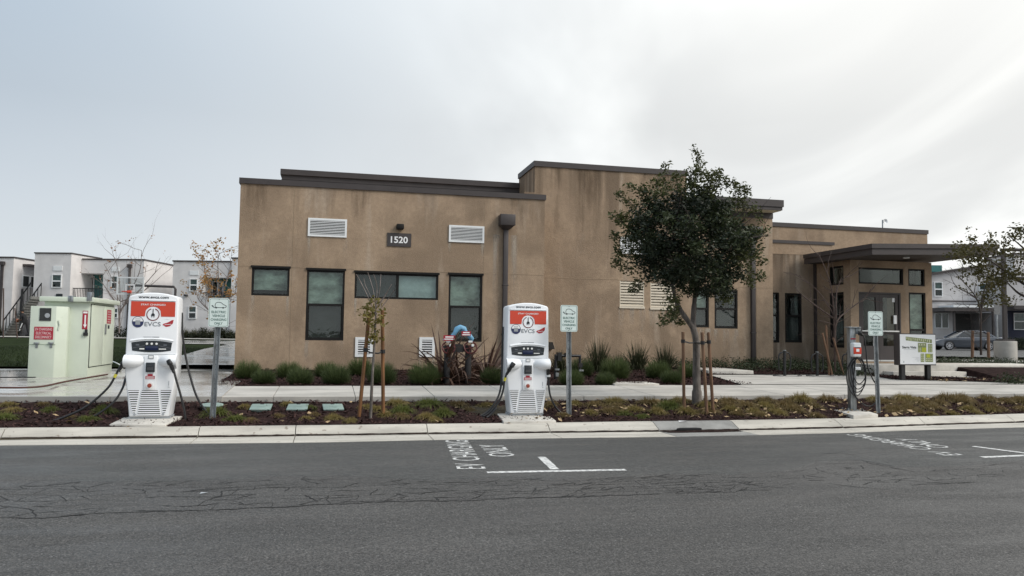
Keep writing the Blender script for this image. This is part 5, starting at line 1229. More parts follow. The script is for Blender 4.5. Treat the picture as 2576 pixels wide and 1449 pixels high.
STRB = leafmat('strip_grass_brown', (0.26, 0.18, 0.08), (0.12, 0.10, 0.040), .7, .25, 12.0)
STRG = leafmat('strip_grass_green', (0.075, 0.105, 0.02), (0.16, 0.165, 0.045), .7, .25, 12.0)
STRAP = leafmat('strap_leaf', (0.022, 0.030, 0.014), (0.070, 0.072, 0.036), .5, .2, 9.0)
PHOR = leafmat('bronze_flax', (0.042, 0.020, 0.016), (0.14, 0.083, 0.058), .45, .15, 7.0)
TM = [np_mesh('tussock', *tuft(4200, .40, .34, .5, .011, s, True, .05), TUSM if s % 2 else TUSD, link_it=False) for s in (1, 2, 3, 4)]
GM = [np_mesh('grass_clump', *tuft(620, .36, .20, .95, .008, 10 + s, False, 1.0), (STRY, STRB, STRG)[s % 3], link_it=False) for s in range(6)]
SM = [np_mesh('strap_plant', *tuft(260, .95, .25, .55, .018, 30 + s, False, .75), STRAP, link_it=False) for s in range(3)]
def plant(me, name, loc, sc, label, cat, group, rz=None):
    o = bpy.data.objects.new(name, me); C.objects.link(o); o.location = loc; o.rotation_euler = (0, 0, rz if rz is not None else rnd.uniform(0, 6.28))
    o.scale = sc if isinstance(sc, tuple) else (sc, sc, sc)
    return setp(o, label, cat, group)
def bedpt(px, py): return ground_at(px, py, 0, 15.0)
tus = [(623, 951, 58, 'round green tussock at the left corner of the tan wall'), (664, 964, 52, 'small round tussock second from the left corner of the tan wall'), (727, 950, 58, 'round tussock against the wall, below the joint left of the tall window'),
       (755, 966, 58, 'round tussock in front, below the left tall window'), (820, 947, 52, 'round tussock against the wall below the left tall window'), (845, 965, 64, 'wide round tussock below the right side of the left tall window'),
       (905, 944, 56, 'round tussock under the left low white vent'), (960, 965, 66, 'round tussock just behind the young staked tree'), (1068, 966, 72, 'large round tussock before the flax, under the second low vent'),
       (1238, 965, 54, 'round tussock half hidden behind the left edge of the middle charger'), (1437, 967, 56, 'round tussock right behind the middle charging sign post'), (1523, 967, 46, 'small neat round tussock by the flat concrete cover'),
       (1547, 952, 66, 'round tussock behind the small one by the flat concrete cover'), (1462, 945, 56, 'round tussock behind the black pipe frame'), (1655, 951, 56, 'round tussock right of the flat concrete cover, near the tree'), (1690, 964, 48, 'small round tussock left of the staked leafy tree'), (1733, 951, 48, 'round tussock behind the trunk of the leafy tree')]
for i, (px, py, w_, lb) in enumerate(tus):
    p = bedpt(px, py); Z = (p - CAM).dot(fw); s = w_ * Z / 1935 / .80
    plant(TM[i % 4], 'tussock', p - Vector((0, 0, .03)), (s, s, s * rnd.uniform(.95, 1.1)), lb, 'grass', 'round tussocks in the bed along the wall')
for i, (px, py, s, lb) in enumerate(((1505, 934, 1.0, 'arching strappy plant right of the middle charging sign'), (1602, 930, .95, 'arching strappy plant between the concrete cover and the wall'), (1672, 932, .9, 'arching strappy plant left of the leafy tree trunk'), (1408, 936, .7, 'arching strappy plant beside the black pipe frame'), (1560, 940, .7, 'low strappy plant behind the paired round tussocks'))):
    plant(SM[i % 3], 'strap_plant', bedpt(px, py) - Vector((0, 0, .02)), s, lb, 'plant', 'strappy plants in the bed along the wall')
# flax: broad bronze leaves
def flax(name, label, p, n, L, seed):
    r = random.Random(seed); t = thing(name, label, 'plant', tuple(p), 0, 'bronze flax plants by the pipework')
    for i in range(n):
        a = r.uniform(0, 6.28); el = r.uniform(.25, 1.4); l = L * r.uniform(.6, 1.1); w_ = r.uniform(.05, .08); b = MB(); Lr, Rr = [], []; pos = Vector((math.cos(a) * .06, math.sin(a) * .06, 0)); e = el; side = Vector((-math.sin(a), math.cos(a), 0)); side.rotate(Matrix.Rotation(r.uniform(-1.3, 1.3), 3, Vector((math.cos(a) * math.cos(el), math.sin(a) * math.cos(el), math.sin(el))))); k = 6
        dr = r.choice((.05, .1, .1, .25, .5))
        for j in range(k + 1):
            ww = w_ * (1 - (j / k) ** 2) * (.6 + .4 * min(1, j)); Lr.append(pos + side * ww / 2); Rr.append(pos - side * ww / 2); 
            d = Vector((math.cos(a) * math.cos(e), math.sin(a) * math.cos(e), math.sin(e))); pos = pos + d * l / k; e -= dr
        cr = [x + (y - x) / 2 + Vector((0, 0, -.006)) for x, y in zip(Lr, Rr)]
        b.sheet([Lr, cr, Rr]); b.build('leaf', PHOR, t)
flax('flax', 'bronze flax left of the pipework, spiky leaves over the low vent', bedpt(1112, 962), 70, 1.45, 1)
flax('flax', 'bronze flax between the pipework and the middle charger', bedpt(1222, 958), 66, 1.3, 2)
flax('flax', 'bronze flax growing through the middle of the pipework', bedpt(1150, 962), 46, 1.1, 3)
# the strip's grass clumps
def stripz(px, py): return ground_at(px, py, 0, 12.2)
def clump(px, py, s, kind, zone):
    p = stripz(px + rnd.uniform(-12, 12), py + rnd.uniform(-4, 4)); w_ = interp(WALKF, p.x) - .22; k = interp(KBACK, p.x) + .15
    p.y = min(max(p.y, k), w_); p.z = g(p.x, p.y)
    row = 'by the pavement edge' if p.y > (k + w_) / 2 + .35 else ('beside the kerb' if p.y < (k + w_) / 2 - .45 else 'in the middle of the strip'); col = ('yellowed', 'brownish', 'greener')[kind % 3]
    lb = f'{col} grass clump {row}, ' + {'left': 'left of the young staked tree', 'mid': 'between the young tree and middle charger', 'post': 'between the middle charger and leafy tree', 'right': 'between the leafy tree and charging post', 'far': 'right of the grey charging post'}[zone]
    plant(GM[kind], 'grass_clump', p, (s * rnd.uniform(.85, 1.3), s * rnd.uniform(.8, 1.1), s * rnd.uniform(.36, .60)), lb, 'grass', 'grass clumps in the planting strip: ' + {'left': 'left stretch', 'mid': 'before the middle charger', 'post': 'after the middle charger', 'right': 'after the leafy tree', 'far': 'right end'}[zone])
for px, py, s, k in ((930, 1028, .6, 3), (620, 1024, .55, 3), (720, 1022, .5, 0), (790, 1030, .5, 2), (690, 1050, .45, 1), (760, 1056, .5, 0), (830, 1055, .55, 3), (550, 1046, .8, 2), (590, 1058, .7, 5), (250, 1040, .7, 5), (230, 1052, .6, 2), (10, 1050, .8, 2), (40, 1035, .6, 3), (130, 1032, .6, 5), (100, 1022, .5, 1), (640, 1058, .45, 1), (20, 1020, .5, 0), (880, 1062, .5, 0), (800, 1045, .45, 1), (180, 1050, .4, 4)): clump(px, py, s, k, 'left')
for px, py, s, k in ((990, 1018, .95, 0), (1020, 1035, .85, 5), (1068, 1018, 1.0, 2), (1140, 1022, .9, 1), (1120, 1042, .8, 5), (975, 1046, .7, 0), (1060, 1050, .6, 3), (1180, 1035, .6, 4), (1000, 1052, .6, 1), (1100, 1056, .5, 3), (955, 1030, .7, 3), (1210, 1020, .7, 3)): clump(px, py, s, k, 'mid')
for px, py, s, k in ((1395, 1022, .7, 4), (1450, 1018, .8, 0), (1500, 1022, .8, 4), (1540, 1013, 1.0, 0), (1590, 1030, .8, 3), (1480, 1040, .6, 3), (1530, 1040, .8, 1), (1640, 1020, .9, 1), (1690, 1028, 1.0, 2), (1660, 1042, .8, 0), (1720, 1042, .8, 3), (1570, 1045, .7, 5), (1610, 1048, .5, 2), (1420, 1045, .5, 1), (1560, 1022, .8, 4), (1700, 1010, .9, 3)): clump(px, py, s, k, 'post')
for row, (py, s) in enumerate(((1006, .95), (1022, .95), (1037, .85), (1047, .6))):
    for px in range(1760 + row * 14, 2085, 52):
        if rnd.random() < .80: clump(px, py, s * rnd.uniform(.8, 1.15), rnd.choice((0, 1, 3, 4, 4, 1)), 'right')
    for px in range(2150 + row * 17, 2600, 50):
        if (2070 < px < 2215 and py > 1020): continue
        if rnd.random() < .80: clump(px, py - 4 - (px - 2100) * .008 * row / 2, s * rnd.uniform(.85, 1.2), rnd.choice((0, 1, 1, 4, 4, 3)), 'far')
# ------------------------------------------------------------------ leaves and trees
def leaf_cloud(cents, rads, n_per, size, seed, aspect=.45, flat=.6, shell=0.0):
    r = np.random.RandomState(seed); P = []
    for c, s, n in zip(cents, rads, n_per):
        d = r.normal(0, 1, (n, 3)); d /= np.linalg.norm(d, axis=1)[:, None]; q = r.uniform(shell, 1, n) ** (1 / 2.2)
        P.append(np.array(c)[None] + d * q[:, None] * np.array(s)[None])
    P = np.concatenate(P); n = len(P); sz = size * r.uniform(.6, 1.3, n)
    a = r.normal(0, 1, (n, 3)); a[:, 2] *= flat; a /= np.linalg.norm(a, axis=1)[:, None]
    b_ = np.cross(a, r.normal(0, 1, (n, 3))); b_ /= np.linalg.norm(b_, axis=1)[:, None]
    A = a * sz[:, None]; B = b_ * (sz * aspect)[:, None]
    v = np.stack([P - A * .5, P + B * .5 + A * .05, P + A * .5, P - B * .5 + A * .05], 1).reshape(-1, 3)
    return v, np.arange(n * 4).reshape(-1, 4)
def grow(mb, p, d, L, r0, depth, rg, tips, spread=.55, taper=.62, upb=.15, kids=(2, 3), nseg=4, wob=.12):
    pts = [p]; rr_ = [r0]; dd = d.copy(); q = p.copy()
    for i in range(nseg):
        dd = (dd + Vector((rg.gauss(0, wob), rg.gauss(0, wob), rg.gauss(0, wob) + upb * .3))).normalized(); q = q + dd * L / nseg; pts.append(q.copy()); rr_.append(r0 * (1 - .45 * (i + 1) / nseg))
    mb.tube(pts, rr_, 6 if r0 > .012 else 4, cap=False); tips.append((q, dd, depth))
    if depth <= 0: return
    for _ in range(rg.randint(*kids)):
        k = rg.choice(pts[max(1, nseg // 2):]); ax = dd.orthogonal().normalized(); ax.rotate(Matrix.Rotation(rg.uniform(0, 6.28), 3, dd)); nd = (dd * math.cos(spread * rg.uniform(.6, 1.3)) + ax * math.sin(spread * rg.uniform(.6, 1.3)) + Vector((0, 0, upb))).normalized()
        grow(mb, k, nd, L * rg.uniform(.55, .85), r0 * taper * rg.uniform(.7, 1), depth - 1, rg, tips, spread, taper, upb, kids, nseg, wob)
def stake(label, b0, t0, r=.028, m_=WOODS, group='tree stakes', tie=None):
    b0, t0 = Vector(b0), Vector(t0); o = thing('tree_stake', label, 'stake', tuple(b0), 0, group)
    d = t0 - b0; b = MB(); b.tube([-d.normalized() * .12, d * .5, d], r, 8); b.build('pole', m_, o, smooth='auto')
    if tie is not None:
        b = MB(); s_, e_ = Vector(tie[0]) - b0, Vector(tie[1]) - b0
        b.tube([s_, s_.lerp(e_, .5) + Vector((0, 0, -.02)), e_], .014, 6); ax = d.normalized(); b.tube([s_ - ax * .03, s_ + ax * .03], r + .01, 8); b.build('tie', BLACK, o)
    return o
# the leafy tree
p = stripz(1752, 1018); Z = (p - CAM).dot(fw); tr = thing('leafy_tree', 'dark leafy round headed tree on a pale forked trunk with three stakes', 'tree', tuple(p))
T = lambda x, y, dz=0: AT(x, y, Z + dz) - p
b = MB(); fk = T(1752, 858)
b.tube(spline([(0, 0, -.1), T(1753, 985), T(1752, 930), fk]), [.092] * 9 + [.074] * 8 + [.068] * 8, 12)
b.tube(spline([fk - Vector((0, 0, .05)), T(1745, 830), T(1722, 795, -.05), T(1702, 760, -.1), T(1690, 715, -.2)]), [.062] * 9 + [.05] * 8 + [.04] * 8 + [.03] * 8, 10)
b.tube(spline([fk - Vector((0, 0, .05)), T(1744, 815, .1), T(1746, 770, .15), T(1752, 700, .2), T(1755, 600, .2)]), [.055] * 9 + [.05] * 8 + [.042] * 8 + [.03] * 8, 10)
tr_o = b.build('trunk', BARK, tr, smooth=True)
rg = random.Random(11); tips = []; b = MB()
for k in range(16):
    a = rg.uniform(0, 6.28); c = T(1735, 690 - rg.uniform(-20, 80), rg.uniform(-.3, .3))
    grow(b, c, Vector((math.cos(a), math.sin(a), rg.uniform(-.1, .9))).normalized(), .75, .02, 2, rg, tips, .6, .6, .12)
b.build('branches', BARK2, tr, kind='stuff')
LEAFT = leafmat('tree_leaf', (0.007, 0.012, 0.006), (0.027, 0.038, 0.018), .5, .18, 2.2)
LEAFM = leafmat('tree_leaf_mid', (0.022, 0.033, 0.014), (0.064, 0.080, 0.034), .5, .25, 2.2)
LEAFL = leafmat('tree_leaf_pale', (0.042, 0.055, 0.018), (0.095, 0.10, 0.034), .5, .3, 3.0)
cc = T(1737, 602); rngc = np.random.RandomState(8)
def inside(px, py):      # the crown's uneven outline, in photo pixels around its centre
    a = math.atan2(-(py - 610), px - 1737); prof = [(-3.15, 175), (-2.6, 165), (-2.2, 150), (-1.9, 150), (-1.57, 150), (-1.2, 160), (-.7, 190), (-.3, 190), (0, 180), (.4, 160), (.8, 175), (1.1, 180), (1.57, 170), (2.0, 165), (2.4, 175), (2.8, 185), (3.15, 175)]
    return pw(a, prof)
cents, rads, ns = [], [], []
while len(cents) < 245:
    a = rngc.uniform(-math.pi, math.pi); q = rngc.uniform(0, 1) ** .5; R_ = pw(a, [(-3.15, 165), (-2.7, 148), (-2.2, 132), (-1.57, 138), (-1.0, 152), (-.6, 170), (-.2, 168), (.3, 150), (.8, 150), (1.2, 150), (1.57, 140), (2.0, 148), (2.5, 165), (3.15, 172)]) * (.88 + .075 * math.sin(5 * a + 1.0) + .05 * math.sin(11 * a + .4) + .03 * math.sin(17 * a))
    x, y = 1737 + math.cos(a) * R_ * q, 612 - math.sin(a) * R_ * q; dep = math.sqrt(max(0, 1 - q * q)) * 1.2
    cents.append(tuple(T(x, y, rngc.uniform(-dep, dep)))); s = rngc.uniform(.15, .32); rads.append((s, s, s * .8)); ns.append(int(105 * s / .24))
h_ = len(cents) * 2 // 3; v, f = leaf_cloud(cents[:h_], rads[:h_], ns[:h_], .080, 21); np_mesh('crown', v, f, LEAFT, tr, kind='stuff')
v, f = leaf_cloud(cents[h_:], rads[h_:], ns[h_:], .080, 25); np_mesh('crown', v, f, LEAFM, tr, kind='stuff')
# sprays standing out of the crown
cents, rads, ns = [], [], []
b = MB()
for path in (((1760, 500), (1765, 440), (1757, 400), (1745, 372)), ((1680, 480), (1668, 445), (1678, 412)), ((1780, 480), (1800, 440), (1812, 436)), ((1600, 520), (1570, 500), (1556, 486)), ((1590, 580), (1560, 555), (1540, 540)), ((1595, 625), (1560, 600), (1543, 590)), ((1590, 680), (1558, 665), (1548, 655)), ((1840, 500), (1868, 470), (1880, 490)), ((1850, 620), (1900, 600), (1930, 580)), ((1850, 660), (1900, 650), (1922, 660)), ((1800, 470), (1830, 455), (1850, 468)), ((1640, 500), (1610, 480), (1580, 470)), ((1700, 750), (1695, 790), (1690, 800)), ((1620, 700), (1600, 720), (1590, 735)), ((1850, 560), (1890, 520), (1915, 560)), ((1720, 480), (1740, 450), (1735, 430)), ((1690, 740), (1672, 800), (1665, 812)), ((1840, 690), (1880, 700), (1890, 715)), ((1740, 480), (1752, 440), (1760, 420)), ((1780, 490), (1790, 455), (1785, 440)), ((1600, 560), (1572, 545), (1560, 548)), ((1590, 650), (1560, 640), (1552, 625)), ((1800, 730), (1820, 752), (1835, 750)), ((1860, 590), (1895, 575), (1912, 590)), ((1850, 640), (1890, 640), (1915, 625)), ((1830, 520), (1862, 505), (1870, 520)), ((1640, 520), (1625, 490), (1622, 470)), ((1665, 490), (1650, 470), (1652, 450)), ((1710, 490), (1702, 455), (1706, 440)), ((1690, 780), (1708, 800), (1712, 815)), ((1870, 680), (1905, 690), (1918, 700))):
    dz = rngc.uniform(-.6, .6); pts = [T(x, y, dz) for x, y in path]; sp = spline(pts, 6); b.tube(sp, .006, 4, cap=False)
    for i, q in enumerate(sp): cents.append(tuple(q)); s = .09 * (1.15 - .7 * i / len(sp)) + .03; s *= 1.35; rads.append((s, s, s)); ns.append(int(19 * (1.2 - .7 * i / len(sp))))
b.build('twigs', BARK2, tr, kind='stuff')
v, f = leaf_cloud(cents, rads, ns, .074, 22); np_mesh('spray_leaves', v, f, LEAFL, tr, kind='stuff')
def skp(px, py): return stripz(px, py)
def stk(pb, pt, label, m_, group, tiepx=None, trunk=None):
    b0 = skp(*pb); Zs = (b0 - CAM).dot(fw); t0 = AT(*pt, Zs); tie = None
    if tiepx: tie = (b0.lerp(t0, (pb[1] - tiepx[1]) / (pb[1] - pt[1])), trunk)
    return stake(label, b0, t0, .03, m_, group, tie)
trk = p + T(1750, 862)
stk((1721, 1032), (1718, 835), 'wooden stake left of the leafy tree trunk', WOODG, 'stakes of the leafy tree', (1719, 858), trk)
stk((1778, 1042), (1766, 836), 'wooden stake just right of the leafy tree trunk', WOODG, 'stakes of the leafy tree', (1767, 862), trk)
stk((1794, 1040), (1782, 836), 'rightmost leaning stake of the leafy tree', WOODG, 'stakes of the leafy tree', (1783, 860), trk)
# young staked tree
p = stripz(932, 1052); Z = (p - CAM).dot(fw); yt = thing('young_tree', 'thin young tree with yellowing leaves and bare top twigs between two stakes', 'tree', tuple(p)); T = lambda x, y, dz=0: AT(x, y, Z + dz) - p
b = MB(); b.tube(spline([(0, 0, -.05), T(936, 960), T(941, 880), T(944, 820), T(946, 760)]), [.024] * 9 + [.02] * 8 + [.017] * 8 + [.012] * 8, 8); b.build('trunk', BARK, yt, smooth=True)
rg = random.Random(4); b = MB()
for path in (((944, 790), (925, 745), (905, 705), (896, 690)), ((945, 780), (940, 735), (930, 700), (925, 685)), ((946, 770), (955, 730), (958, 690)), ((946, 775), (970, 740), (985, 715)), ((944, 800), (960, 760), (975, 735)), ((946, 770), (948, 720), (940, 690)), ((940, 760), (920, 720), (915, 700)), ((946, 790), (978, 750), (992, 730))):
    b.tube(spline([T(x, y, rg.uniform(-.15, .15)) for x, y in path], 5), .006, 4, cap=False)
b.build('twigs', TWIGM, yt, kind='stuff')
YLEAF = leafmat('yellowing_leaf', (.12, .12, .035), (.20, .15, .035), .6, .35, 6.0)
cents = [tuple(T(x, y, rg.uniform(-.15, .15))) for x, y in [(rg.gauss(940, 13), rg.uniform(755, 860)) for _ in range(34)] + [(918, 790), (922, 770), (930, 760), (960, 780), (966, 820), (925, 800), (952, 758)]]
v, f = leaf_cloud(cents, [(.08, .08, .08)] * len(cents), [7] * len(cents), .075, 31, .6); np_mesh('leaves', v, f, YLEAF, yt, kind='stuff')
trk = p + T(940, 888)
stk((903, 1050), (929, 786), 'leaning brown stake left of the young tree', WOODS, 'stakes of the young tree', (920, 880), trk)
stk((964, 1046), (962, 780), 'upright orange brown stake right of the young tree', WOODS, 'stakes of the young tree', (963, 884), trk)
BARK3 = mat('reddish_bark', (.095, .065, .055), .9, .3, 12.0)
# bare trees and others
def bare_tree(name, label, px, py, zg, stems, seed, depth=2, r0=.03, leaf=None, bark=BARK2, Z=None, group=None, L=.6, spr=.6):
    p = AT(px, py, Z) if Z else bedpt(px, py); Zt = (p - CAM).dot(fw); t = thing(name, label, 'tree', tuple(p), 0, group); T = lambda x, y, dz=0: AT(x, y, Zt + dz) - p
    rg = random.Random(seed); b = MB(); tips = []
    for st in stems:
        pts = spline([T(x, y, rg.uniform(-.02, .02) * Zt * (0 if i == 0 else .3)) for i, (x, y) in enumerate(st)], 5); n = len(pts); b.tube(pts, [r0 * (1 - .75 * i / n) for i in range(n)], 6, cap=False)
        for k in range(1, n, 2 if depth else 3):
            d = (pts[k] - pts[k - 1]).normalized(); ax = Vector((rg.gauss(0, 1), rg.gauss(0, .6), rg.gauss(.4, .6))).normalized()
            grow(b, pts[k], (d * .5 + ax).normalized(), L * rg.uniform(.5, 1.1), r0 * .35, depth, rg, tips, spr, .6, .1, (1, 2), 3)
    b.build('branches', bark, t, kind='stuff')
    if leaf:
        m_, n, sz, frac, zmin = leaf; q = [tuple(x[0]) for x in tips if rg.random() < frac and x[0].z > zmin]
        if q: v, f = leaf_cloud(q, [(.22, .22, .18)] * len(q), [n] * len(q), sz, seed, .7); np_mesh('leaves', v, f, m_, t, kind='stuff')
    return t
bare_tree('bare_tree', 'bare multi stemmed tree with stakes in front of the dark side wall of the entrance', 2101, 936, .8, [[(2101, 936), (2099, 840), (2095, 790), (2060, 735), (2010, 692)], [(2101, 936), (2102, 820), (2135, 780), (2175, 750), (2190, 728)], [(2099, 870), (2096, 760), (2085, 700), (2060, 640)], [(2101, 880), (2103, 780), (2108, 720), (2135, 690)], [(2096, 800), (2040, 760), (2004, 730)]], 5, 1, .028, None, BARK3, 21.2, L=.6)
def gstk(pb, pt, label, group, Z=None, r=.025):
    b0 = AT(*pb, Z) if Z else bedpt(*pb); Zs = (b0 - CAM).dot(fw); return stake(label, b0, AT(*pt, Zs), r, WOODG, group)
gstk((2085, 936), (2078, 818), 'short brown stake left of the bare entrance tree', 'stakes of the bare entrance tree', 21.1); gstk((2092, 936), (2069, 838), 'leaning brown stake crossing left of the bare entrance tree', 'stakes of the bare entrance tree', 21.0); gstk((2120, 936), (2096, 850), 'leaning stake right of the bare entrance tree', 'stakes of the bare entrance tree', 21.1)
ORL = leafmat('orange_leaf', (.36, .15, .05), (.26, .13, .06), .7, .3, 3.0); TANL = leafmat('tan_leaf', (.42, .17, .06), (.24, .19, .06), .7, .3, 3.0)
bare_tree('autumn_tree', 'thin autumn tree with orange leaves behind the left charging sign', 545, 838, 1, [[(545, 838), (535, 790), (528, 740), (518, 690)], [(545, 838), (548, 780), (550, 720), (548, 660), (552, 636)], [(540, 800), (560, 740), (575, 690), (582, 660)], [(535, 790), (505, 760), (495, 745)], [(548, 760), (590, 740), (593, 700)]], 12, 2, .045, (TANL, 7, .15, .8, .9), TWIGM, 47, L=1.5)
bare_tree('autumn_tree', 'nearly bare spreading tree with a few rusty leaves by the basketball hoop', 300, 838, 1, [[(300, 838), (298, 780), (290, 720), (262, 665)], [(300, 838), (302, 760), (300, 700), (290, 650)], [(301, 790), (330, 730), (352, 680), (356, 630)], [(302, 780), (360, 720), (395, 680)], [(298, 770), (270, 730), (250, 700)], [(300, 760), (350, 740), (400, 700)]], 16, 2, .045, (ORL, 3, .14, .22, 2.2), TWIGM, 50, L=1.5)
for i, (x0_, x1_, lb) in enumerate(((8, 9, 'leftmost thin pole before the outdoor stair'), (26, 28.5, 'thin pole between the left edge and the walking person'))):
    b0 = AT(x0_ + i * 18, 858, 44); stake(lb, b0, AT(x1_ + i * 3 + i * 6, 760 - 50 * (i == 0) + 15, 44), .035, BARK3, 'thin poles on the lawn at the left')
bare_tree('bare_tree', 'bare branching tree with stakes before the grey parked car', 2468, 893, .8, [[(2468, 893), (2467, 840), (2466, 780), (2450, 740), (2415, 700)], [(2467, 800), (2470, 750), (2490, 690)], [(2467, 790), (2455, 750), (2400, 720)], [(2467, 780), (2480, 740), (2510, 710)]], 9, 3, .05, None, BARK2, 33, L=1.1, spr=.9)
for (pb, pt, lb) in (((2446, 893), (2447, 832), 'dark stake left of the bare tree before the parked car'), ((2487, 894), (2486, 836), 'dark stake right of the bare tree before the parked car')): gstk(pb, pt, lb, 'stakes of the bare tree by the car', 33, .06)
# leafy limb reaching in from the right edge
p = AT(2668, 960, 19.5); p.z = g(p.x, p.y); rt_ = thing('edge_tree', 'tree at the right edge reaching olive leafy limbs into view', 'tree', tuple(p)); T = lambda x, y, dz=0: AT(x, y, 19.5 + dz) - p
b = MB(); b.tube(spline([(0, 0, -.1), T(2664, 850), T(2655, 760), T(2640, 690), T(2636, 600)]), [.13] * 9 + [.11] * 8 + [.09] * 8 + [.06] * 8, 10)
for path in (((2650, 745), (2590, 722), (2540, 690), (2490, 655), (2445, 632)), ((2655, 770), (2576, 745), (2545, 722), (2530, 705)), ((2640, 690), (2600, 650), (2570, 620), (2540, 595)), ((2640, 680), (2590, 600), (2560, 575), (2534, 572)), ((2636, 640), (2600, 570), (2580, 540))): b.tube(spline([T(x, y, .2 * i * (-1) ** i) for i, (x, y) in enumerate(path)], 6), [.045 - .035 * i / 24 for i in range(25)] if len(path) == 5 else ([.04 - .03 * i / 18 for i in range(19)] if len(path) == 4 else [.03] * 13), 6, cap=False)
b.build('trunk', BARK2, rt_, smooth=True)
rg = random.Random(6); cents, ns = [], []
for (x, y, rx, ry, n) in ((2470, 690, 55, 45, 34), (2500, 730, 40, 38, 26), (2440, 650, 50, 22, 24), (2420, 625, 35, 14, 14), (2480, 625, 60, 16, 20), (2545, 690, 45, 30, 22), (2580, 640, 60, 40, 24), (2540, 600, 30, 30, 9), (2570, 580, 35, 30, 12), (2444, 590, 6, 22, 5), (2492, 600, 10, 22, 5), (2530, 760, 25, 18, 7), (2610, 700, 50, 60, 26), (2520, 700, 40, 30, 16)):
    for _ in range(n): cents.append(tuple(T(x + rg.gauss(0, rx * .5), y + rg.gauss(0, ry * .5), rg.uniform(-.5, .5)))); ns.append(15)
v, f = leaf_cloud(cents, [(.16, .16, .12)] * len(cents), ns, .078, 41, .65); OLVL = leafmat('olive_leaf', (.045, .048, .014), (.105, .085, .028), .6, .3, 3.0); np_mesh('leaves', v, f, OLVL, rt_, kind='stuff')
# shrubs and ground cover
GCV = leafmat('ground_cover_leaf', (.018, .030, .013), (.060, .078, .034), .5, .15, 5.0)
def cover(name, pts, seed, m_=GCV, size=.05, n=55, rad=(.26, .26, .16)):
    v, f = leaf_cloud(pts, [rad] * len(pts), [n] * len(pts), size, seed, .6); return np_mesh(name, v, f, m_, kind='stuff')
rg = random.Random(3); P = []
for _ in range(150):
    u, v_ = rg.uniform(11.2, 15.4), rg.uniform(19.3, 21.6)
    if u < 11.3 and v_ < 19.5: continue
    P.append((u, v_, g(u, v_) + rg.uniform(.02, .24)))
for _ in range(30): u = rg.uniform(9.7, 11.4); P.append((u, rg.uniform(20.6, 21.0), .66 + rg.uniform(0, .2)))
for _ in range(26): u = rg.uniform(13.6, 14.9); P.append((u, rg.uniform(18.3, 19.2), .55 + rg.uniform(0, .2)))
cover('ground_cover', P, 51)
P = []
for _ in range(150):
    px, Zz = rg.uniform(2350, 2640), rg.uniform(25.5, 28); q = AT(px, 880, Zz); P.append((q.x, q.y, g(q.x, q.y) + rg.uniform(0, .22)))
for _ in range(16): px = rg.uniform(2520, 2620); q = AT(px, 930, 19.6); P.append((q.x, q.y, g(q.x, q.y) + rg.uniform(0, .2)))
cover('hedge_cover', P, 52)
BRUSH = leafmat('far_shrub', (.085, .075, .022), (.045, .048, .018), .7, .2, 4.0); DSH = leafmat('far_dark_shrub', (.012, .018, .010), (.03, .036, .018), .7, .2, 4.0)
FT = np_mesh('far_tussock', *tuft(700, .5, .5, .5, .025, 77, True, .15), BRUSH, link_it=False); FD = np_mesh('far_shrub', *leaf_cloud([(rg.gauss(0, .4), rg.gauss(0, .4), rg.uniform(.1, .6)) for _ in range(16)], [(.35, .35, .3)] * 16, [50] * 16, .13, 60), DSH, link_it=False)
for px, s, w_ in ((455, 1.0, 0), (478, .8, 0), (500, 1.0, 0), (522, .9, 0), (548, 1.0, 0), (572, .9, 0), (585, .8, 0), (14, 1.2, 1), (36, .9, 1), (-8, 1.1, 1)):
    q = AT(px, 843, 57.5); plant(FT, 'shrub', (q.x, q.y, g(q.x, q.y)), s, 'rounded tan green shrub by the far left path, beyond the walking person' if w_ else 'rounded tan green shrub along the far path behind the left sign', 'shrub', 'far shrubs by the stair' if w_ else 'far shrubs behind the left sign')
for px in (300, 320, 345, 448, 505, 560): q = AT(px, 842, 56.5); plant(FD, 'shrub', (q.x, q.y, g(q.x, q.y)), rnd.uniform(.8, 1.1), 'dark shrub at the foot of the pale apartments at the left', 'shrub', 'dark shrubs at the left apartments')
for px in (2532, 2555, 2578): q = AT(px, 862, 62); plant(FD, 'shrub', (q.x, q.y, g(q.x, q.y)), 1.2, 'dark shrub at the foot of the apartment at the right edge', 'shrub', 'dark shrubs at the right apartment')
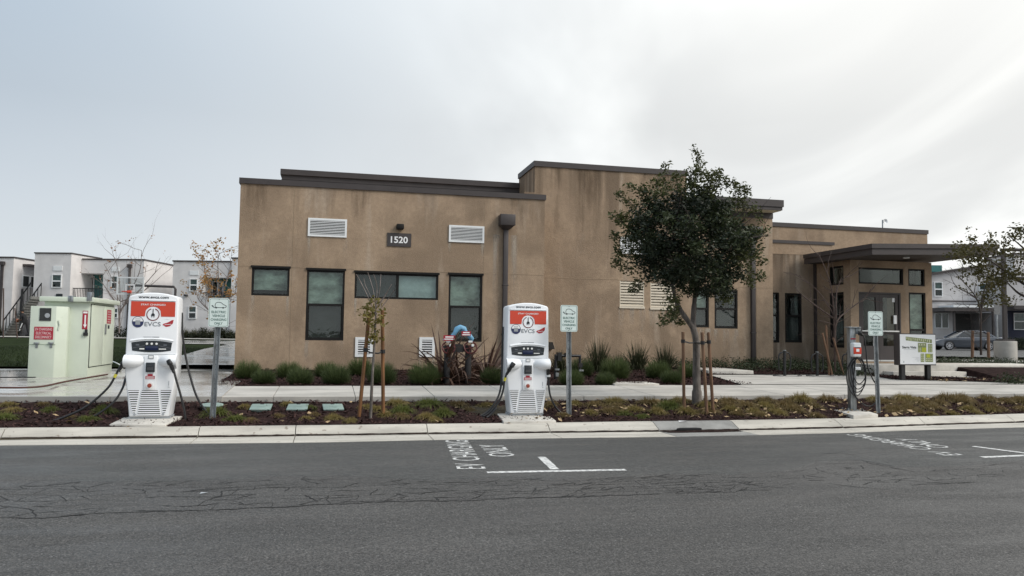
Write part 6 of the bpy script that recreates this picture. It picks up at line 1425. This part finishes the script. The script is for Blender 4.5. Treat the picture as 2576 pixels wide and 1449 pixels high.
# ------------------------------------------------------------------ apartments far behind
def frame_(az): return Vector((math.cos(az), -math.sin(az), 0)), Vector((math.sin(az), math.cos(az), 0))
class Far:
    def __init__(s, name, label, az, d, px0, cat='building'):
        s.ex, s.ey = frame_(az); s.d = d; q = s.h(px0, 800, d); s.az = az
        s.t = thing(name, label, cat, (q.x, q.y, 0.6), -az); s.o = Vector((q.x, q.y, 0.6))
    def h(s, x, y, d): return hit(x, y, s.ey, d)
    def loc(s, x, y, d): q = s.h(x, y, d) - Vector((0, 0, 0)) ; return (q.dot(s.ex), q.z)     # along the front, height
    def base(s): return s.o.dot(s.ex), s.o.dot(s.ey), s.o.z
    def box(s, name, m_, a0, a1, d0, d1, z0, z1, parent=None, bevel=0):
        A, D, Z = s.base(); b = MB(); b.box(a0 - A, a1 - A, d0 - D, d1 - D, z0 - Z, z1 - Z); return b.build(name, m_, parent or s.t, bevel=bevel)
    def rect(s, x0, y0, x1, y1, d): a, c = s.loc(x0, y0, d), s.loc(x1, y1, d); return a[0], c[0], c[1], a[1]
    def win(s, x0, y0, x1, y1, d, kind='sash', fr=WHITE):
        a0, a1, z0, z1 = s.rect(x0, y0, x1, y1, d); A, D, Z = s.base(); t = .06; b = MB()
        for q in ((a0, a0 + t, z0, z1), (a1 - t, a1, z0, z1), (a0 + t, a1 - t, z0, z0 + t), (a0 + t, a1 - t, z1 - t, z1)): b.box(q[0] - A, q[1] - A, d - .07 - D, d + .02 - D, q[2] - Z, q[3] - Z)
        zm, am = (z0 + z1) / 2, (a0 + a1) / 2
        if kind == 'sash': b.box(a0 + t - A, a1 - t - A, d - .065 - D, d + .02 - D, zm - .05 - Z, zm + .05 - Z)
        if kind == 'slide': b.box(am - .05 - A, am + .05 - A, d - .065 - D, d + .02 - D, z0 + t - Z, z1 - t - Z)
        w = b.build('window', fr, s.t)
        b = MB(); b.box(a0 + t - A, a1 - t - A, d - .03 - D, d - .025 - D, z0 + t - Z, z1 - t - Z); b.build('pane', GLASS2, w)
        b = MB(); b.box(a0 + t - A, a1 - t - A, d - .02 - D, d - .005 - D, z0 + t - Z, z1 - t - Z); b.build('room', ROOMD, w)
        if kind == 'sash': b = MB(); b.box(a0 + t - A, a1 - t - A, d - .024 - D, d - .021 - D, zm + .05 - Z, z1 - t - Z); b.build('blind', BLINDG, w)
        return w
TEAL = mat('teal_paint', (.055, .19, .18), .8, .1); STEPC = mat('stair_concrete', (.20, .20, .19), .9, .2)
AZ = R(15.3)
# middle one of the left group
f = Far('apartment_building', 'pale two storey apartments with a teal balcony behind the green cabinet', AZ, 56, 85)
a0, _ = f.loc(85, 700, 56); a1, zt = f.loc(180, 638.5, 56); f.box('tower_wall', LILAC, a0, a1, 56, 60, .5, zt); f.box('parapet_cap', TRIMB, a0 - .05, a1 + .05, 55.95, 60, zt, zt + .09)
d2 = 57.3; c0, zt2 = f.loc(270, 654, d2); c1, _ = f.loc(361, 700, d2); r = f.rect(178, 687, 257, 750, d2)
f.box('wall', LILAC, a1 + .01, r[0], d2, 66, .5, zt2); f.box('wall', LILAC, r[1], c1, d2, 66, .5, zt2); f.box('wall', LILAC, r[0] + .002, r[1] - .002, d2, 66, r[3], zt2 - .002); f.box('wall', LILAC, r[0] + .002, r[1] - .002, d2, 66, .5, r[2]); f.box('balcony_wall', TEAL, r[0] + .002, r[1] - .002, d2 + 1.6, d2 + 1.8, r[2], r[3]); f.box('parapet_cap', TRIMB, a1 + .06, c1 + .06, d2 - .06, 66, zt2, zt2 + .1)
f.win(199, 694, 236, 737, d2 + 1.55, 'slide'); 
R_ = f.rect(160, 724, 258, 750, d2 - .9); rl = f.box('balcony_rail', BLKM, R_[0], R_[1], d2 - .95, d2 - .88, R_[3] - .06, R_[3]); 
f.box('balcony_slab', LILAC, R_[0], R_[1], d2 - .95, d2 - .01, R_[2] - .2, R_[2])
for i in range(26): x = R_[0] + (R_[1] - R_[0]) * i / 25; f.box('baluster', BLKM, x - .015, x + .015, d2 - .93, d2 - .90, R_[2], R_[3] - .06, rl)
f.win(132, 690, 155, 724, 56); f.win(281, 694, 296, 727, d2); f.win(281, 775, 297, 800, d2); f.win(132, 775, 155, 805, 56)
for q, d in (((135, 669, 157, 681), 56), ((282, 672, 301, 683), d2)): r4 = f.rect(*q, d); f.box('vent', WHITE, r4[0], r4[1], d - .04, d, r4[2], r4[3])
r4 = f.rect(142, 739, 157, 751, 56); f.box('number_sign', PRINTK, r4[0], r4[1], 55.94, 56, r4[2], r4[3])
r4 = f.rect(323, 665, 333, 674, d2); dn = f.box('downspout', TRIMB, r4[0] + .09, r4[1] - .09, d2 - .12, d2 - .005, .9, r4[2]); f.box('collector_box', TRIMB, r4[0], r4[1], d2 - .25, d2 - .004, r4[2], r4[3], dn)
# far left one with the stair
f = Far('apartment_building', 'pale apartment block at the left edge beside the outdoor stair', AZ, 56, -60)
a1, zt = f.loc(35, 649, 56); f.box('wall', LILAC, f.loc(-80, 700, 56)[0], a1, 56, 59.4, .5, zt); f.box('parapet_cap', TRIMB, f.loc(-80, 700, 56)[0], a1 + .06, 55.94, 59.4, zt, zt + .1)
r4 = f.rect(1, 658, 13.5, 667, 56); dn = f.box('downspout', TRIMB, r4[0] + .1, r4[1] - .1, 55.88, 55.995, .9, r4[2]); f.box('collector_box', TRIMB, r4[0], r4[1], 55.75, 55.996, r4[2], r4[3], dn)
ff = f; A, D, Z = f.base()
# window on its right return
for (v0, v1) in ((57.0, 57.8), (57.9, 58.7)): b = MB(); b.box(a1 - A, a1 + .06 - A, v0 - D, v1 - D, f.loc(45, 724, 57.8)[1] - Z, f.loc(45, 693, 57.8)[1] - Z); w = b.build('window', WHITE, f.t); b = MB(); b.box(a1 + .06 - A, a1 + .065 - A, v0 + .08 - D, v1 - .08 - D, f.loc(45, 724, 57.8)[1] + .08 - Z, f.loc(45, 693, 57.8)[1] - .08 - Z); b.build('pane', ROOMD, w)
f.box('rear_wall', LILAC, a1 + .01, a1 + 2.2, 59.3, 59.6, .5, zt - .1)
r4 = f.rect(65, 667, 84, 676, 58); f.box('stair_canopy', TRIMB, r4[0], r4[1] + .4, 57, 59.2, r4[2] + .1, r4[3])
# the stair
st_ = Far('outdoor_stair', 'dark outdoor stair with railings between the two left apartment blocks', AZ, 54.6, 40, 'stair')
s0 = st_.loc(6, 838, 54.6); s1 = st_.loc(77, 745, 54.6); n = 16
for i in range(n):
    a = s0[0] + (s1[0] - s0[0]) * i / n; z = .95 + (s1[1] - .95) * (i + 1) / n; st_.box('tread', STEPC, a, a + (s1[0] - s0[0]) / n + .05, 54.6, 55.8, z - .22, z)
A, D, Z = st_.base(); b = MB()
for dd in (54.6, 55.75):
    b.tube([(s0[0] - A, dd - D, 2.0 - Z), (s1[0] - A, dd - D, s1[1] + 1.0 - Z)], .05, 6)
    for i in range(0, n + 1, 2): a = s0[0] + (s1[0] - s0[0]) * i / n; z = .95 + (s1[1] - .95) * i / n; b.tube([(a - A, dd - D, z - Z), (a - A, dd - D, z + 1.05 - Z)], .03, 5)
b.build('railing', BLKM, st_.t); st_.box('post', BLKM, st_.loc(57, 740, 54.6)[0], st_.loc(61, 740, 54.6)[0], 54.4, 54.5, 1.0, st_.loc(57, 727, 54.6)[1]); st_.box('under_shade', DARK, s0[0] + 1.2, s1[0], 55.82, 56, .9, 2.2)  # dark sheet behind the stair: the shade of its openings put into the colour
# right one of the left group
f = Far('apartment_building', 'pale two storey apartments behind the orange leaved tree', AZ, 57.5, 436)
a0, zt = f.loc(436, 658, 57.5); a1, _ = f.loc(586, 700, 57.5); r = f.rect(513, 698, 583, 749, 57.5); L_ = .5
f.box('wall', LILAC, a0, r[0], 57.5, 66, L_, zt); f.box('wall', LILAC, r[0] + .002, r[1] - .002, 57.5, 66, r[3], zt - .002); f.box('wall', LILAC, r[0] + .002, r[1] - .002, 57.5, 66, L_, r[2]); f.box('wall', LILAC, r[1], a1 + 4, 57.3, 66, L_, zt + .25)
f.box('balcony_wall', TEAL, r[0], r[1], 59, 59.2, r[2], r[3]); f.box('parapet_cap', TRIMB, a0 - .05, r[1] - .01, 57.44, 66, zt, zt + .1); f.box('parapet_cap', TRIMB, r[1] - .05, a1 + 4, 57.24, 66, zt + .25, zt + .35)
f.win(478, 701, 497, 733, 57.5); f.win(475, 770, 494, 802, 57.5); f.win(535, 708, 562, 745, 58.95, 'slide')
r4 = f.rect(478, 681, 500, 692, 57.5); f.box('vent', WHITE, r4[0], r4[1], 57.46, 57.5, r4[2], r4[3]); r4 = f.rect(466, 741, 473, 745, 57.5); f.box('security_light', BLKM, r4[0], r4[1], 57.2, 57.5, r4[2], r4[3])
r4 = f.rect(513, 735, 583, 749, 57.4); rl = f.box('balcony_rail', BLKM, r4[0], r4[1], 57.3, 57.36, r4[3] - .06, r4[3])
for i in range(18): x = r4[0] + (r4[1] - r4[0]) * i / 17; f.box('baluster', BLKM, x - .015, x + .015, 57.31, 57.34, r4[2], r4[3] - .06, rl)
# right hand apartments beyond the car park
f = Far('apartment_building', 'grey two storey apartments with a porch behind the parked car', R(13.3), 66, 2340)
a0, _ = f.loc(2320, 700, 66); a1, zt = f.loc(2524, 668, 66); r = f.rect(2399, 786, 2500, 855, 66); GREYA = mat('grey_stucco', (.54, .52, .515), .95, .1, 1.2)
A, D, Z = f.base(); zl = f.loc(2345, 690, 66)[1]; zr2 = f.loc(2500, 663, 66)[1]
b = MB(); b.prism([(a0 - A, r[3] - Z), (a1 - A, r[3] - Z), (a1 - A, zr2 - Z), (a0 - A, zl - .2 - Z)], 0, 9, 'y'); b.build('wall', GREYA, f.t)
b = MB(); b.prism([(a0 - A, zl - .2 - Z), (a1 - A, zr2 - Z), (a1 - A, zr2 + .18 - Z), (a0 - A, zl - .02 - Z)], -.25, 9, 'y'); b.build('roof_edge', TRIMB, f.t)
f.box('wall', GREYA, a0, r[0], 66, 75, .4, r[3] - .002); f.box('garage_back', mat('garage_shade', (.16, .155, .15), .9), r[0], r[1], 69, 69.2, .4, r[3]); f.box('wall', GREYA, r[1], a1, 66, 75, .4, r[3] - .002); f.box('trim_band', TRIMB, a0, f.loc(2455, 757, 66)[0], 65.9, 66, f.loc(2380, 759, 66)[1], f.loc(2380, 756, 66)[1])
r4 = f.rect(2376, 773, 2502, 784, 63.5); f.box('porch_roof', TRIMB, r4[0], r4[1], 63.5, 66, r4[2], r4[3]); f.box('porch_edge', WHITE, r4[0] + .8, r4[1], 63.6, 65.9, r4[3] + .02, r4[3] + .2)
for x in (2399, 2497): a = f.loc(x, 800, 63.8)[0]; f.box('porch_post', TRIMB, a, a + .15, 63.8, 63.95, .6, r4[2])
f.win(2349.5, 709, 2371, 746, 66); f.win(2350, 787, 2386, 826, 66, 'slide'); f.win(2462, 712, 2480, 748, 66); 
r4 = f.rect(2343, 667, 2370, 684, 68); f.box('roof_box', TEAL, r4[0], r4[1], 68, 71, r4[2], r4[3])
f = Far('apartment_building', 'grey house with a dark blue doorway at the right edge beyond the light pole', R(13.3), 64, 2530)
a0, zt = f.loc(2529, 700, 64); a1, _ = f.loc(2680, 700, 64); r = f.rect(2534, 779, 2640, 850, 64)
f.box('wall', GREYA, a0, a1, 64, 72, r[3], zt); f.box('wall', GREYA, a0, r[0], 64, 72, .4, r[3] - .002); f.box('porch_wall', mat('dark_blue_paint', (.025, .03, .06), .7), r[0], a1, 65.5, 65.7, .4, r[3]); f.box('porch_roof', TRIMB, a0 - .1, a1, 62.8, 64, f.loc(2550, 779, 64)[1], f.loc(2550, 770, 64)[1]); f.box('roof_edge', TRIMB, a0 - .1, a1, 63.9, 72, zt, zt + .15)
f.win(2549, 787, 2578, 830, 65.45, 'sash'); r4 = f.rect(2551, 640, 2640, 700, 70); f.box('upper_wall', LILAC, r4[0], r4[1], 70, 74, zt + .15, r4[3]); f.box('upper_cap', TRIMB, r4[0] - .1, r4[1], 69.9, 74, r4[3], r4[3] + .15)
# ------------------------------------------------------------------ basketball hoop
q = AT(362, 858, 40); q.z = g(q.x, q.y); hp = thing('basketball_hoop', 'basketball backboard with an orange rim on a dark bent pole', 'basketball hoop', tuple(q), -R(14))
def hl(px, py, Z=40): 
    w_ = AT(px, py, Z) - q; c_, s_ = math.cos(R(14)), math.sin(R(14)); return Vector((w_.x * c_ - w_.y * s_, w_.x * s_ + w_.y * c_, w_.z))
p0, p1 = hl(293, 696), hl(362, 742); x0, x1, z0, z1 = p0.x, p1.x, p1.z, p0.z; yb = (p0.y + p1.y) / 2; t = .07
b = MB()
for s in ((x0, x1, z1 - t, z1), (x0, x1, z0, z0 + t), (x0, x0 + t, z0 + t, z1 - t), (x1 - t, x1, z0 + t, z1 - t)): b.box(s[0], s[1], yb, yb + .04, s[2], s[3])
xm = (x0 + x1) / 2; sq = (xm - .25, xm + .25, z0 + .15, z0 + .55)
for s in ((sq[0], sq[1], sq[3] - t, sq[3]), (sq[0], sq[1], sq[2], sq[2] + t), (sq[0], sq[0] + t, sq[2] + t, sq[3] - t), (sq[1] - t, sq[1], sq[2] + t, sq[3] - t)): b.box(s[0], s[1], yb - .012, yb - .004, s[2], s[3])
bb = b.build('backboard', WHITE, hp); b = MB(); b.box(x0 + t, x1 - t, yb + .012, yb + .022, z0 + t, z1 - t); b.build('clear_panel', glassmat('clear_board', (.9, .92, .92), .02, .6), bb)
b = MB(); b.tube([(xm + .23 * math.cos(2 * math.pi * i / 18), yb - .35 + .23 * math.sin(2 * math.pi * i / 18), z0 + .15) for i in range(19)], .02, 6); b.box(xm - .09, xm + .09, yb - .14, yb, z0 + .08, z0 + .22); b.build('rim', RED, hp)
pc = hl(438, 722); b = MB(); b.tube([(xm, yb + .05, z0 + .45), (xm + .25, yb + .2, z0 + .50), (pc.x - .08, yb + .2, pc.z + .02), (pc.x, yb + .2, pc.z - .10), (pc.x, yb + .2, -.1)], .065, 8); b.build('pole', TRIMB, hp)
# ------------------------------------------------------------------ the walking person
q = AT(61, 846, 54); q.z = g(q.x, q.y) + .02
pr = thing('person', 'person in black walking left and leaning forward, holding an orange ball', 'person', tuple(q), -R(13.3) )
BLKC = mat('black_clothes', (.012, .012, .014), .9, .2); SKIN = mat('skin', (.33, .18, .12), .6, .1)
def skin(name, verts, edges, radii, m_, parent, root=0):
    me = bpy.data.meshes.new(name); me.from_pydata(verts, edges, []); o = link(name, me, parent); me.materials.append(m_)
    mo = o.modifiers.new('skin', 'SKIN'); mo.use_smooth_shade = True; sv = me.skin_vertices[0].data if me.skin_vertices else None
    if sv is None:
        me.skin_vertices  # created with the modifier on first evaluation
    return o, mo
def figure(name, verts, edges, radii, m_, parent, root=0):
    bm = bmesh.new(); L = bm.verts.layers.skin.new('') if not bm.verts.layers.skin else bm.verts.layers.skin.verify(); vs = [bm.verts.new(v) for v in verts]
    for v, r in zip(vs, radii): v[L].radius = (r, r)
    vs[root][L].use_root = True
    for a, c in edges: bm.edges.new((vs[a], vs[c]))
    me = bpy.data.meshes.new(name); bm.to_mesh(me); bm.free(); me.materials.append(m_); o = link(name, me, parent)
    mo = o.modifiers.new('skin', 'SKIN'); mo.use_smooth_shade = True; o.modifiers.new('sub', 'SUBSURF').levels = 1; o.modifiers['sub'].render_levels = 1; return o
# x: to the right; he walks left, trunk bent forward, arms forward
bv = [(0, 0, .98), (-.03, 0, 1.15), (-.10, 0, 1.36), (-.15, 0, 1.50), (-.20, 0, 1.58), (-.24, 0, 1.70), (-.12, -.19, 1.44), (-.20, -.22, 1.18), (-.38, -.14, 1.08), (-.46, -.08, 1.09), (-.12, .19, 1.44), (-.22, .22, 1.18), (-.40, .12, 1.06), (-.47, .06, 1.08),
      (-.05, -.10, .92), (-.20, -.10, .52), (-.30, -.10, .09), (-.44, -.10, .05), (.05, .10, .92), (.12, .10, .50), (.22, .10, .10), (.10, .10, .05)]
be = [(0, 1), (1, 2), (2, 3), (3, 4), (4, 5), (2, 6), (6, 7), (7, 8), (8, 9), (2, 10), (10, 11), (11, 12), (12, 13), (0, 14), (14, 15), (15, 16), (16, 17), (0, 18), (18, 19), (19, 20), (20, 21)]
br = [.15, .14, .155, .09, .055, .095, .07, .055, .042, .045, .07, .055, .042, .045, .10, .075, .05, .04, .10, .075, .05, .04]
figure('body', bv, be, br, BLKC, pr)
figure('head', [(-.19, 0, 1.57), (-.235, 0, 1.66), (-.25, 0, 1.74)], [(0, 1), (1, 2)], [.05, .088, .075], SKIN, pr, 1)
b = MB(); b.lathe([(.098, 1.70), (.112, 1.745), (.10, 1.80), (.05, 1.835), (.01, 1.84)], (-.215, 0, 0), 12); b.build('hair', BLKC, pr, smooth=True)
for s, yy in ((-1, -.22), (1, .22)): figure('forearm', [(-.22, yy, 1.16), (-.38, yy * .6, 1.075), (-.47, yy * .35, 1.09), (-.52, yy * .25, 1.12)], [(0, 1), (1, 2), (2, 3)], [.058, .046, .05, .03], SKIN, pr, 1)
b = MB(); b.tube([(-.06, -.188, .88), (-.19, -.182, .55)], .035, 6); b.tube([(-.205, -.178, .48), (-.24, -.17, .36)], .03, 6); b.build('white_stripe', WHITE, pr)
for yy, x in ((-.10, -.37), (.10, .16)): b = MB(); b.obox((x, yy, .045), .30, .10, .09); b.build('shoe', BLKC, pr, bevel=.03)
bl = thing('basketball', 'orange basketball held by the walking person', 'ball', tuple(q + r_ * -.56 + Vector((0, 0, 1.06))))
b = MB(); n = 12; b.lathe([(.125 * math.sin(math.pi * i / n) + .0005, -.125 * math.cos(math.pi * i / n)) for i in range(n + 1)], (0, 0, 0), 16); b.build('ball', mat('ball_orange', (.42, .12, .05), .7, .1), bl, smooth=True)
# ------------------------------------------------------------------ the parked car
q = AT(2423, 880, 56.5); q.z = g(q.x, q.y) + .02
CARP = mat('grey_car_paint', (.085, .095, .115), .22, .03, metal=.5, coat=.8); CGL = mat('car_glass', (.012, .014, .016), .05, .05, spec=.8); CHR = mat('chrome', (.6, .6, .62), .2, .05, metal=.9); RIMM = mat('alloy', (.48, .48, .50), .35, .05, metal=.6); TAIL = mat('tail_light', (.25, .01, .01), .3)
car = thing('parked_car', 'dark grey sedan parked across the lot behind the map board', 'car', tuple(q), -R(13.3) - R(3))
def arch(cx, r, n=8): return [(cx + r * math.cos(math.pi - math.pi * i / n), .30 + r * math.sin(math.pi - math.pi * i / n)) for i in range(n + 1)]
lowp = [(-2.40, .32)] + [(-1.78, .24)] + arch(-1.42, .36) + [(-1.02, .22), (.98, .22)] + arch(1.38, .36) + [(1.80, .26), (2.36, .34), (2.42, .55), (2.40, .86), (2.30, .97), (1.75, 1.00), (1.2, .965), (-.6, .93), (-1.0, .92), (-1.9, .80), (-2.32, .66), (-2.43, .50)]
b = MB(); b.prism(lowp, -.90, .90); b.build('body', CARP, car, bevel=.05, seg=3)
belt = [(-.95, .90), (1.80, .96)]; 
def loft(name, m_, lo, hi, wl, wh, par):
    b = MB(); P8 = []; vs = [(x, -wl, z) for x, z in lo] + [(x, -wh, z) for x, z in hi] + [(x, wl, z) for x, z in lo] + [(x, wh, z) for x, z in hi]; b.add(vs, [(0, 1, 3, 2), (4, 6, 7, 5), (0, 2, 6, 4), (1, 5, 7, 3), (2, 3, 7, 6), (0, 4, 5, 1)]); return b.build(name, m_, par, bevel=.04, seg=2)
loft('glasshouse', CGL, [(-1.02, .90), (1.86, .96)], [(-.12, 1.40), (1.12, 1.40)], .80, .60, car)
b = MB(); b.prism([(-.22, 1.385), (.1, 1.43), (.5, 1.445), (.9, 1.435), (1.22, 1.385)], -.60, .60); b.build('roof', CARP, car, bevel=.03)
b = MB()
for s in (-1, 1):
    for (xa, za, xb, zb, w_) in ((-.98, .91, -.18, 1.40, .07), (.42, .93, .46, 1.41, .06), (1.84, .96, 1.15, 1.40, .16)): b.tube([(xa, s * .79, za), (xb, s * .605, zb)], w_ / 2, 6)
b.build('pillar', CARP, car)
b = MB()
for s in (-1, 1): b.tube([(-.95, s * .815, .925), (.4, s * .83, .945), (1.45, s * .825, .96), (1.62, s * .80, 1.02), (1.20, s * .66, 1.36), (.6, s * .63, 1.42)], .014, 5)
b.build('window_trim', CHR, car)
for x in (-1.42, 1.38):
    for s in (-1, 1):
        b = MB(); b.cyl((x, s * .70, .325), (x, s * .905, .325), .325, 24); w = b.build('wheel', BLACK, car, bevel=.02)
        b = MB(); b.cyl((x, s * .90, .325), (x, s * .912, .325), .09, 12)
        for k in range(7): a = k * 2 * math.pi / 7; b.obox((x + .135 * math.cos(a), s * .908, .325 + .135 * math.sin(a)), .20, .012, .045, 0, 0, 0, -a)
        b.tube([(x + .225 * math.cos(2 * math.pi * i / 20), s * .908, .325 + .225 * math.sin(2 * math.pi * i / 20)) for i in range(21)], .016, 5); b.build('rim', RIMM, w)
for s in (-1, 1):
    b = MB(); b.obox((2.37, s * .70, .82), .12, .30, .14); b.build('tail_light', TAIL, car, bevel=.02); b = MB(); b.obox((-2.33, s * .66, .62), .16, .30, .12); b.build('headlight', CHR, car, bevel=.02); b = MB(); b.obox((-.78, s * .96, 1.0), .16, .12, .11); b.build('mirror', CARP, car, bevel=.02)
    for xa in (-.55, .45): b = MB(); b.obox((xa + .72, s * .905, .80), .16, .02, .025); b.build('door_handle', CHR, car)
b = MB()
for s in (-1, 1):
    for xa in (-.62, .44, 1.22): b.box(xa - .004, xa + .004, s * .9005 - .002, s * .9005 + .002, .30, .90)
b.build('door_seam', BLACK, car)
# ------------------------------------------------------------------ light pole, posts and signs at the right
q = AT(2530, 906, 28); q.z = g(q.x, q.y); lp = thing('light_pole', 'dark square light pole standing on a round concrete base', 'lamp post', tuple(q), -R(13))
hb = AT(2530, 858, 28).z - q.z; rb = 25.5 * 28 / 1935; b = MB(); b.cyl((0, 0, -.2), (0, 0, hb), rb, 28); b.build('concrete_base', CONC, lp, bevel=.02, smooth='auto')
ht = AT(2527, 628, 28).z - q.z; b = MB(); b.box(-.06, .06, -.06, .06, hb + .06, ht); b.build('pole', TRIMB, lp); b = MB(); b.box(-.22, .22, -.22, .22, hb, hb + .07); b.build('base_plate', TRIMB, lp)
b = MB(); b.box(-.05, 1.0, -.14, .14, ht - .02, ht + .07); b.build('lamp_head', TRIMB, lp, bevel=.02)
def back_sign(label, x0, y0, x1, y1, ybase, Z):
    q = AT((x0 + x1) / 2, ybase, Z); q.z = g(q.x, q.y); t = thing('road_sign', label, 'sign', tuple(q), -R(13)); w_ = (x1 - x0) * Z / 1935 / 2; za, zb = AT(x0, y1, Z).z - q.z, AT(x0, y0, Z).z - q.z
    b = MB(); b.box(-.03, .03, .0, .05, -.1, zb); b.build('post', STEEL, t); b = MB(); b.box(-w_, w_, -.006, 0, za, zb); b.build('plate', mat('sign_back', (.20, .20, .20), .6, .1), t)
back_sign('tall grey sign back on a post left of the light pole', 2503, 755, 2519, 791, 880, 36)
back_sign('grey sign back high among the bare branches before the apartments', 2457, 733, 2481, 750, 884, 44)
# two stray leaves on road and kerb
q = W(512, 1242, .0); t = thing('paper_scrap', 'pale scrap of litter lying on the cracked asphalt', 'litter', (q.x, q.y, .004)); b = MB(); b.add([(-.035, -.016, .0), (.03, -.012, .008), (.04, .012, .004), (-.024, .016, .01)], [(0, 1, 2), (0, 2, 3)]); b.build('scrap', GREYP, t)
q = W(1855, 1059, .125); t = thing('flattened_cup', 'pale flattened scrap on the grey kerb by the storm drain', 'litter', (W(1717, 1062, .12).x, W(1717, 1062, .12).y, .132)); b = MB(); b.add([(-.08, -.03, .0), (.07, -.025, .012), (.08, .02, .006), (-.06, .03, .012)], [(0, 1, 2), (0, 2, 3)]); b.build('scrap', PRINTW, t)
